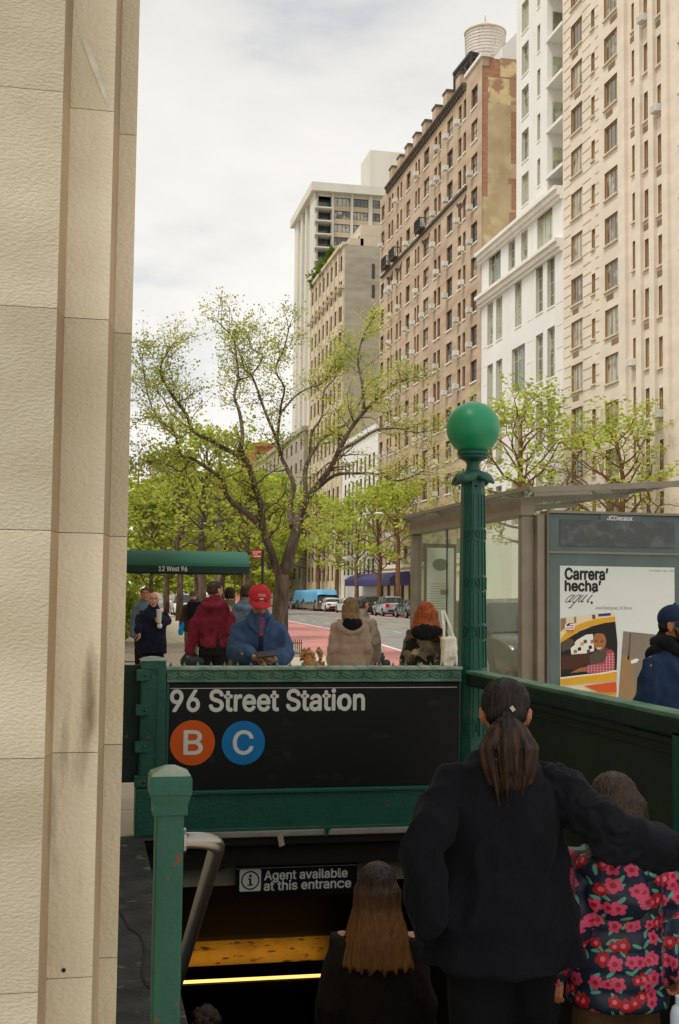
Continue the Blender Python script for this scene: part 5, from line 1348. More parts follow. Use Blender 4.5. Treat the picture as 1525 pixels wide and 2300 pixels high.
# red parking sign on its dark post
zs_1 = at(590, 1235, Y=30).z; sp_ = at(590, 1300, Y=30)
rs = thing('parking_sign', 'small red street sign on a dark post left of the big tree', 'street sign', (sp_.x, 30, 0))
m = MB(); m.box(-.03, .03, -.03, .03, 0, zs_1, .004); m.build('post', 'hydrant_black', rs)
x0 = at(567, 1243, Y=29.95).x - sp_.x; z0 = at(578, 1253, Y=29.95).z
flat('sign_red', (178, 44, 26))
m = MB(); m.box(x0, -.03, -.05, -.035, z0, zs_1, .006); pn = m.build('plate', 'sign_red', rs)
m = MB()
text_on(m, 'NO STANDING', (0, -.052, 0), UX, UZ, x0 + .02, -.05, zs_1 - .075, zs_1 - .04, .02); text_on(m, 'ANYTIME', (0, -.052, 0), UX, UZ, x0 + .02, x0 + .14, zs_1 - .12, zs_1 - .09, .02)
m.face([(x0 + .04, -.052, z0 + .03), (-.06, -.052, z0 + .03), (-.06, -.052, z0 + .05), (x0 + .04, -.052, z0 + .05)])
m.build('lettering', 'sign_white', pn)
# street lamps
def street_lamp(lab, x, y, h, reach, ang):
    t = thing('street_lamp', lab, 'street lamp', (x, y, 0), ang, 'grey street lamps')
    m = MB(); m.lathe([(.2, 0), (.18, .5), (.12, .6), (.085, h)], (0, 0, 0), 10); m.build('pole', 'alu', t)
    if reach:
        m = MB(); m.tube([(0, 0, h - .3), (-.3 * reach, 0, h + .25), (-.7 * reach, 0, h + .5), (-reach, 0, h + .6)], .045, 8); m.build('arm', 'alu', t)
        m = MB(); m.ball((-reach - .25, 0, h + .58), (.4, .16, .09), 14, 8); m.build('lamp_head', 'ac_white', t)
q = at(940, 1166, Y=92); a_ = at(852, 1142, Y=92)
street_lamp('curved-arm street lamp rising behind the bus shelter roof', q.x, 92, q.z - .2, q.x - a_.x - .2, 0)
q = at(489, 1310, Y=62)
street_lamp('tall grey lamp pole standing among the trees above the green awning', q.x, 62, at(494, 1000, Y=62).z, 0, 0)
m = MB(); q = at(285, 1487, Z=.004); m.face([(q.x - .35, q.y - .2, .004), (q.x + .2, q.y - .2, .004), (q.x + .2, q.y + .3, .004), (q.x - .35, q.y + .3, .004)])
m.use(1)
for k in range(9): x = q.x - .32 + k * .06; m.face([(x, q.y - .16, .007), (x + .03, q.y - .16, .007), (x + .03, q.y + .26, .007), (x, q.y + .26, .007)])
struct(m.build('sidewalk_grate', ['planter_wood', 'near_black']))

# ================================================================== TREES
mat('bark', (112, 97, 80), .95, .25, 7, stretch=(1, 1, .25), bump=.8, bscale=22, col2=(66, 56, 46))
mat('bark_young', (134, 98, 70), .9, .2, 6, stretch=(1, 1, .3), bump=.4, bscale=30, col2=(100, 76, 56))
leaf_mat('leaf_olive', (204, 206, 102), (152, 162, 68)); leaf_mat('leaf_bright', (198, 208, 96), (158, 174, 66)); leaf_mat('leaf_mid', (196, 206, 94), (146, 162, 64))
def leaf_quad(m, p, s_, rn):
    a = Vector((rn.uniform(-1, 1), rn.uniform(-1, 1), rn.uniform(-.6, .6))).normalized(); b_ = a.cross(Vector((rn.uniform(-1, 1), rn.uniform(-1, 1), rn.uniform(-1, 1)))).normalized() * .42
    m.face([p, p + (a * .5 + b_) * s_, p + a * s_, p + (a * .5 - b_) * s_])
def twig(mt, ml, p, d, ln, r_, depth, rn, leaf, nl, spread=.75, up=.12):
    n_ = 4; pts = [p.copy()]; q = p.copy(); dd = d.normalized()
    for i in range(n_):
        dd = (dd + Vector((rn.uniform(-.35, .35), rn.uniform(-.35, .35), rn.uniform(-.28, .28) + up))).normalized(); q = q + dd * ln / n_; pts.append(q.copy())
    mt.tube(pts, [r_ * (1 - .7 * i / n_) for i in range(n_ + 1)], 4 if r_ < .03 else 6, False)
    if depth > 0:
        for k in range(rn.choice((2, 3))):
            t = rn.uniform(.35, 1); i = min(n_ - 1, int(t * n_)); b_ = pts[i].lerp(pts[i + 1], t * n_ - i)
            nd = (dd + Vector((rn.gauss(0, spread), rn.gauss(0, spread), rn.gauss(0, spread * .6)))).normalized()
            twig(mt, ml, b_, nd, ln * rn.uniform(.5, .75), max(.006, r_ * .45), depth - 1, rn, leaf, nl, spread, up)
    if depth <= 1:
        for k in range(nl):
            t = rn.uniform(.3, 1.05); i = min(n_ - 1, int(t * n_)); b_ = pts[i].lerp(pts[i + 1], min(1, t * n_ - i))
            leaf_quad(ml, b_ + Vector((rn.gauss(0, .13), rn.gauss(0, .13), rn.gauss(0, .11))), leaf * rn.uniform(.6, 1.25), rn)
# the big forked tree: limbs followed from the photograph, each given its own depth
tp = at(633, 1345, X=5.25); TY = tp.y
big_tree = thing('street_tree', 'big dark forked tree with wide spreading crown of sparse spring leaves', 'tree', (tp.x, TY, 0))
Zt = lambda x, y: (270 + x * .45902, 650 + y * .45902)
limbs = [
 ([(785, 1560), (790, 1480), (795, 1395)], .25, .235, 0, 0, 0),
 ([(790, 1410), (770, 1375), (735, 1270), (700, 1170), (690, 1060), (660, 960), (630, 860), (598, 805)], .17, .09, 0, -.6, 1),
 ([(598, 810), (535, 790), (440, 735), (360, 695), (330, 620), (280, 550), (215, 450), (200, 370), (250, 280)], .10, .03, -.6, -2.2, 1),
 ([(360, 695), (290, 640), (240, 590), (210, 530), (150, 470)], .05, .02, -1.2, 1.0, 1),
 ([(590, 790), (600, 705), (585, 600), (560, 520), (580, 430), (570, 330), (555, 240), (480, 160)], .085, .02, -.6, .8, 1),
 ([(580, 440), (640, 420), (700, 330), (650, 290), (620, 220)], .04, .015, .2, 1.6, 1),
 ([(705, 1180), (640, 1110), (560, 1050), (520, 1000), (500, 930), (420, 870), (350, 825), (295, 805), (270, 700), (230, 670)], .12, .03, -.2, -2.6, 1),
 ([(350, 825), (300, 890), (240, 860), (170, 840), (100, 850)], .04, .012, -1.8, -3.2, 1),
 ([(270, 720), (200, 650), (150, 560), (120, 440), (110, 330)], .035, .012, -2.5, -1.4, 1),
 ([(800, 1400), (850, 1230), (868, 1160), (872, 1105)], .20, .16, 0, .3, 0),
 ([(845, 1165), (832, 1080), (850, 960), (820, 880), (790, 820), (770, 740), (720, 620), (690, 540), (650, 430), (610, 390), (585, 300)], .12, .025, .2, 1.8, 1),
 ([(770, 740), (780, 640), (790, 560), (805, 480), (760, 390), (800, 300), (830, 180)], .06, .018, 1.0, -1.0, 1),
 ([(790, 600), (860, 520), (930, 480), (990, 460), (1040, 380)], .045, .015, .6, 2.6, 1),
 ([(870, 1140), (920, 1020), (990, 930), (1040, 860), (1070, 790), (1120, 690), (1190, 600), (1250, 540), (1310, 480), (1400, 440)], .15, .03, .3, -1.6, 1),
 ([(1190, 595), (1180, 450), (1160, 340), (1190, 220), (1230, 150)], .06, .018, -1.0, .6, 1),
 ([(912, 1010), (905, 900), (930, 820), (970, 760), (1000, 720), (1090, 670), (1150, 590), (1200, 480)], .10, .025, .4, 2.4, 1),
 ([(930, 820), (940, 700), (990, 620), (1000, 500), (1060, 420), (1100, 280)], .06, .018, 1.2, 3.2, 1),
 ([(955, 985), (1050, 910), (1150, 900), (1260, 905), (1340, 935), (1420, 920), (1490, 880)], .075, .015, .3, -2.8, 1),
 ([(1075, 785), (1150, 750), (1250, 690), (1350, 680), (1440, 700), (1520, 690)], .06, .015, -.8, 1.4, 1),
 ([(885, 1140), (920, 1110), (955, 1100)], .06, .02, .2, -.8, 1)]
mt, ml = MB(), MB(); trn = random.Random(7)
o0 = Vector(big_tree.location)
for pts, r0, r1, d0, d1, tw_ in limbs:
    n_ = len(pts); P_ = []
    for i, (x, y) in enumerate(pts):
        f_ = i / (n_ - 1); P_.append(at(*Zt(x, y), Y=TY + d0 + (d1 - d0) * f_) - o0)
    if pts[0][1] == 1560: P_ = [Vector((P_[0].x + .01, 0, -.1)), Vector((P_[0].x, 0, .25))] + P_; rr1 = [.32, .235, .22, .21, .20]
    else: rr1 = [(r0 + (r1 - r0) * (i / (n_ - 1)) ** .8) * (.84 if r0 > .19 else .76) for i in range(n_)]
    # smooth between the points
    Q = []; RR = []
    for i in range(len(P_) - 1):
        p0, p1, p2, p3 = P_[max(i - 1, 0)], P_[i], P_[i + 1], P_[min(i + 2, len(P_) - 1)]
        for k in range(3):
            t = k / 3; Q.append(.5 * ((2 * p1) + (p2 - p0) * t + (2 * p0 - 5 * p1 + 4 * p2 - p3) * t * t + (3 * p1 - p0 - 3 * p2 + p3) * t ** 3)); RR.append(rr1[i] + (rr1[i + 1] - rr1[i]) * t)
    Q.append(P_[-1]); RR.append(rr1[-1])
    mt.tube(Q, RR, 10 if r0 > .08 else 7, True)
    if tw_:
        L_ = len(Q)
        for i in range(int(L_ * .32), L_):
            for rep in range(2):
                if trn.random() < (.5 + .5 * i / L_):
                    d = (Q[i] - Q[i - 1]).normalized(); dv = (d + Vector((trn.gauss(0, .9), trn.gauss(0, .9), trn.gauss(.1, .6)))).normalized()
                    twig(mt, ml, Q[i], dv, trn.uniform(.45, .95), max(.010, RR[i] * .34), 1, trn, .068, 18, .75, .04)
        twig(mt, ml, Q[-1], Q[-1] - Q[-2], .6, .013, 1, trn, .068, 16, .9, .0)
mt.build('trunk', 'bark', big_tree, True); ml.build('crown', 'leaf_olive', big_tree)
def tree_mesh(seed, h, w, bole, leaf, nl, lmat, bmat, limbs_=7, fork=.25, depth=2):
    rn = random.Random(seed); a, b_ = MB(), MB()
    pts = [Vector((0, 0, -.05)), Vector((0, 0, bole * .5)), Vector((rn.uniform(-.1, .1), rn.uniform(-.1, .1), bole))]
    top = Vector((rn.uniform(-.3, .3), rn.uniform(-.3, .3), h * .9)); r0 = h * .017
    for i in range(1, 6):
        t = i / 5; p = pts[2].lerp(top, t); pts.append(p + Vector((rn.gauss(0, .12), rn.gauss(0, .12), 0)))
    a.tube(pts, [r0 * 1.3, r0, r0 * .92] + [r0 * .9 * (1 - .8 * i / 5) for i in range(1, 6)], 9, True)
    for i in range(limbs_ * 3):
        t = (i + .5) / (limbs_ * 3); z = bole + (h * .88 - bole) * t ** .9; an = i * 2.4 + rn.uniform(-.3, .3)
        ln = w * (.62 + .45 * math.sin(math.pi * min(1, t * 1.05 + .08))) * rn.uniform(.7, 1.05) * (1 - .35 * t)
        k = min(4, int((z - bole) / (h * .9 - bole) * 5)); base = pts[2 + k].lerp(pts[3 + k], .5); base.z = z
        d = Vector((math.cos(an), math.sin(an), .35 + .9 * t))
        twig(a, b_, base, d, ln, r0 * .38 * (1 - .5 * t), depth, rn, leaf, nl, .7, .1)
    return a.mesh('trunk', bmat, True), b_.mesh('crown', lmat)
def tree(meshes, lab, x, y, s_, rz, grp):
    t = thing('street_tree', lab, 'tree', (x, y, 0), rz, grp); t.scale = (s_[0], s_[0], s_[1]) if hasattr(s_, '__len__') else (s_,) * 3
    obj('trunk', meshes[0], t); obj('crown', meshes[1], t); return t
TB = tree_mesh(3, 10, 3.4, 3.2, .26, 9, 'leaf_bright', 'bark_young', 8)
TB2 = tree_mesh(11, 10, 3.8, 2.8, .24, 9, 'leaf_bright', 'bark_young', 8)
TM = tree_mesh(21, 10, 3.6, 3.6, .24, 8, 'leaf_mid', 'bark', 7)
TD = tree_mesh(33, 10, 4.2, 2.4, .42, 13, 'leaf_mid', 'bark', 8)
TS = tree_mesh(5, 10, 3.4, 3.0, .14, 13, 'leaf_bright', 'bark_young', 8)
GN, GS = 'street trees along the north pavement', 'street trees along the south pavement'
def top(px, py, y): return at(px, py, Y=y).z / 9.6
def gx(px, y): return at(px, 1340, Y=y).x
for (ms, px, y, pt, rz, lab) in [
 (TS, 1395, 60.5, 945, 0.4, 'bright green tree in front of the cream house, right of the lamp post globe'),
 (TS, 1190, 73, 905, 2.0, 'sparse tall tree in front of the white building just right of the lamp post'),
 (TB, 893, 104, 1090, 1.0, 'bright green tree with thin straight trunk right of the purple-blue canopy pole'),
 (TB2, 850, 112, 1105, 3.0, 'bright green tree whose trunk stands in front of the purple-blue canopy'),
 (TB2, 800, 128, 1120, 0.2, 'bright tree before the low whitish house'),
 (TB, 757, 141, 1125, 4.0, 'bright tree at the near corner of the sandy house'),
 (TB2, 715, 156, 1120, 5.1, 'yellow-green tree in front of the sandy house facade'),
 (TB, 690, 172, 1130, 2.2, 'yellow-green tree beyond the parked cars, just right of the big trunk'),
 (TB, 655, 195, 1135, 0.9, 'farthest yellow-green tree showing behind the big trunk')]:
    tree(ms, lab, gx(px, y), y, (top(px, pt, y) * (1.5 if ms is TS else 1.15), top(px, pt, y)), rz, GN)
for (ms, px, y, pt, rz, lab) in [
 (TM, 455, 58, 985, 0.3, 'dark-trunked tree rising behind the middle of the green awning'),
 (TM, 556, 47, 1075, 2.5, 'thin young tree beside the outer end of the green awning'),
 (TM, 405, 70, 1040, 1.5, 'slender tree behind the awning lettering'),
 (TD, 340, 80, 1130, 3.7, 'leafy tree low on the far left above the awning'),
 (TD, 375, 100, 1110, 0.7, 'dense tree behind the left part of the awning'),
 (TD, 440, 120, 1120, 5.0, 'dense tree seen under the crown of the big tree'),
 (TD, 500, 105, 1100, 1.1, 'dense mid-green tree left of the red street sign'),
 (TD, 545, 135, 1110, 4.4, 'dense tree directly behind the red street sign'),
 (TD, 600, 170, 1105, 2.9, 'dense tree seen through the fork of the big tree'),
 (TD, 520, 190, 1100, 0.1, 'far dense tree closing the view over the parked white cars'),
 (TD, 420, 200, 1110, 3.1, 'far dense tree left of the tall lamp pole'),
 (TD, 330, 190, 1120, 2.1, 'far dense tree at the left edge by the stone building'),
 (TB, 640, 230, 1130, 3.9, 'farthest bright tree at the end of the street')]:
    tree(ms, lab, gx(px, y), y, (top(px, pt, y) * 1.2, top(px, pt, y)), rz, GS)
bush('evergreen_bush', 'dark evergreen bush against the wall under the awning at far left', (1.0, 39.5, 0), (.9, .9, 1.0), 900, False, 'leaf_mid')

TL = tree_mesh(44, 6, 3.6, .5, .40, 14, 'leaf_bright', 'bark', 8)
for (px, y, pt, rz, lab) in [(300, 150, 1255, .2, 'low bright shrubby tree at the far left under the awning'), (370, 165, 1262, 1.3, 'low bright shrubby tree seen under the awning lettering'), (430, 150, 1268, 2.2, 'low bright shrubby tree between trunks right of the awning lettering'), (490, 170, 1262, 3.4, 'low bright shrubby tree behind the lamp pole'), (545, 160, 1262, 4.1, 'low bright shrubby tree behind the red street sign post'), (600, 180, 1262, 5.3, 'low bright shrubby tree left of the big trunk'), (650, 205, 1262, .9, 'low bright shrubby tree right of the big trunk')]:
    z_ = at(px, pt, Y=y).z / 5.6; tree(TL, lab, gx(px, y), y, (z_ * 1.5, z_), rz, GS)

# ================================================================== CARS
mat('tyre', (28, 28, 28), .8, .1, 8); mat('rim', (170, 170, 168), .35, .08, 8, metal=.7); flat('tail_red', (190, 30, 28), .3); flat('head_lamp', (220, 222, 220), .15)
mat('car_glass', (34, 40, 42), .06, .1, 2, spec=.9); mat('trim_black', (22, 22, 23), .6, .1, 4)
CARCOL = {}
def car_paint(n_, c): mat(n_, c, .25, .03, 3, spec=.6, coat=.6); return n_
for n_, c in (('paint_white', (226, 226, 224)), ('paint_silver', (150, 156, 160)), ('paint_grey', (92, 94, 96)), ('paint_black', (26, 27, 30)), ('paint_dark', (48, 50, 54))): car_paint(n_, c)
PROF = {'sedan': dict(L=4.75, W=1.82, st=[(0, .50, .84, .80), (.25, .30, .97, .90), (.95, .22, 1.02, .93), (1.15, .20, 1.03, .93), (1.75, .18, .98, .94), (3.35, .18, .95, .94), (3.55, .18, .93, .94), (4.35, .22, .84, .92), (4.65, .30, .74, .86), (4.75, .42, .66, .78)], roof=[(.75, 1.04), (1.25, 1.30), (1.75, 1.43), (2.55, 1.45), (2.95, 1.38), (3.65, .95)]),
        'suv': dict(L=4.65, W=1.88, st=[(0, .45, 1.02, .84), (.12, .32, 1.12, .92), (.8, .24, 1.12, .94), (1.7, .22, 1.08, .95), (3.1, .22, 1.05, .95), (3.5, .22, 1.03, .95), (4.3, .26, .96, .93), (4.6, .34, .84, .88), (4.65, .42, .78, .84)], roof=[(.10, 1.12), (.42, 1.58), (.9, 1.68), (2.3, 1.70), (2.75, 1.62), (3.55, 1.06)])}
CARM = {}
def car_meshes(kind):
    if kind in CARM: return CARM[kind]
    p = PROF[kind]; W = p['W'] / 2; st_ = p['st']; m = MB(); n_ = len(st_)
    # x runs from the tail (0) to the nose (L); lower body as lofted sections
    secs = []
    for (x, zb, zt, wf) in st_:
        w = W * wf; secs.append([(x, -w * .86, zb), (x, -w * .99, zb + .12), (x, -w, (zb + zt) / 2 + .05), (x, -w * .97, zt - .06), (x, -w * .86, zt), (x, 0, zt + .03), (x, w * .86, zt), (x, w * .97, zt - .06), (x, w, (zb + zt) / 2 + .05), (x, w * .99, zb + .12), (x, w * .86, zb)])
    k = len(secs[0]); vs = [v for s_ in secs for v in s_]; fs = []
    for i in range(n_ - 1):
        for j in range(k): fs.append((i * k + j, i * k + (j + 1) % k, (i + 1) * k + (j + 1) % k, (i + 1) * k + j))
    fs.append(tuple(range(k))); fs.append(tuple(range((n_ - 1) * k, n_ * k))[::-1]); m.raw(vs, fs)
    # greenhouse: roof skin and pillars in paint
    rf = p['roof']; g_ = MB(); sec2 = []
    for i, (x, z) in enumerate(rf):
        zb = .98 if kind == 'sedan' else 1.06; t = (z - zb) / (max(q[1] for q in rf) - zb); w0 = W * .90; w1 = W * (.90 - .20 * max(0, t))
        sec2.append([(x, -w0, min(z, zb)), (x, -w1, z - .03), (x, -w1 * .8, z), (x, 0, z + .02), (x, w1 * .8, z), (x, w1, z - .03), (x, w0, min(z, zb))])
    k2 = 7; vs = [v for s_ in sec2 for v in s_]; fp, fg = [], []
    for i in range(len(sec2) - 1):
        for j in range(k2 - 1):
            q = (i * k2 + j, i * k2 + j + 1, (i + 1) * k2 + j + 1, (i + 1) * k2 + j)
            end = i in (0, len(sec2) - 2) or (kind == 'sedan' and i in (0, 1) and False)
            (fg if (j in (0, 5) or end) else fp).append(q)
    m.raw(vs, fp); m.use(1)
    for x in ((.85, 3.75) if kind == 'sedan' else (.9, 3.6)):                 # wheel arches
        for s_ in (-1, 1): m.tube([(x, s_ * (W * .80), .36), (x, s_ * (W * .962), .36)], .40, 18)
    m.box(.1, p['L'] - .2, -W * .84, W * .84, .2, .3); m.use(0)
    for s_ in (-1, 1): m.ball((3.05 if kind == 'sedan' else 2.9, s_ * (W + .08), 1.0 if kind == 'sedan' else 1.12), (.11, .11, .08), 10, 6)
    m.use(1)
    m.box(-.03, .16, -W * .62, W * .62, .40, .58, .02); m.box(p['L'] - .14, p['L'] + .01, -W * .55, W * .55, .40, .60, .02)
    for xx in (1.95, 2.85): 
        for s_ in (-1, 1): m.obox((xx, s_ * W * .955, .72), (.006, 0, 0), (0, .012, 0), (0, 0, .22))
    gl = MB(); gl.raw(vs, fg)
    for xx in (1.42, 2.32):
        gl.use(1)
        for s_ in (-1, 1): gl.obox((xx, s_ * W * .82, 1.2 if kind == 'sedan' else 1.36), (.035, 0, 0), (0, .05, .0), (0, -s_ * .03, .2 if kind == 'sedan' else .26))
        gl.use(0)
    wh = MB(); wh.tube([(0, -.1, 0), (0, -.07, 0), (0, .07, 0), (0, .1, 0)], [.29, .33, .33, .29], 20)
    ri = MB(); ri.tube([(0, -.106, 0), (0, .106, 0)], .20, 16)
    for q in range(5): a = q * 2 * math.pi / 5; ri.obox((.1 * math.cos(a), 0, .1 * math.sin(a)), (.1 * math.cos(a), 0, .1 * math.sin(a)), (0, .112, 0), (-.02 * math.sin(a), 0, .02 * math.cos(a)))
    tl_ = MB(); tl_.obox((.05, 0, 0), (.09, 0, 0), (0, .17, 0), (0, 0, .085 if kind == 'sedan' else .15))
    hl = MB(); hl.obox((0, 0, 0), (.14, 0, -.02), (0, .16, 0), (0, 0, .065))
    pl_ = MB(); pl_.box(-.045, -.03, -.16, .16, .0, .1)
    CARM[kind] = (m, gl, wh.mesh('tyre', 'tyre'), ri.mesh('rim', 'rim'), tl_.mesh('tail_lamp', 'tail_red'), hl.mesh('headlight', 'head_lamp'), pl_.mesh('number_plate', 'ac_white')); return CARM[kind]
BODY = {}
def car(kind, paint, lab, x, y, rz, grp='cars parked along the north kerb'):
    m, gl, ty, ri, tlm, hlm, plm = car_meshes(kind); p = PROF[kind]; W = p['W'] / 2
    t = thing('parked_car', lab, 'car', (x, y, -.15), rz, grp)
    if (kind, paint) not in BODY: BODY[(kind, paint)] = (m.mesh('body', [paint, 'trim_black']), gl.mesh('windows', ['car_glass', paint]))
    b_ = obj('body', BODY[(kind, paint)][0], t); autosmooth(b_, 38) if not b_.data.get('sm') else None; b_.data['sm'] = 1
    obj('window_glass', BODY[(kind, paint)][1], t)
    for xx in ((.85, 3.75) if kind == 'sedan' else (.9, 3.6)):
        for s_ in (-1, 1):
            w = obj('wheel', ty, t); w.location = (xx, s_ * (W * .86), .33); r_ = obj('rim', ri, w)
    for s_ in (-1, 1):
        q = obj('tail_lamp', tlm, t); q.location = (.03, s_ * W * .68, .78 if kind == 'sedan' else .92)
        q = obj('headlight', hlm, t); q.location = (p['L'] - .18, s_ * W * .66, .66 if kind == 'sedan' else .78)
    q = obj('number_plate', plm, t); q.location = (0, 0, .62 if kind == 'sedan' else .70)
    return t
NW = R(90)
for (kind, paint, px, lab) in [
 ('sedan', 'paint_grey', 985, 'grey sedan nearest in the row on the north kerb, left of the shelter'),
 ('sedan', 'paint_dark', 925, 'dark sedan second in the north row, behind the grey sedan'),
 ('suv', 'paint_silver', 872, 'silver estate car in the north row, before the purple-blue canopy'),
 ('suv', 'paint_dark', 826, 'dark car in the north row hidden behind the walkers\' heads'),
 ('sedan', 'paint_white', 782, 'nearer of the two white cars in the north row'),
 ('sedan', 'paint_white', 742, 'farther of the two white cars, next to the blue tarpaulin'),
 ('sedan', 'paint_black', 667, 'black car beyond the blue tarpaulin'),
 ('suv', 'paint_black', 652, 'black car farthest in the north row beside the big trunk'),
 ('sedan', 'paint_grey', 1092, 'grey sedan seen through the shelter glass at the north kerb'),
 ('sedan', 'paint_silver', 1040, 'silver sedan hidden partly by the globe lamp post')]:
    y = at(px, 1340, X=KN - 1.1).y; car(kind, paint, lab, KN - 1.1 + rnd.uniform(-.1, .1), y - 2.3, NW + rnd.uniform(-.02, .02))
for (kind, paint, px, y, lab) in [('suv', 'paint_white', 405, 92, 'white van-like car under the trees behind the bald man'), ('sedan', 'paint_silver', 430, 100, 'silver car parked under the trees on the south kerb'), ('suv', 'paint_white', 462, 108, 'white car behind the dark-trunked tree on the south kerb'), ('sedan', 'paint_grey', 520, 104, 'grey car parked on the south kerb left of the cap wearer')]:
    car(kind, paint, lab, 6.35 + 1.0 + (gx(px, y) - 7.3) * .5, y, -NW, 'cars parked along the south kerb')
q = at(1152, 1440, Y=21.5)
c_ = car('suv', 'paint_dark', 'dark car coming towards the viewer, seen through the near shelter glass', q.x + .75, 21.6 + 4.6, -NW, None); c_.name = 'passing_car'
q = at(1108, 1360, Y=34)
c_ = car('suv', 'paint_grey', 'grey car following behind the dark one in the near lane', q.x, 34, -NW, None); c_.name = 'passing_car'
# blue tarpaulin over a parked load
y = at(708, 1340, X=KN - 1.2).y
tr = thing('tarp_load', 'long load under a bright blue tarpaulin in the parked row', 'tarpaulin', (KN - 1.2, y, -.15))
mat('tarp_blue', (92, 162, 200), .6, .1, 1.2, bump=.3, bscale=6); mat('crate_wood', (120, 106, 84), .8, .15, 3)
m = MB(); m.box(-1.0, 1.0, -7, 7, .25, 1.6, .05); m.build('skip', 'crate_wood', tr)
tm = MB(); nx_, ny_ = 16, 40; vs = []
for j in range(ny_ + 1):
    for i in range(nx_ + 1):
        u, v = i / nx_ * 2 - 1, j / ny_ * 2 - 1; n_ = mnoise.noise(Vector((u * 2.2, v * 5, 3)))
        au = abs(u); x = 1.12 * min(1, au / .55) * (1 if u > 0 else -1); z = 2.25 + .1 * n_ if au < .55 else 2.25 - (au - .55) / .45 * (1.25 + .5 * mnoise.noise(Vector((v * 4, 1, 9)))) + .05 * n_
        vs.append((x + .06 * n_ * (au >= .55), v * 7.2, z - (.5 * max(0, abs(v) - .94) / .06)))
tm.raw(vs, [(j * (nx_ + 1) + i, j * (nx_ + 1) + i + 1, (j + 1) * (nx_ + 1) + i + 1, (j + 1) * (nx_ + 1) + i) for j in range(ny_) for i in range(nx_)])
tm.build('tarpaulin', 'tarp_blue', tr, True)
for s_ in (-1, 1):
    for yy in (-5, 5): w = obj('wheel', CARM['sedan'][2], tr); w.location = (s_ * .95, yy, .33); w.rotation_euler = (0, 0, R(90))
# ================================================================== PEOPLE
mat('skin', (196, 142, 112), .55, .06, 30); mat('skin_tan', (176, 116, 80), .55, .06, 30); mat('skin_pale', (206, 156, 130), .55, .06, 30)
flat('lip', (150, 84, 74)); flat('eye_dark', (36, 28, 24), .2); flat('eye_white', (214, 208, 200), .3)
def cloth(n_, c, c2=None, sc_=70, bump=.25, var=.14, rough=.9):
    m = mat(n_, c, rough, var, 9, bump=bump, bscale=sc_, col2=c2, spec=.15); n, l, b = nodes(m)
    b.inputs['Sheen Weight'].default_value = .03; return n_
cloth('cl_navy', (32, 36, 54)); cloth('cl_black', (22, 24, 27)); cloth('cl_charcoal', (21, 23, 30)); cloth('cl_maroon', (104, 28, 42)); cloth('cl_fleece', (70, 94, 128), sc_=160, bump=.7)
cloth('cl_taupe', (164, 140, 122)); cloth('cl_khaki', (112, 104, 84)); cloth('cl_greyblue', (98, 116, 134)); cloth('cl_brown', (74, 52, 38)); cloth('cl_olive', (84, 78, 66)); cloth('cl_stone', (128, 116, 102)); cloth('cl_trouser', (26, 26, 28)); cloth('cl_denim', (44, 54, 76)); cloth('cl_dusk', (36, 31, 26)); cloth('cl_pant_brown', (92, 70, 46)); cloth('cl_cream', (220, 214, 196)); cloth('cl_red_cap', (206, 56, 66)); cloth('cl_navy_cap', (34, 50, 76)); cloth('cl_work_blue', (36, 54, 82)); cloth('cl_pink', (186, 120, 110)); cloth('cl_blue_bag', (24, 142, 208), bump=.1)
mat('shoe', (30, 28, 28), .6, .1, 8)
mat('leather_black', (24, 24, 26), .35, .1, 8)
cloth('cl_camo', (120, 104, 84), (40, 34, 30)); _c = MATS['cl_camo']
overlay(_c, (30, 28, 26), 7, .52, .54); overlay(_c, (172, 150, 122), 8, .58, .60, seed=(3, 3, 1))
def hair_mat(n_, c, c2, sc_=60, st_=(1, 1, .06)):
    m = mat(n_, c, .5, .1, sc_, bump=.6, bscale=sc_ * 1.6, stretch=st_, col2=c2, spec=.35); return n_
hair_mat('hair_dark', (42, 32, 28), (20, 16, 14)); hair_mat('hair_brown', (72, 52, 38), (40, 28, 20)); hair_mat('hair_blond', (150, 118, 76), (96, 72, 46)); hair_mat('hair_red', (176, 84, 28), (112, 46, 12)); hair_mat('hair_grey', (92, 90, 88), (56, 54, 52)); hair_mat('hair_tail', (70, 46, 33), (32, 21, 15))
# long hair dyed fairer towards the ends
hair_mat('hair_ombre', (70, 56, 48), (38, 30, 26)); _n, _l, _b = nodes(MATS['hair_ombre'])
_g = _n.new('ShaderNodeNewGeometry'); _s = _n.new('ShaderNodeSeparateXYZ'); _m = _n.new('ShaderNodeMapRange'); _tc = _n.new('ShaderNodeTexCoord')
_l.new(_tc.outputs['Object'], _s.inputs[0]); _m.inputs[1].default_value = 1.60; _m.inputs[2].default_value = 1.42; _l.new(_s.outputs[2], _m.inputs[0])
_x = _n.new('ShaderNodeMix'); _x.data_type = 'RGBA'; _o = _b.inputs['Base Color'].links[0].from_socket
_y = _n.new('ShaderNodeMix'); _y.data_type = 'RGBA'; _y.inputs[6].default_value = (*lin((84, 54, 24)), 1); _y.inputs[7].default_value = (*lin((150, 102, 44)), 1)
_nz = [q for q in _n if q.type == 'TEX_NOISE'][0]; _l.new(_nz.outputs[0], _y.inputs[0]); _l.new(_m.outputs[0], _x.inputs[0]); _l.new(_o, _x.inputs[6]); _l.new(_y.outputs[2], _x.inputs[7]); _l.new(_x.outputs[2], _b.inputs['Base Color'])

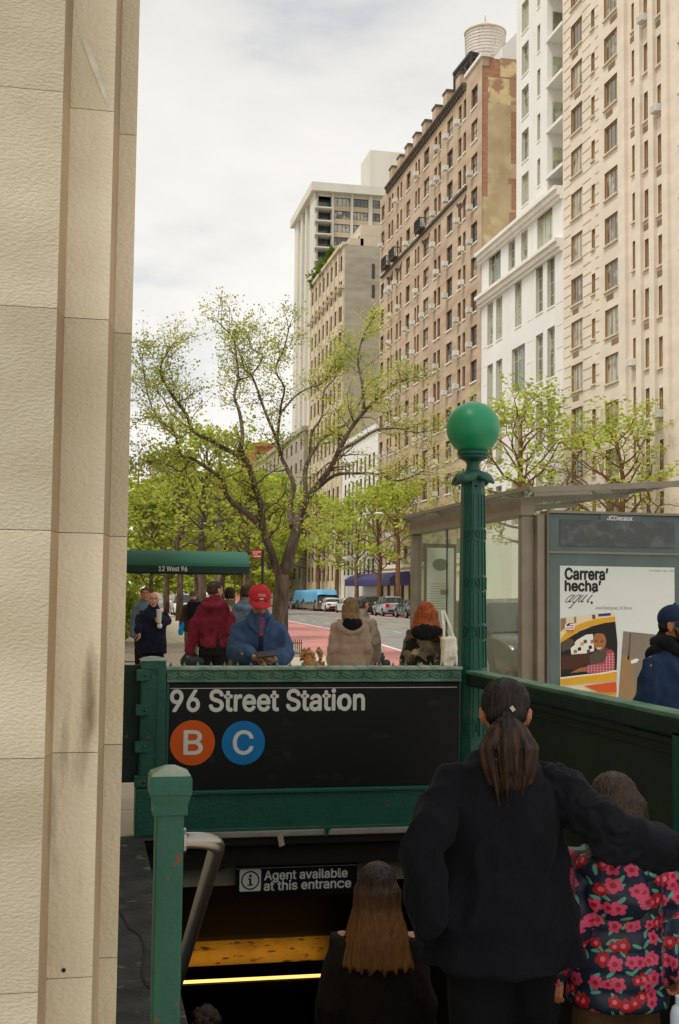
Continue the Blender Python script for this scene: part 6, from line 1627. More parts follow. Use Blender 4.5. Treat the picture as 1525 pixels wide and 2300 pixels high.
def remesh(mb, vox, sm=6, disp=None, smf=.5):
    ob = bpy.data.objects.new('tmp', mb.mesh('tmp', [])); COL.objects.link(ob)
    r_ = ob.modifiers.new('r', 'REMESH'); r_.mode = 'VOXEL'; r_.voxel_size = vox
    if sm: s_ = ob.modifiers.new('s', 'SMOOTH'); s_.iterations = sm; s_.factor = smf
    dg = bpy.context.evaluated_depsgraph_get(); me = bpy.data.meshes.new_from_object(ob.evaluated_get(dg))
    bpy.data.objects.remove(ob)
    if disp:
        cs = [v.co.copy() for v in me.vertices]; nn = [v.normal.copy() for v in me.vertices]
        for v, c, n_ in zip(me.vertices, cs, nn): v.co = c + n_ * disp(c)
    me.polygons.foreach_set('use_smooth', [True] * len(me.polygons)); me.update(); return me
def wrinkle(amp=.008, sc_=7.0, st_=(1, 1, .55), quilt=0, qa=.012, seed=0):
    def f(c):
        q = Vector((c.x * st_[0] * sc_ + seed, c.y * st_[1] * sc_, c.z * st_[2] * sc_))
        d = amp * (mnoise.noise(q) + .9 * (.5 - abs(mnoise.noise(q * 1.7 + Vector((3, 1, 7)))) * 2.2) + .4 * mnoise.noise(Vector((q.x * 2 + q.z * 2.6, q.y * 2, q.z * 4 - q.x * 3))))
        if quilt: d += qa * (abs(math.sin(math.pi * c.z / quilt)) ** .55 - .5)
        return d
    return f
def hands(mb, wrist, d, palm, s, curl=.5, spread=.1, point=False, side=1):
    """a hand: flattened palm, four unequal fingers bending towards the palm side, and a thumb from the side of the palm"""
    d = d.normalized(); palm = (palm - d * palm.dot(d)).normalized(); t = d.cross(palm).normalized() * side   # t points to the thumb side
    P_ = lambda a, b_, c: wrist + (d * a + t * b_ + palm * c) * s
    hb_ = MB()
    hb_.tube([P_(-.06, 0, 0), P_(0, 0, 0), P_(.03, 0, 0)], [.027 * s, .026 * s, .027 * s], 10, 'round')
    for b_ in (-.026, -.009, .009, .026): hb_.tube([P_(.005, b_ * .7, 0), P_(.05, b_, 0), P_(.085, b_, 0)], [.016 * s, .0155 * s, .012 * s], 8, 'round')
    for k, (b_, L_) in enumerate(((.029, .070), (.010, .078), (-.010, .072), (-.028, .056))):
        cu = .12 if (point and k == 0) else curl * (1 + .12 * k); q = P_(.085, b_, 0); pts = [q]; an = .15 * cu
        for f_ in (.45, .32, .23):
            an += cu * .75; q = q + (d * math.cos(an) + palm * math.sin(an) + t * (b_ / .03 * spread * .3)) * L_ * f_ * s; pts.append(q)
        hb_.tube(pts, [.0098 * s, .0095 * s, .0088 * s, .0075 * s], 8, 'round')
    q = P_(.02, .03, .004); pts = [q, P_(.045, .048, .012), P_(.068, .052, .026 + .012 * curl), P_(.088, .046, .036 + .02 * curl)]
    hb_.tube(pts, [.015 * s, .0125 * s, .011 * s, .009 * s], 8, 'round')
    me = remesh(hb_, .0045 * max(s, .8), 2)
    mb.raw([v.co for v in me.vertices], [tuple(p.vertices) for p in me.polygons]); bpy.data.meshes.remove(me)
def head_mesh(mb, C, Rm, s, skin=0):
    """skull, face, jaw, nose, ears and neck as one surface; lips, brows and eyes keep their own colour"""
    h = MB(); T = lambda x, y, z: C + Rm @ (Vector((x, y, z)) * s); B_ = lambda p, r_: h.ball(T(*p), tuple(v * s for v in r_), 20, 14, Rm)
    B_((0, -.010, .028), (.075, .094, .084)); B_((0, .030, -.030), (.060, .060, .076)); B_((0, .045, -.078), (.042, .042, .032)); B_((0, .082, -.096), (.019, .016, .014))
    B_((0, -.02, -.045), (.062, .07, .05))
    h.tube([T(0, .086, .012), T(0, .104, -.016), T(0, .108, -.028)], [.008 * s, .012 * s, .014 * s], 8, 'round')
    for sg in (-1, 1):
        B_((sg * .014, .094, -.031), (.009, .009, .008)); B_((sg * .040, .062, -.022), (.024, .024, .022)); h.tube([T(sg * .012, .089, .030), T(sg * .048, .074, .030)], [.010 * s, .010 * s], 8, 'round')
        h.tube([T(sg * .073, .004, .018), T(sg * .083, -.012, .012), T(sg * .082, -.016, -.012), T(sg * .073, .0, -.034)], [.008 * s, .010 * s, .009 * s, .008 * s], 8, 'round'); B_((sg * .074, -.006, -.008), (.008, .018, .026))
    B_((0, .088, -.060), (.024, .012, .006)); B_((0, .086, -.070), (.021, .012, .007))
    h.tube([T(0, -.018, -.05), T(0, -.03, -.12), C + Vector((0, -.03, -.17)) * s], [.055 * s, .053 * s, .062 * s], 14, 'round')
    me = remesh(h, .0062 * s, 3); Ri = Rm.transposed()
    b_ = len(mb.v); mb.v += [tuple(v.co) for v in me.vertices]
    for p in me.polygons:
        q = Ri @ (p.center - C) / s; k = skin
        if q.y > .07:
            if abs(q.x) < .023 and -.074 < q.z < -.055: k = 1
            elif .014 < abs(q.x) < .052 and .026 < q.z < .039: k = 2
        mb.f.append(tuple(i + b_ for i in p.vertices)); mb.m.append(k)
    bpy.data.meshes.remove(me)
    for sg in (-1, 1):
        mb.use(4).ball(T(sg * .031, .0755, .012), tuple(v * s for v in (.0135, .011, .008)), 12, 8, Rm); mb.use(2).ball(T(sg * .031, .0855, .012), tuple(v * s for v in (.006, .004, .006)), 8, 6, Rm)
    mb.use(0)
class Person:
    def __init__(p, label, px, pytop, Y, foot=0.0, face=0.0, h=None, headyaw=0, headpitch=0, headtilt=0, skin='skin', hair='hair_dark', arms=None, legs=None, lean=(0, 0), group=None, fat=1.0, headscale=1.0, vox=.016):
        c = at(px, pytop, Y=Y); p.loc = Vector((c.x, Y, foot)); p.h = h or (c.z - foot); p.s = p.h / 1.72; p.face = R(face); s = p.s; p.fat = fat
        p.M = Matrix.Translation(p.loc) @ Matrix.Rotation(p.face, 4, 'Z'); p.Mi = p.M.inverted()
        p.lean = Vector((lean[0], lean[1], 0)); p.hairmat = hair
        p.sh = {}; p.el = {}; p.wr = {}
        for k, sg in (('R', 1), ('L', -1)):
            S = Vector((sg * .150 * fat, -.005, 1.385)) * s + p.lean * .9; a = (arms or {}).get(k)
            if a is None: E = S + Vector((sg * .045, -.02, -.27)) * s; Wv = S + Vector((sg * .05, .05, -.52)) * s
            elif a[0] == 'w': E, Wv = p.Mi @ a[1], p.Mi @ a[2]
            else: E = S + Vector(a[0]) * s; Wv = S + Vector(a[1]) * s
            p.sh[k], p.el[k], p.wr[k] = S, E, Wv
        p.hip = {k: Vector((sg * .09, 0, .92)) * s for k, sg in (('R', 1), ('L', -1))}
        lg = legs or {}; p.kn = {}; p.an = {}
        for k, sg in (('R', 1), ('L', -1)):
            a = lg.get(k, ((0, .02, -.44), (0, -.01, -.84))); p.kn[k] = p.hip[k] + Vector(a[0]) * s; p.an[k] = p.hip[k] + Vector(a[1]) * s
        p.hc = Vector((0, .022, 1.607)) * s + p.lean * 1.15
        p.Rm = (Matrix.Rotation(R(headyaw), 3, 'Z') @ Matrix.Rotation(R(-headpitch), 3, 'X') @ Matrix.Rotation(R(headtilt), 3, 'Y'))
        p.hs = s * headscale * 1.0
        b_ = MB(); p.torso(b_, 0.0, .86); S3 = s
        for k in 'RL':
            b_.tube([p.sh[k], p.el[k], p.wr[k]], [.052 * s, .042 * s, .028 * s], 10, 'round'); b_.tube([p.hip[k], p.kn[k], p.an[k]], [.082 * s, .055 * s, .038 * s], 10, 'round')
            b_.tube([p.an[k] + Vector((0, -.04, -.05)) * s, p.an[k] + Vector((0, .14, -.06)) * s], [.035 * s, .03 * s], 8, 'round')
        me = remesh(b_, vox, 4); full = MB(); full.raw([v.co for v in me.vertices], [tuple(q.vertices) for q in me.polygons]); bpy.data.meshes.remove(me)
        head_mesh(full, p.hc, p.Rm, p.hs); p.full = full; p.skin = skin; p.label = label; p.group = group; p.kids = []
    def lp(p, px, py, Y): return p.Mi @ at(px, py, Y=Y)
    def torso(p, b_, t, hem, flare=0.0, top=1.475, belly=0.0):
        s = p.s; f = p.fat
        rings = [(.86, .150, .105), (.95, .160, .115), (1.08, .140, .102), (1.22, .152, .110), (1.33, .158, .110), (1.385, .145, .095), (1.425, .105, .080), (1.475, .066, .062)]
        if hem < .86: rings = [(hem, .150, .110)] + rings
        pts = [(z, rx, ry) for z, rx, ry in rings if z >= hem - .001 and z <= top + .001]
        if pts[0][0] > hem + .01: pts = [(hem, pts[0][1], pts[0][2])] + pts
        K = 22; vs = []; fs = []
        for z, rx, ry in pts:
            g_ = 1 + flare * max(0, (1.25 - z) / .45); c = p.lean * max(0, (z - .9) / .6); bl = belly * math.exp(-((z - 1.05) / .16) ** 2)
            for i in range(K):
                a = 2 * math.pi * i / K; y = math.sin(a) * (ry * (1 + .0 * f) + t) * g_
                if y > 0: y += bl
                vs.append(Vector((math.cos(a) * (rx * f + t) * g_, y, z)) * s + c)
        n_ = len(pts)
        for j in range(n_ - 1):
            for i in range(K): fs.append((j * K + i, j * K + (i + 1) % K, (j + 1) * K + (i + 1) % K, (j + 1) * K + i))
        fs.append(tuple(range(K))[::-1]); fs.append(tuple(range((n_ - 1) * K, n_ * K))); b_.raw(vs, fs)
    def hand(p, k, d, palm, curl=.5, point=False, reach=.02):
        side = 1 if k == 'R' else -1
        dd = p.Mi.to_3x3() @ Vector(d) if not isinstance(d, str) else (p.wr[k] - p.el[k])
        pp = p.Mi.to_3x3() @ Vector(palm); dd.normalize()
        hands(p.full, p.wr[k] + dd * reach * p.s, dd, pp, p.s * 1.0, curl, .1, point, side)
    def garment(p, name, mats, fn, vox=.013, sm=8, disp=None, lab=None):
        b_ = MB(); fn(b_); me = remesh(b_, vox, sm, disp); me.name = name
        for m_ in (mats if isinstance(mats, list) else [mats]): me.materials.append(MATS[m_])
        p.kids.append((name, me, lab)); return me
    def sleeves(p, b_, t, cuff=1.0, which='RL', r_=(.050, .050, .038), drop=0):
        for k in which:
            W = p.el[k].lerp(p.wr[k], cuff); s = p.s; mid = p.sh[k].lerp(p.el[k], .5) + Vector((0, 0, -drop)) * s
            inn = Vector((p.sh[k].x * .5, p.sh[k].y, p.sh[k].z + .012 * s))
            b_.tube([inn, p.sh[k], mid, p.el[k], p.el[k].lerp(W, .55), W], [(r_[0] + t * .5) * s * .8, (r_[0] + t * .7) * s, (r_[0] + t * .9) * s, (r_[1] + t) * s, (r_[2] + .008 + t) * s, (r_[2] + t * .8) * s], 14, 'round')
    def jacket(p, m_, t=.02, hem=.82, flare=.05, quilt=0, hood=False, collar=.05, wr=.008, cuff=1.0, vox=.013, name='jacket', belly=0.0, which='RL', drop=0, sc_=7, ts=None):
        def fn(b_):
            p.torso(b_, t, hem, flare, belly=belly); p.sleeves(b_, t * .8 if ts is None else ts, cuff, which, drop=drop); s = p.s
            if collar:
                c = p.lean + Vector((0, -.01, 0)) * s
                b_.tube([c + Vector((0, 0, 1.43)) * s, c + Vector((0, 0, 1.46 + collar * .6)) * s, c + Vector((0, 0, 1.46 + collar)) * s], [.10 * s, .086 * s, .076 * s], 16, 'round')
            if hood:
                c = p.lean + Vector((0, -.10, 1.43)) * s
                pts = [c + Vector((math.cos(a) * .115, math.sin(a) * .075 + .055, .02 + .035 * math.sin(a))) * s for a in [R(x) for x in range(20, -221, -20)]]
                b_.tube(pts, [.045 * s] * len(pts), 10, 'round'); b_.ball(c + Vector((0, .01, -.045)) * s, (.10 * s, .055 * s, .075 * s))
        return p.garment(name, m_, fn, vox, 6, wrinkle(wr * p.s, sc_, (1, 1, .6), quilt * p.s if quilt else 0, .011 * p.s, p.loc.x * 7))
    def trousers(p, m_, t=.016, wr=.007, vox=.015):
        def fn(b_):
            s = p.s; c = p.lean * .1; p2 = [(.84, .135, .11), (.95, .155, .115), (1.05, .142, .105)]; K = 18; vs = []; fs = []
            for z, rx, ry in p2:
                for i in range(K): a = 2 * math.pi * i / K; vs.append(Vector((math.cos(a) * (rx * p.fat + t), math.sin(a) * (ry + t), z)) * s)
            for j in range(2):
                for i in range(K): fs.append((j * K + i, j * K + (i + 1) % K, (j + 1) * K + (i + 1) % K, (j + 1) * K + i))
            fs.append(tuple(range(K))[::-1]); fs.append(tuple(range(2 * K, 3 * K))); b_.raw(vs, fs)
            for k in 'RL': b_.tube([p.hip[k] + Vector((0, 0, -.02)) * s, p.kn[k], p.an[k] + Vector((0, 0, -.02)) * s], [(.084 + t) * s, (.062 + t) * s, (.05 + t) * s], 14, 'round')
        p.garment('trousers', m_, fn, vox, 6, wrinkle(wr * p.s, 9, (1, 1, .5)))
    def shoes(p, m_='shoe'):
        for k in 'RL':
            def fn(b_): s = p.s; b_.tube([p.an[k] + Vector((0, -.05, -.045)) * s, p.an[k] + Vector((0, .05, -.04)) * s, p.an[k] + Vector((0, .16, -.055)) * s], [.045 * s, .048 * s, .036 * s], 10, 'round')
            p.garment('shoe', m_, fn, .014, 2)
    def T(p, x, y, z): return p.hc + p.Rm @ (Vector((x, y, z)) * p.hs)
    def hair(p, kind, m_=None, **kw):
        m_ = m_ or p.hairmat; s = p.hs
        def fn(b_):
            bl = lambda q, r_: b_.ball(p.T(*q), tuple(v * s for v in r_), 20, 14, p.Rm)
            if kind in ('short', 'crop'):
                bl((0, -.016, .042), (.079, .092, .080)); bl((0, -.045, .0), (.076, .062, .066))
                if kind == 'short': bl((0, .03, .085), (.055, .05, .035))
            elif kind in ('long', 'bob', 'wavy'):
                bl((0, -.014, .040), (.084, .098, .084)); ln = kw.get('len', .3); w = kw.get('w', 1.0)
                NS = 27
                for i in range(NS):
                    a = R(-174 + i * (168 / (NS - 1))) if not kw.get('allround') else R(-200 + i * (220 / (NS - 1)))
                    cx, cy = math.cos(a), math.sin(a); e_ = ln * (1 - .05 * math.cos(i * 2.3)); sp = kw.get('spread', .02)
                    wv = kw.get('wave', 0)
                    pts = [p.T(cx * .05, cy * .06 - .01, .07), p.T(cx * .080 * w, cy * .092 - .008, .0), p.T(cx * .080 * w + wv * math.sin(i), cy * .092 - .014, -.07)]
                    q = p.T(cx * .080 * w, cy * .092 - .014, -.07); q2 = Vector((q.x + cx * sp * s, q.y + cy * .03 * s - .015 * s, q.z - (e_ - .07) * s * .55)); q3 = Vector((q.x + cx * (sp * 2.2 + wv) * s, q.y + cy * .05 * s - .02 * s, q.z - (e_ - .07) * s))
                    b_.tube(pts + [q2, q3], [.02 * s, .024 * s, .024 * s, .021 * s, .008 * s], 8, 'round')
            elif kind == 'pony':
                bl((0, -.016, .038), (.082, .097, .084)); bl((0, -.055, .0), (.070, .055, .060))
                t0 = p.T(0, -.108, -.012); b_.ball(t0, (.022 * s,) * 3)
                for i in range(9):
                    a = i * 2.4; o = Vector((math.cos(a) * .026, math.sin(a) * .018, 0)) * s * (1 if i else 0)
                    b_.tube([t0, t0 + Vector((0, -.03, -.02)) * s + o * .7, t0 + Vector((0, -.035, -.09)) * s + o * 1.6, t0 + Vector((.004, -.028, -.17)) * s + o * 1.5, t0 + Vector((.008 + o.x * .4, -.02, -.235 - .02 * math.sin(i * 1.7))) * s + o * .8], [.014 * s, .022 * s, .024 * s, .020 * s, .007 * s], 8, 'round')
            elif kind == 'curly':
                rn = random.Random(4)
                for i in range(60):
                    d = Vector((rn.gauss(0, 1), rn.gauss(0, 1) - .4, rn.gauss(0, 1) + .5)).normalized(); b_.ball(p.T(d.x * .08, d.y * .095 - .01, d.z * .082 + .03), (.026 * s,) * 3, 8, 6)
        def dsp(c):
            q = p.Rm.transposed() @ (c - p.hc); a = math.atan2(q.x, -q.y)
            return .004 * s * mnoise.noise(Vector((a * 16, q.z * 6 / s * .3, 2))) + .003 * s * math.sin(a * 46 + 3 * mnoise.noise(q * 8))
        p.garment('hair', m_, fn, kw.get('vox', .0085 * max(s, .8)), 3, dsp if kind not in ('curly',) else None)
    def cap(p, m_, letter=None, oval=False):
        s = p.hs
        def fn(b_):
            b_.ball(p.T(0, -.012, .042), (.088 * s, .105 * s, .084 * s), 28, 18, p.Rm)
        me = p.garment('cap', m_, fn, .007 * s, 3)
        # cut the underside so that it sits like a cap
        bm = bmesh.new(); bm.from_mesh(me); nrm = p.Rm @ Vector((0, .12, -1)).normalized()
        bmesh.ops.bisect_plane(bm, geom=bm.verts[:] + bm.edges[:] + bm.faces[:], plane_co=p.T(0, 0, .022), plane_no=nrm, clear_outer=True); bm.to_mesh(me); bm.free()
        def br(b_):
            K = 14; vs = []; fs = []
            for j in range(6):
                for i in range(K + 1):
                    a = R(22 + 136 * i / K); f = j / 5; x = math.cos(a) * (.088 + .004 * f); y = -.012 + math.sin(a) * .105 + f * .075 * math.sin((a - R(22)) / R(136) * math.pi) ** .7
                    vs.append(p.T(x, y, .034 - .022 * f - .016 * (x / .085) ** 2))
            for j in range(5):
                for i in range(K): fs.append((j * (K + 1) + i, j * (K + 1) + i + 1, (j + 1) * (K + 1) + i + 1, (j + 1) * (K + 1) + i))
            n_ = len(vs); dn = p.Rm @ Vector((0, 0, -.006 * s)); b_.raw(vs + [v + dn for v in vs], fs + [tuple(i + n_ for i in f[::-1]) for f in fs])
        b2_ = MB(); br(b2_); bm_ = b2_.mesh('visor', [m_], True); p.kids.append(('visor', bm_, None))
        b2_ = MB(); b2_.ball(p.T(0, -.012, .127), (.008 * s,) * 3, 8, 6); p.kids.append(('cap_button', b2_.mesh('cap_button', [m_]), None))
        if letter:
            def wrapm(mb, vs, fs, w, h_, z0, push=1.012):
                o = []
                ax, bx_ = min(v.x for v in vs), max(v.x for v in vs); ay, by = min(v.y for v in vs), max(v.y for v in vs)
                for v in vs:
                    u = ((v.x - ax) / (bx_ - ax) - .5) * w; z = z0 + (v.y - ay) / (by - ay) * h_; a = u / .09; el = math.asin(min(.98, (z - .042) / .084)); ce = math.cos(el)
                    o.append(p.T(-math.sin(a) * .088 * ce * push, -.012 + math.cos(a) * .105 * ce * push, .042 + (z - .042) * push))
                mb.raw(o, fs)
            lm = MB()
            for (tx, w, h_, z0, bold) in letter:
                vs, fs = text_pts(tx, 0)
                for du in (-.02, 0, .02): wrapm(lm, [Vector((v.x + du * 2.0, v.y, 0)) for v in vs], fs, w, h_, z0, 1.03 + du * .05)
            if oval: wrapm(lm, [Vector((math.cos(t * math.pi / 10), math.sin(t * math.pi / 10), 0)) for t in range(20)], [tuple(range(20))], .034, .012, .050)
            p.kids.append(('lettering', lm.mesh('lettering', ['sign_white']), None))
    def done(p):
        o = p.full.build('person', [p.skin, 'lip', p.hairmat, 'eye_dark', 'eye_white'], None, True)
        o.location = p.loc; o.rotation_euler = (0, 0, p.face); tag(o, p.label, 'person', p.group)
        for nm, me, lab in p.kids:
            c = obj(nm, me, o)
            if lab: c['label'] = lab
        p.o = o; return o
WALK = {'R': ((0, .12, -.42), (.0, .16, -.83)), 'L': ((0, .05, -.43), (0, -.20, -.79))}
STEP = {'R': ((0, .14, -.41), (.0, .12, -.80)), 'L': ((0, .03, -.44), (0, -.06, -.86))}
dn = Vector((0, 0, -1))
def stair_z(y): return -rise * max(0, math.floor((y - SY0) / run) + 1) if y > SY0 else 0

# --- the woman with the ponytail and the child she holds, going down
zf = -rise * 2.4
q = Person('woman in dark jacket with brown ponytail, arm round the child in floral coat', 1135, 1530, 3.9, zf, -17, hair='hair_dark', skin='skin_tan', legs=STEP, vox=.016, fat=1.12, headscale=1.0,
           arms={'L': ('w', at(945, 1905, Y=3.84), at(957, 2078, Y=3.86)), 'R': ('w', at(1380, 1872, Y=3.66), at(1505, 1908, Y=3.70))}, headpitch=8)
q.jacket('cl_charcoal', .040, .79, .26, wr=.022, vox=.009, collar=.03, drop=.0, sc_=5, ts=.022)
def sag(b_):
    s = q.s; b_.tube([q.sh['R'] + Vector((.03, 0, -.05)) * s, q.el['R'] + Vector((0, 0, -.04)) * s, q.el['R'].lerp(q.wr['R'], .8) + Vector((0, 0, -.045)) * s], [.07 * s, .058 * s, .04 * s], 14, 'round'); b_.tube([q.sh['R'] + Vector((-.03, 0, .0)) * s, q.sh['R'].lerp(q.el['R'], .5), q.el['R'], q.wr['R']], [.070 * s, .066 * s, .055 * s, .050 * s], 14, 'round')
q.garment('sleeve', 'cl_charcoal', sag, .008, 3, wrinkle(.020, 11, (1, 1, 1)))
q.trousers('cl_black', .03); q.shoes(); q.hair('pony', 'hair_dark', vox=.007)
m = MB(); t0 = q.T(0, -.108, -.012)
for a in range(1): m.tube([t0 + q.Rm @ (Vector((math.cos(t), -.1, math.sin(t))) * .026) for t in [k * math.pi / 8 for k in range(17)]], .006, 6)
q.kids.append(('hair_band', m.mesh('hair_band', ['near_black']), None))
m = MB(); m.obox(q.T(.018, -.128, .012), Vector((.005, 0, .004)), Vector((0, .003, 0)), Vector((-.005, 0, .007))); q.kids.append(('hair_clasp', m.mesh('hair_clasp', ['silver']), None))
def tailfn(b_):
    s = q.hs; rn = random.Random(8); t0_ = q.T(0, -.115, -.02)
    for i in range(22):
        a = i * 2.4; r_ = .050 * math.sqrt((i + .5) / 22); o = Vector((math.cos(a) * r_ * 1.25, math.sin(a) * r_ * .55, 0)) * s
        b_.tube([t0_ + o * .3, t0_ + Vector((0, -.03, -.03)) * s + o * .9, t0_ + Vector((0, -.04, -.09)) * s + o * 1.5, t0_ + Vector((.004, -.035, -.16)) * s + o * 1.35, t0_ + Vector((.006, -.028, -.215)) * s + o * 1.1, t0_ + Vector((.006 + rn.uniform(-.01, .01), -.02, -.25 - rn.uniform(-.03, .07))) * s + o * .8], [.010 * s, .0125 * s, .0125 * s, .0105 * s, .007 * s, .002 * s], 7, 'round')
q.garment('ponytail', 'hair_tail', tailfn, .005, 0)
q.done(); woman = q

mat('fl_tmp', (30, 40, 62))
def floral_mat():
    m = bpy.data.materials.new('floral'); m.use_nodes = True; n, l, b = nodes(m)
    at_ = n.new('ShaderNodeAttribute'); at_.attribute_name = 'cloth_uv'
    def math_(op, a, b_=None, c=None):
        x = n.new('ShaderNodeMath'); x.operation = op
        for i, v in enumerate((a, b_, c)):
            if v is None: continue
            if isinstance(v, (int, float)): x.inputs[i].default_value = v
            else: l.new(v, x.inputs[i])
        return x.outputs[0]
    def mixc(f, a, b_):
        x = n.new('ShaderNodeMix'); x.data_type = 'RGBA'; l.new(f, x.inputs[0])
        for i, v in ((6, a), (7, b_)):
            if isinstance(v, tuple): x.inputs[i].default_value = (*lin(v), 1)
            else: l.new(v, x.inputs[i])
        return x.outputs[2]
    def layer(scale, seed, rnd_):
        mpn = n.new('ShaderNodeMapping'); mpn.inputs['Scale'].default_value = (scale,) * 3; mpn.inputs['Location'].default_value = seed; l.new(at_.outputs['Vector'], mpn.inputs[0])
        vo = n.new('ShaderNodeTexVoronoi'); vo.voronoi_dimensions = '2D'; vo.inputs['Scale'].default_value = 1; vo.inputs['Randomness'].default_value = rnd_; l.new(mpn.outputs[0], vo.inputs['Vector'])
        sb = n.new('ShaderNodeVectorMath'); sb.operation = 'SUBTRACT'; l.new(mpn.outputs[0], sb.inputs[0]); l.new(vo.outputs['Position'], sb.inputs[1])
        sp = n.new('ShaderNodeSeparateXYZ'); l.new(sb.outputs[0], sp.inputs[0]); sc_ = n.new('ShaderNodeSeparateColor'); l.new(vo.outputs['Color'], sc_.inputs[0])
        return sp.outputs[0], sp.outputs[1], vo.outputs['Distance'], sc_.outputs[0], sc_.outputs[1], sc_.outputs[2]
    base = mixc(math_('MULTIPLY', 0.0, 0.0), (26, 38, 58), (26, 38, 58))
    # leaves: slim ellipses
    x, y, d, r1, r2, r3 = layer(21, (3.1, 1.7, 0), .9)
    an = math_('MULTIPLY', r1, 6.283); cu_, su = math_('COSINE', an), math_('SINE', an)
    xr_ = math_('ADD', math_('MULTIPLY', x, cu_), math_('MULTIPLY', y, su)); yr = math_('SUBTRACT', math_('MULTIPLY', y, cu_), math_('MULTIPLY', x, su))
    el = math_('ADD', math_('POWER', math_('ABSOLUTE', math_('MULTIPLY', xr_, 2.6)), 2.0), math_('POWER', math_('ABSOLUTE', math_('MULTIPLY', yr, 7.5)), 2.0))
    base = mixc(math_('LESS_THAN', el, 1.0), base, (96, 170, 150))
    # flowers: five petals round a centre, pink with red eyes or red with pink eyes
    for scale, seed, R0 in ((15.5, (0.3, .2, 0), .40), (15.5, (5.63, 3.41, 0), .33)):
        x, y, d, r1, r2, r3 = layer(scale, seed, .62)
        th = math_('ADD', math_('ARCTAN2', y, x), math_('MULTIPLY', r2, 6.283)); pet = math_('ABSOLUTE', math_('COSINE', math_('MULTIPLY', th, 2.5)))
        rad = math_('MULTIPLY', math_('ADD', .66, math_('MULTIPLY', pet, .34)), math_('MULTIPLY_ADD', r3, R0 * .25, R0 * .85))
        ins = math_('LESS_THAN', d, rad); cen = math_('LESS_THAN', d, R0 * .34); isr = math_('GREATER_THAN', r1, .60)
        petc = mixc(isr, (222, 78, 118), (180, 24, 26)); cenc = mixc(isr, (176, 24, 34), (236, 110, 140))
        keep = math_('GREATER_THAN', r2, .12 if R0 > .35 else .45)
        base = mixc(math_('MULTIPLY', ins, keep), base, mixc(cen, petc, cenc))
    l.new(base, b.inputs['Base Color']); b.inputs['Roughness'].default_value = .5
    MATS['floral'] = m
floral_mat()
def cloth_uv(me, p):
    """unroll the coat: round the body for the trunk, round the arm for the sleeves"""
    a = me.attributes.new('cloth_uv', 'FLOAT_VECTOR', 'POINT'); s = p.s; buf = []
    for v in me.vertices:
        c = v.co; best = None
        for k in 'RL':
            for A_, B2, off in ((p.sh[k], p.el[k], 0), (p.el[k], p.wr[k], (p.sh[k] - p.el[k]).length)):
                d = B2 - A_; t0_ = (c - A_).dot(d) / d.length_squared; t = max(0, min(1, t0_)); r_ = c - (A_ + d * t)
                if best is None or r_.length < best[0]: best = (r_.length, k, off + (t if off == 0 else max(0, t0_)) * d.length, r_)
        if best[0] < .11 * s and abs(c.x) > .19 * s: buf += [3 + (1 if best[1] == 'R' else 2) + math.atan2(best[3].x, -best[3].y) * .085 * s, -best[2], 0]
        else: buf += [math.atan2(c.x, -c.y * 1.3) * .20 * s, c.z, 0]
    a.data.foreach_set('vector', buf)
zf = -rise * 2.4
q = Person('child in a navy padded coat printed with pink and red flowers, on the right', 1383, 1733, 3.98, zf, -21, hair='hair_brown', skin='skin_tan', legs=STEP, headscale=1.26, headpitch=18, headyaw=-14, headtilt=-8, fat=1.08, vox=.015, h=1.36,
           arms={'L': ('w', at(1288, 2070, Y=3.95), at(1246, 2178, Y=3.88)), 'R': ('w', at(1518, 2060, Y=3.95), at(1530, 2172, Y=3.86))})
me = q.jacket('floral', .045, .76, .06, quilt=.085, wr=.006, vox=.010, collar=.02, name='coat'); cloth_uv(me, q)
def hoodbag(b_):
    s = q.s; b_.ball(Vector((0, -.165, 1.27)) * s, (.145 * s, .062 * s, .12 * s), 20, 14); b_.tube([Vector((math.cos(R(a)) * .14, -.06 - .08 * abs(math.sin(R(a))), 1.38 + .02 * math.sin(R(a)))) * s for a in range(200, 341, 20)], .055 * s, 10, 'round')
me = q.garment('hood', 'floral', hoodbag, .010, 4, wrinkle(.008, 9)); cloth_uv(me, q)
q.trousers('cl_pant_brown', .03); q.shoes(); q.hair('bob', 'hair_brown', len=.11, spread=.012, w=1.16, vox=.008)
q.hand('L', (-.06, -.05, -1), (.5, .7, 0), .55); q.hand('R', (-.02, .3, -1), (-.8, .3, 0), .8)
q.done(); child = q
# --- woman with long hair further down
zf = stair_z(5.05) - .0
q = Person('woman with long hair fading to blond, dark brown coat, lower on the stairs', 848, 1943, 5.05, zf, -12, hair='hair_ombre', legs=STEP, headyaw=-8, vox=.018, fat=1.02)
q.jacket('cl_dusk', .025, .74, .06, wr=.010, collar=.02, vox=.012); q.trousers('cl_black'); q.shoes(); q.hair('long', 'hair_ombre', len=.31, spread=.042, w=1.05, vox=.008); q.done()
# --- the top of a head at the foot of the picture
zf = stair_z(6.4)
q = Person('dark-haired person almost hidden at the foot of the stairs beside the handrail', 462, 2268, 6.4, zf, 0, hair='hair_brown', legs=STEP, vox=.02)
q.jacket('cl_black', .025, .8, vox=.016); q.trousers('cl_black', vox=.02); q.shoes(); q.hair('curly', 'hair_brown'); q.done()
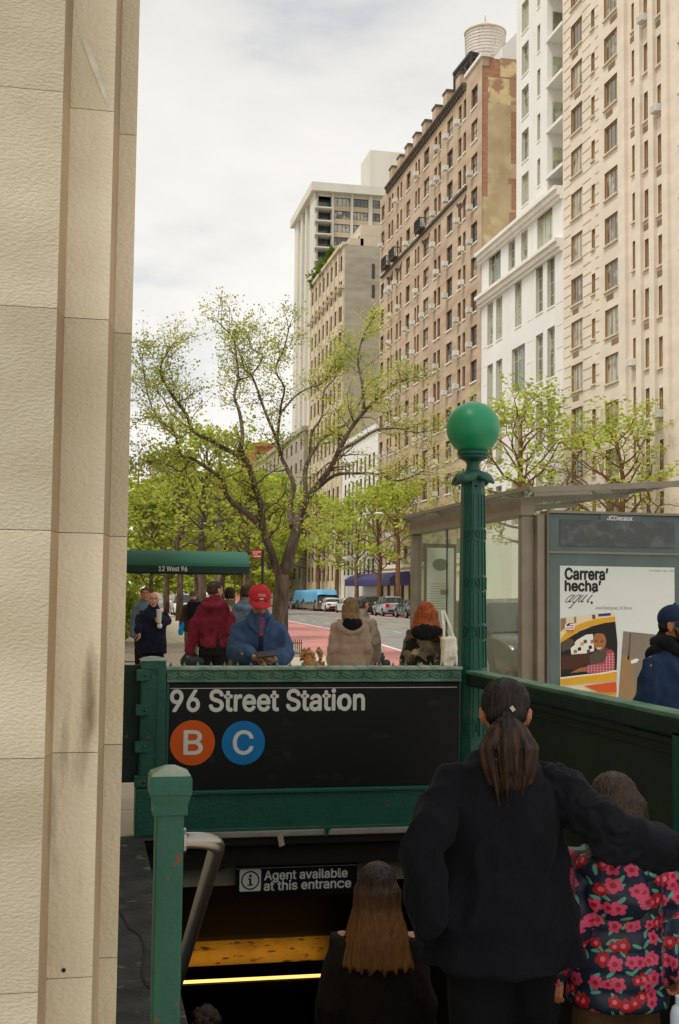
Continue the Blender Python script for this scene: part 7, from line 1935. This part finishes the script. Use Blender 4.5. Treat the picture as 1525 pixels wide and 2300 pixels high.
# --- man with the navy cap at the right edge
q = Person('bearded man in navy cap, black hood and dark blue work jacket at right edge', 1513, 1362, 5.95, 0, 200, hair='hair_dark', skin='skin_tan', headyaw=18, fat=1.16, vox=.018)
q.jacket('cl_work_blue', .032, .78, .06, wr=.018, vox=.012, collar=.0)
q.jacket('cl_black', .012, 1.0, .0, wr=.006, vox=.012, collar=.075, hood=True, name='hooded_top', which='')
q.trousers('cl_trouser'); q.shoes(); q.hair('crop', 'hair_dark')
q.cap('cl_navy_cap', [('N', .040, .050, .050, 0), ('Y', .042, .050, .046, 0)])
def beard(b_):
    s = q.hs
    for sg in (-1, 1): b_.tube([q.T(sg * .066, .022, -.025), q.T(sg * .060, .045, -.068), q.T(sg * .036, .080, -.090), q.T(0, .092, -.100)], [.010 * s, .015 * s, .016 * s, .018 * s], 8, 'round'); b_.tube([q.T(0, .104, -.047), q.T(sg * .024, .092, -.054), q.T(sg * .034, .082, -.074)], [.006 * s, .006 * s, .008 * s], 8, 'round')
q.garment('beard', 'hair_dark', beard, .006, 2)
def hoodup(b_):
    s = q.hs; b_.ball(q.T(0, -.07, -.10), (.085 * s, .06 * s, .09 * s), 16, 10, q.Rm); b_.tube([q.T(math.cos(R(a)) * .088, -.02 + math.sin(R(a)) * .10, -.10 - .05 * (math.sin(R(a)) > .2)) for a in range(-230, 51, 20)], .042 * s, 10, 'round')
q.garment('hood', 'cl_black', hoodup, .011, 4, wrinkle(.006, 12)); 
m = MB(); m.ball(q.T(0, .055, -.165), (.05, .03, .035), 12, 8, q.Rm); q.kids.append(('undershirt', m.mesh('undershirt', ['sign_white'], True), None))
q.done()
# --- man in the red cap with the phone
Yc = 9.0
q = Person('man in red cap and blue fleece looking down at his phone', 582, 1335, Yc, 0, 180, hair='hair_brown', skin='skin', headpitch=24, fat=1.02, lean=(0, .03), vox=.018, h=1.66,
           arms={'R': ('w', at(532, 1462, Y=Yc - .10), at(560, 1473, Y=Yc - .34)), 'L': ('w', at(640, 1470, Y=Yc - .10), at(622, 1483, Y=Yc - .34))})
q.jacket('cl_fleece', .034, .80, .04, wr=.018, vox=.011, collar=.05, cuff=.96); q.trousers('cl_trouser'); q.shoes(); q.hair('crop', 'hair_brown')
q.cap('cl_red_cap', [('VINTAGE', .066, .017, .072, 0)], True)
def scarf(b_): s = q.s; b_.tube([Vector((0, .03, 1.46)) * s + q.lean, Vector((0, .075, 1.42)) * s + q.lean, Vector((0, .125, 1.34)) * s + q.lean], [.055 * s, .052 * s, .03 * s], 10, 'round')
mat('scarf_print', (52, 72, 130), .8, .2, 26, col2=(150, 60, 76)); q.garment('scarf', 'scarf_print', scarf, .011, 3)
m = MB()
for sg in (-1, 1):
    s = q.s; L0 = q.lean
    pts = [Vector(v) * s + L0 for v in ((sg * .015, .150, 1.345), (sg * .085, .125, 1.405), (sg * .112, .055, 1.475), (sg * .085, .075, 1.505), (sg * .055, .115, 1.455))]
    n_ = Vector((sg * .3, .8, .3)).normalized() * .012; m.raw(pts + [p_ + n_ for p_ in pts], [(4, 3, 2, 1, 0), (5, 6, 7, 8, 9)] + [(i, (i + 1) % 5, 5 + (i + 1) % 5, 5 + i) for i in range(5)])
q.kids.append(('collar', m.mesh('collar', ['cl_fleece'], False), None))
m = MB(); s = q.s; m.tube([Vector((.0, y_, z_)) * s + q.lean * max(0, (z_ - .9) / .6) for y_, z_ in ((.162, 1.34), (.168, 1.25), (.165, 1.15), (.168, 1.0), (.172, .86))], .011, 8, True, (1.5, .5)); q.kids.append(('placket', m.mesh('placket', ['cl_navy'], True), None))
q.hand('R', (.85, -.35, -.25), (.1, -.2, -1), .55, True); q.hand('L', (-.75, -.45, .05), (0, .3, 1), .5); q.done()
ph_ = at(598, 1470, Y=Yc - .47); pm_ = MB(); pm_.box(-.075, .075, -.037, .037, -.005, .005, .004)
po_ = pm_.build('phone', 'leather_black'); po_.location = ph_; po_.rotation_euler = (R(28), R(-6), R(8)); tag(po_, 'black phone held in both hands by the man in the red cap', 'phone')
# --- man in the maroon hoodie
Ym = 14.8
q = Person('man in maroon hooded sweatshirt, head turned, holding a black bag', 484, 1306, Ym, 0, -12, hair='hair_brown', headyaw=-42, fat=1.06, vox=.018,
           arms={'L': ('w', at(440, 1402, Y=Ym + .02), at(427, 1463, Y=Ym - .05)), 'R': ((.05, -.02, -.27), (-.01, .12, -.46))})
q.jacket('cl_maroon', .026, .93, .02, hood=True, wr=.018, vox=.012, collar=.03); q.trousers('cl_trouser'); q.shoes(); q.hair('short', 'hair_brown'); q.hand('L', (-.25, 0, -1), (.8, .3, 0), .9); q.done()
bg_ = at(428, 1478, Y=Ym - .06); m = MB()
m.ball((0, 0, -.04), (.12, .10, .10)); m.ball((.09, 0, -.05), (.10, .09, .09)); m.tube([(-.08, 0, .0), (-.04, 0, .09), (.04, 0, .09), (.08, 0, 0)], .012, 8)
o = obj('hand_bag', remesh(m, .012, 4, wrinkle(.008, 14))); o.data.materials.append(MATS['leather_black']); o.location = bg_; tag(o, 'black rounded bag held low by the man in the maroon hoodie', 'bag')
# --- others on the pavement
q = Person('dark-haired man in a khaki coat just right of the maroon hoodie', 517, 1320, 16.8, 0, -6, hair='hair_dark', vox=.022)
q.jacket('cl_khaki', .03, .55, .05, wr=.01, vox=.015); q.trousers('cl_trouser', vox=.02); q.shoes(); q.hair('short', 'hair_grey' if False else 'hair_dark'); q.done()
q = Person('man in a grey-blue hooded jacket half hidden behind the red cap', 556, 1314, 15.6, 0, -10, hair='hair_brown', headyaw=-30, skin='skin_tan', vox=.022)
q.jacket('cl_greyblue', .034, .75, .05, hood=True, wr=.01, vox=.015); q.trousers('cl_denim', vox=.02); q.shoes(); q.hair('crop', 'hair_brown'); q.done()
Yb = 17.3
q = Person('bald man in a navy jacket walking towards the viewer with a white cup', 345, 1331, Yb, 0, 182, hair='hair_grey', skin='skin_pale', legs=WALK, fat=1.16, vox=.018,
           arms={'R': ('w', at(316, 1392, Y=Yb + .02), at(311, 1416, Y=Yb - .14)), 'L': ('w', at(376, 1394, Y=Yb + .02), at(362, 1398, Y=Yb - .22))})
q.jacket('cl_navy', .034, .80, .05, wr=.018, vox=.013, collar=.06, belly=.06); q.trousers('cl_trouser'); q.shoes(); q.hand('R', (.2, -.2, -1), (-.7, -.3, 0), .6); q.hand('L', (-.7, -.6, .2), (.0, -.5, .4), .9); q.done()
c = at(358, 1384, Y=Yb - .33)
m = MB(); m.lathe([(.028, -.09), (.03, -.085), (.038, .07), (.041, .075), (.041, .09), (.03, .095)], (0, 0, 0), 18); o = autosmooth(m.build('paper_cup', 'sign_white'), 30); o.location = c; tag(o, 'tall white paper cup held by the bald man in navy', 'cup')
c = at(359, 1406, Y=Yb - .30); m = MB(); m.ball((0, 0, 0), (.036, .036, .04)); m.tube([(0, 0, .02), (.0, 0, .07)], [.02, .012], 8, 'round')
o = obj('paper_bundle', remesh(m, .008, 2, wrinkle(.006, 30))); o.data.materials.append(MATS['sign_white']); o.location = c; tag(o, 'crumpled white paper bundle under the bald man\'s cup hand', 'paper')
q = Person('man in a teal-grey top walking behind the bald man at far left', 327, 1321, 21.5, 0, 180, hair='hair_dark', skin='skin_tan', legs=WALK, vox=.024)
q.jacket('cl_greyblue', .02, .82, vox=.016); q.trousers('cl_trouser', vox=.02); q.shoes(); q.hair('crop'); q.done()
Yk = 26.5
q = Person('walker in a brown jacket with a dark backpack, seen from behind under the awning', 434, 1329, Yk, 0, 4, hair='hair_dark', legs=WALK, fat=1.05, vox=.024, arms={'L': ((-.06, 0, -.28), (-.09, .03, -.50))})
q.jacket('cl_brown', .03, .80, vox=.017); q.trousers('cl_khaki', vox=.02); q.shoes()
def bean(b_): s = q.hs; b_.ball(q.T(0, -.012, .045), (.086 * s, .10 * s, .085 * s), 16, 12, q.Rm)
q.garment('beanie', 'cl_olive', bean, .014, 2); q.done()
bp_ = MB(); bp_.box(-.15, .15, -.30, -.12, 1.02, 1.42, .05); bo_ = bp_.build('backpack', 'cl_charcoal', None, True); bo_.location = q.loc; bo_.rotation_euler = (0, 0, q.face); tag(bo_, 'dark backpack worn by the walker in the brown jacket', 'backpack')
c = at(411, 1405, Y=Yk - .05); m = MB(); m.tube([(.02, 0, .17), (.0, 0, .10), (-.02, 0, -.02), (-.04, 0, -.16)], [.012, .035, .05, .06], 10, 'round')
o = obj('plastic_bag', remesh(m, .012, 2, wrinkle(.012, 16))); o.data.materials.append(MATS['cl_blue_bag']); o.location = c; tag(o, 'bright blue plastic bag carried by the walker with the backpack', 'bag')
Yt = 13.0
q = Person('woman in long taupe padded coat with black hood lining, seen from behind', 787, 1343, Yt, 0, -4, hair='hair_blond', headyaw=-6, fat=1.0, vox=.018, arms={'L': ((-.045, -.02, -.27), (-.04, .08, -.52)), 'R': ((.045, -.02, -.27), (.02, .12, -.48))})
q.jacket('cl_taupe', .036, .50, .05, quilt=.13, wr=.012, vox=.013, collar=.03); q.trousers('cl_trouser', vox=.02); q.shoes(); q.hair('bob', 'hair_blond', len=.17, spread=.006, w=1.05)
def th(b_):
    s = q.s; c = Vector((0, -.115, 1.40)) * s; b_.ball(c + Vector((0, .01, .0)) * s, (.135 * s, .07 * s, .095 * s), 20, 14)
q.garment('hood_lining', 'cl_black', th, .012, 4, wrinkle(.008, 10))
def th2(b_):
    s = q.s; c = Vector((0, -.10, 1.41)) * s; pts = [c + Vector((math.cos(R(a)) * .145, -.035 * abs(math.sin(R(a))), math.sin(R(a)) * .105)) * s for a in range(165, 376, 15)]
    b_.tube(pts, [.036 * s] * len(pts), 10, 'round')
q.garment('hood', 'cl_taupe', th2, .012, 4, wrinkle(.008, 12)); q.done()
q = Person('balding man in a stone-brown jacket walking beyond the woman in the taupe coat', 812, 1341, 14.9, 0, -25, hair='hair_grey', headyaw=-25, fat=.94, vox=.022, arms={'R': ((.06, -.02, -.28), (.06, .06, -.53))})
q.jacket('cl_stone', .03, .78, wr=.012, vox=.015); q.trousers('cl_trouser', vox=.02); q.shoes(); q.hair('crop', 'hair_grey'); q.hand('R', (0, .1, -1), (-1, 0, 0), .5); q.done()
Yr = 11.2
q = Person('red-haired woman in a camouflage jacket with a dark hood, seen from behind', 958, 1353, Yr, 0, -14, hair='hair_red', headyaw=-30, fat=1.02, vox=.018, arms={'R': ((.08, -.02, -.27), (.09, .08, -.50)), 'L': ((-.06, -.02, -.27), (-.08, .05, -.52))})
q.jacket('cl_camo', .040, .72, .05, wr=.014, vox=.013, collar=.03); q.trousers('cl_trouser', vox=.02); q.shoes(); q.hair('wavy', 'hair_red', len=.27, spread=.045, w=1.32, wave=.010, allround=True)
def th(b_): s = q.s; b_.ball(Vector((0, -.115, 1.40)) * s, (.17 * s, .075 * s, .09 * s), 20, 14)
q.garment('hood', 'cl_black', th, .012, 4, wrinkle(.012, 10)); q.done()
bx_ = q.M @ (Vector((.21, -.13, 1.40)) * q.s); tb_ = at(1007, 1458, Y=Yr - .22)
tt = thing('tote_bag', 'cream canvas tote bag hanging from the red-haired woman\'s shoulder', 'bag', tb_[:])
m = MB(); m.box(-.13, .13, -.03, .03, -.22, .12, .02); k_ = len(m.v)
m2 = MB(); m2.box(-.075, .075, -.05, .05, -.26, .12, .03); o = obj('bag_body', remesh(m2, .012, 4, wrinkle(.010, 9)), tt); o.data.materials.append(MATS['cl_cream'])
for sx_ in (-1, 1):
    m = MB(); m.tube([(sx_ * .05, -.02, .09), (sx_ * .03 - .02, .0, .22), (sx_ * .01 - .04, .06, .36)], .012, 8, True, (1.0, .35)); m.build('strap', 'cl_cream', tt)
m = MB(); text_on(m, 'EAT', (-.01, -.068, -.10), UX, UZ, 0, .06, 0, .03); m.build('lettering', 'ink', tt)
# pale flask in the child's hand at the lower right corner
c = at(1532, 2303, Y=3.5); m = MB(); m.lathe([(.034, -.12), (.036, -.11), (.036, .03), (.03, .05), (.02, .06), (.02, .085)], (0, 0, 0), 20); mat('flask', (176, 190, 204), .4, .04, 5)
o = autosmooth(m.build('flask', 'flask'), 30); o.location = c; tag(o, 'pale blue flask in the child\'s right hand at the lower corner', 'flask')
# ------------------------------------------------------------------ dog
mat('dog_fur', (186, 138, 84), .95, .3, 22, col2=(124, 82, 46), bump=1.2, bscale=60)
Yd = 20.5; dt = at(705, 1459, Y=Yd); s = dt.z / .56; dm = MB(); drn = random.Random(3)
V_ = lambda x, y, z: Vector((x, y, z)) * s
dm.tube([V_(0, -.22, .31), V_(0, -.05, .30), V_(0, .12, .32), V_(0, .2, .34)], [.085 * s, .085 * s, .105 * s, .08 * s], 12, 'round')
dm.tube([V_(0, .18, .36), V_(0, .24, .44)], [.06 * s, .055 * s], 10, 'round'); dm.ball(V_(0, .26, .48), (.065 * s, .075 * s, .065 * s)); dm.tube([V_(0, .30, .465), V_(0, .385, .45)], [.034 * s, .024 * s], 8, 'round')
for sx_ in (-1, 1):
    dm.tube([V_(sx_ * .055, .245, .51), V_(sx_ * .085, .235, .46), V_(sx_ * .085, .235, .40)], [.022 * s, .03 * s, .022 * s], 8, 'round')
    dm.tube([V_(sx_ * .055, .13, .30), V_(sx_ * .06, .12, .16), V_(sx_ * .06, .14, .02)], [.045 * s, .03 * s, .028 * s], 8, 'round'); dm.tube([V_(sx_ * .06, .14, .02), V_(sx_ * .06, .17, .015)], [.026 * s, .02 * s], 8, 'round')
    dm.tube([V_(sx_ * .055, -.19, .30), V_(sx_ * .065, -.14, .20), V_(sx_ * .065, -.24, .12), V_(sx_ * .065, -.22, .02)], [.06 * s, .042 * s, .026 * s, .026 * s], 8, 'round')
dm.tube([V_(0, -.24, .36), V_(0, -.30, .44), V_(0, -.27, .53), V_(0, -.22, .55)], [.02 * s, .026 * s, .045 * s, .04 * s], 8, 'round')
for k in range(150): a = drn.choice(dm.v); dm.ball(Vector(a) + Vector((drn.uniform(-1, 1), drn.uniform(-1, 1), drn.uniform(-1, 1))) * .01, (.022 * s,) * 3, 6, 5)
o = obj('dog', remesh(dm, .011, 1, wrinkle(.012, 30, (1, 1, 1)))); o.data.materials.append(MATS['dog_fur']); o.location = (dt.x, Yd, 0); o.rotation_euler = (0, 0, R(10)); tag(o, 'small curly brown dog on the pavement between the red cap and the taupe coat', 'dog')
m = MB(); m.ball(V_(0, .39, .455), (.012 * s,) * 3, 8, 6); m.build('nose', 'near_black', o)
for sx_ in (-1, 1): m = MB(); m.ball(V_(sx_ * .028, .325, .495), (.008 * s,) * 3, 8, 6); m.build('eye', 'near_black', o)
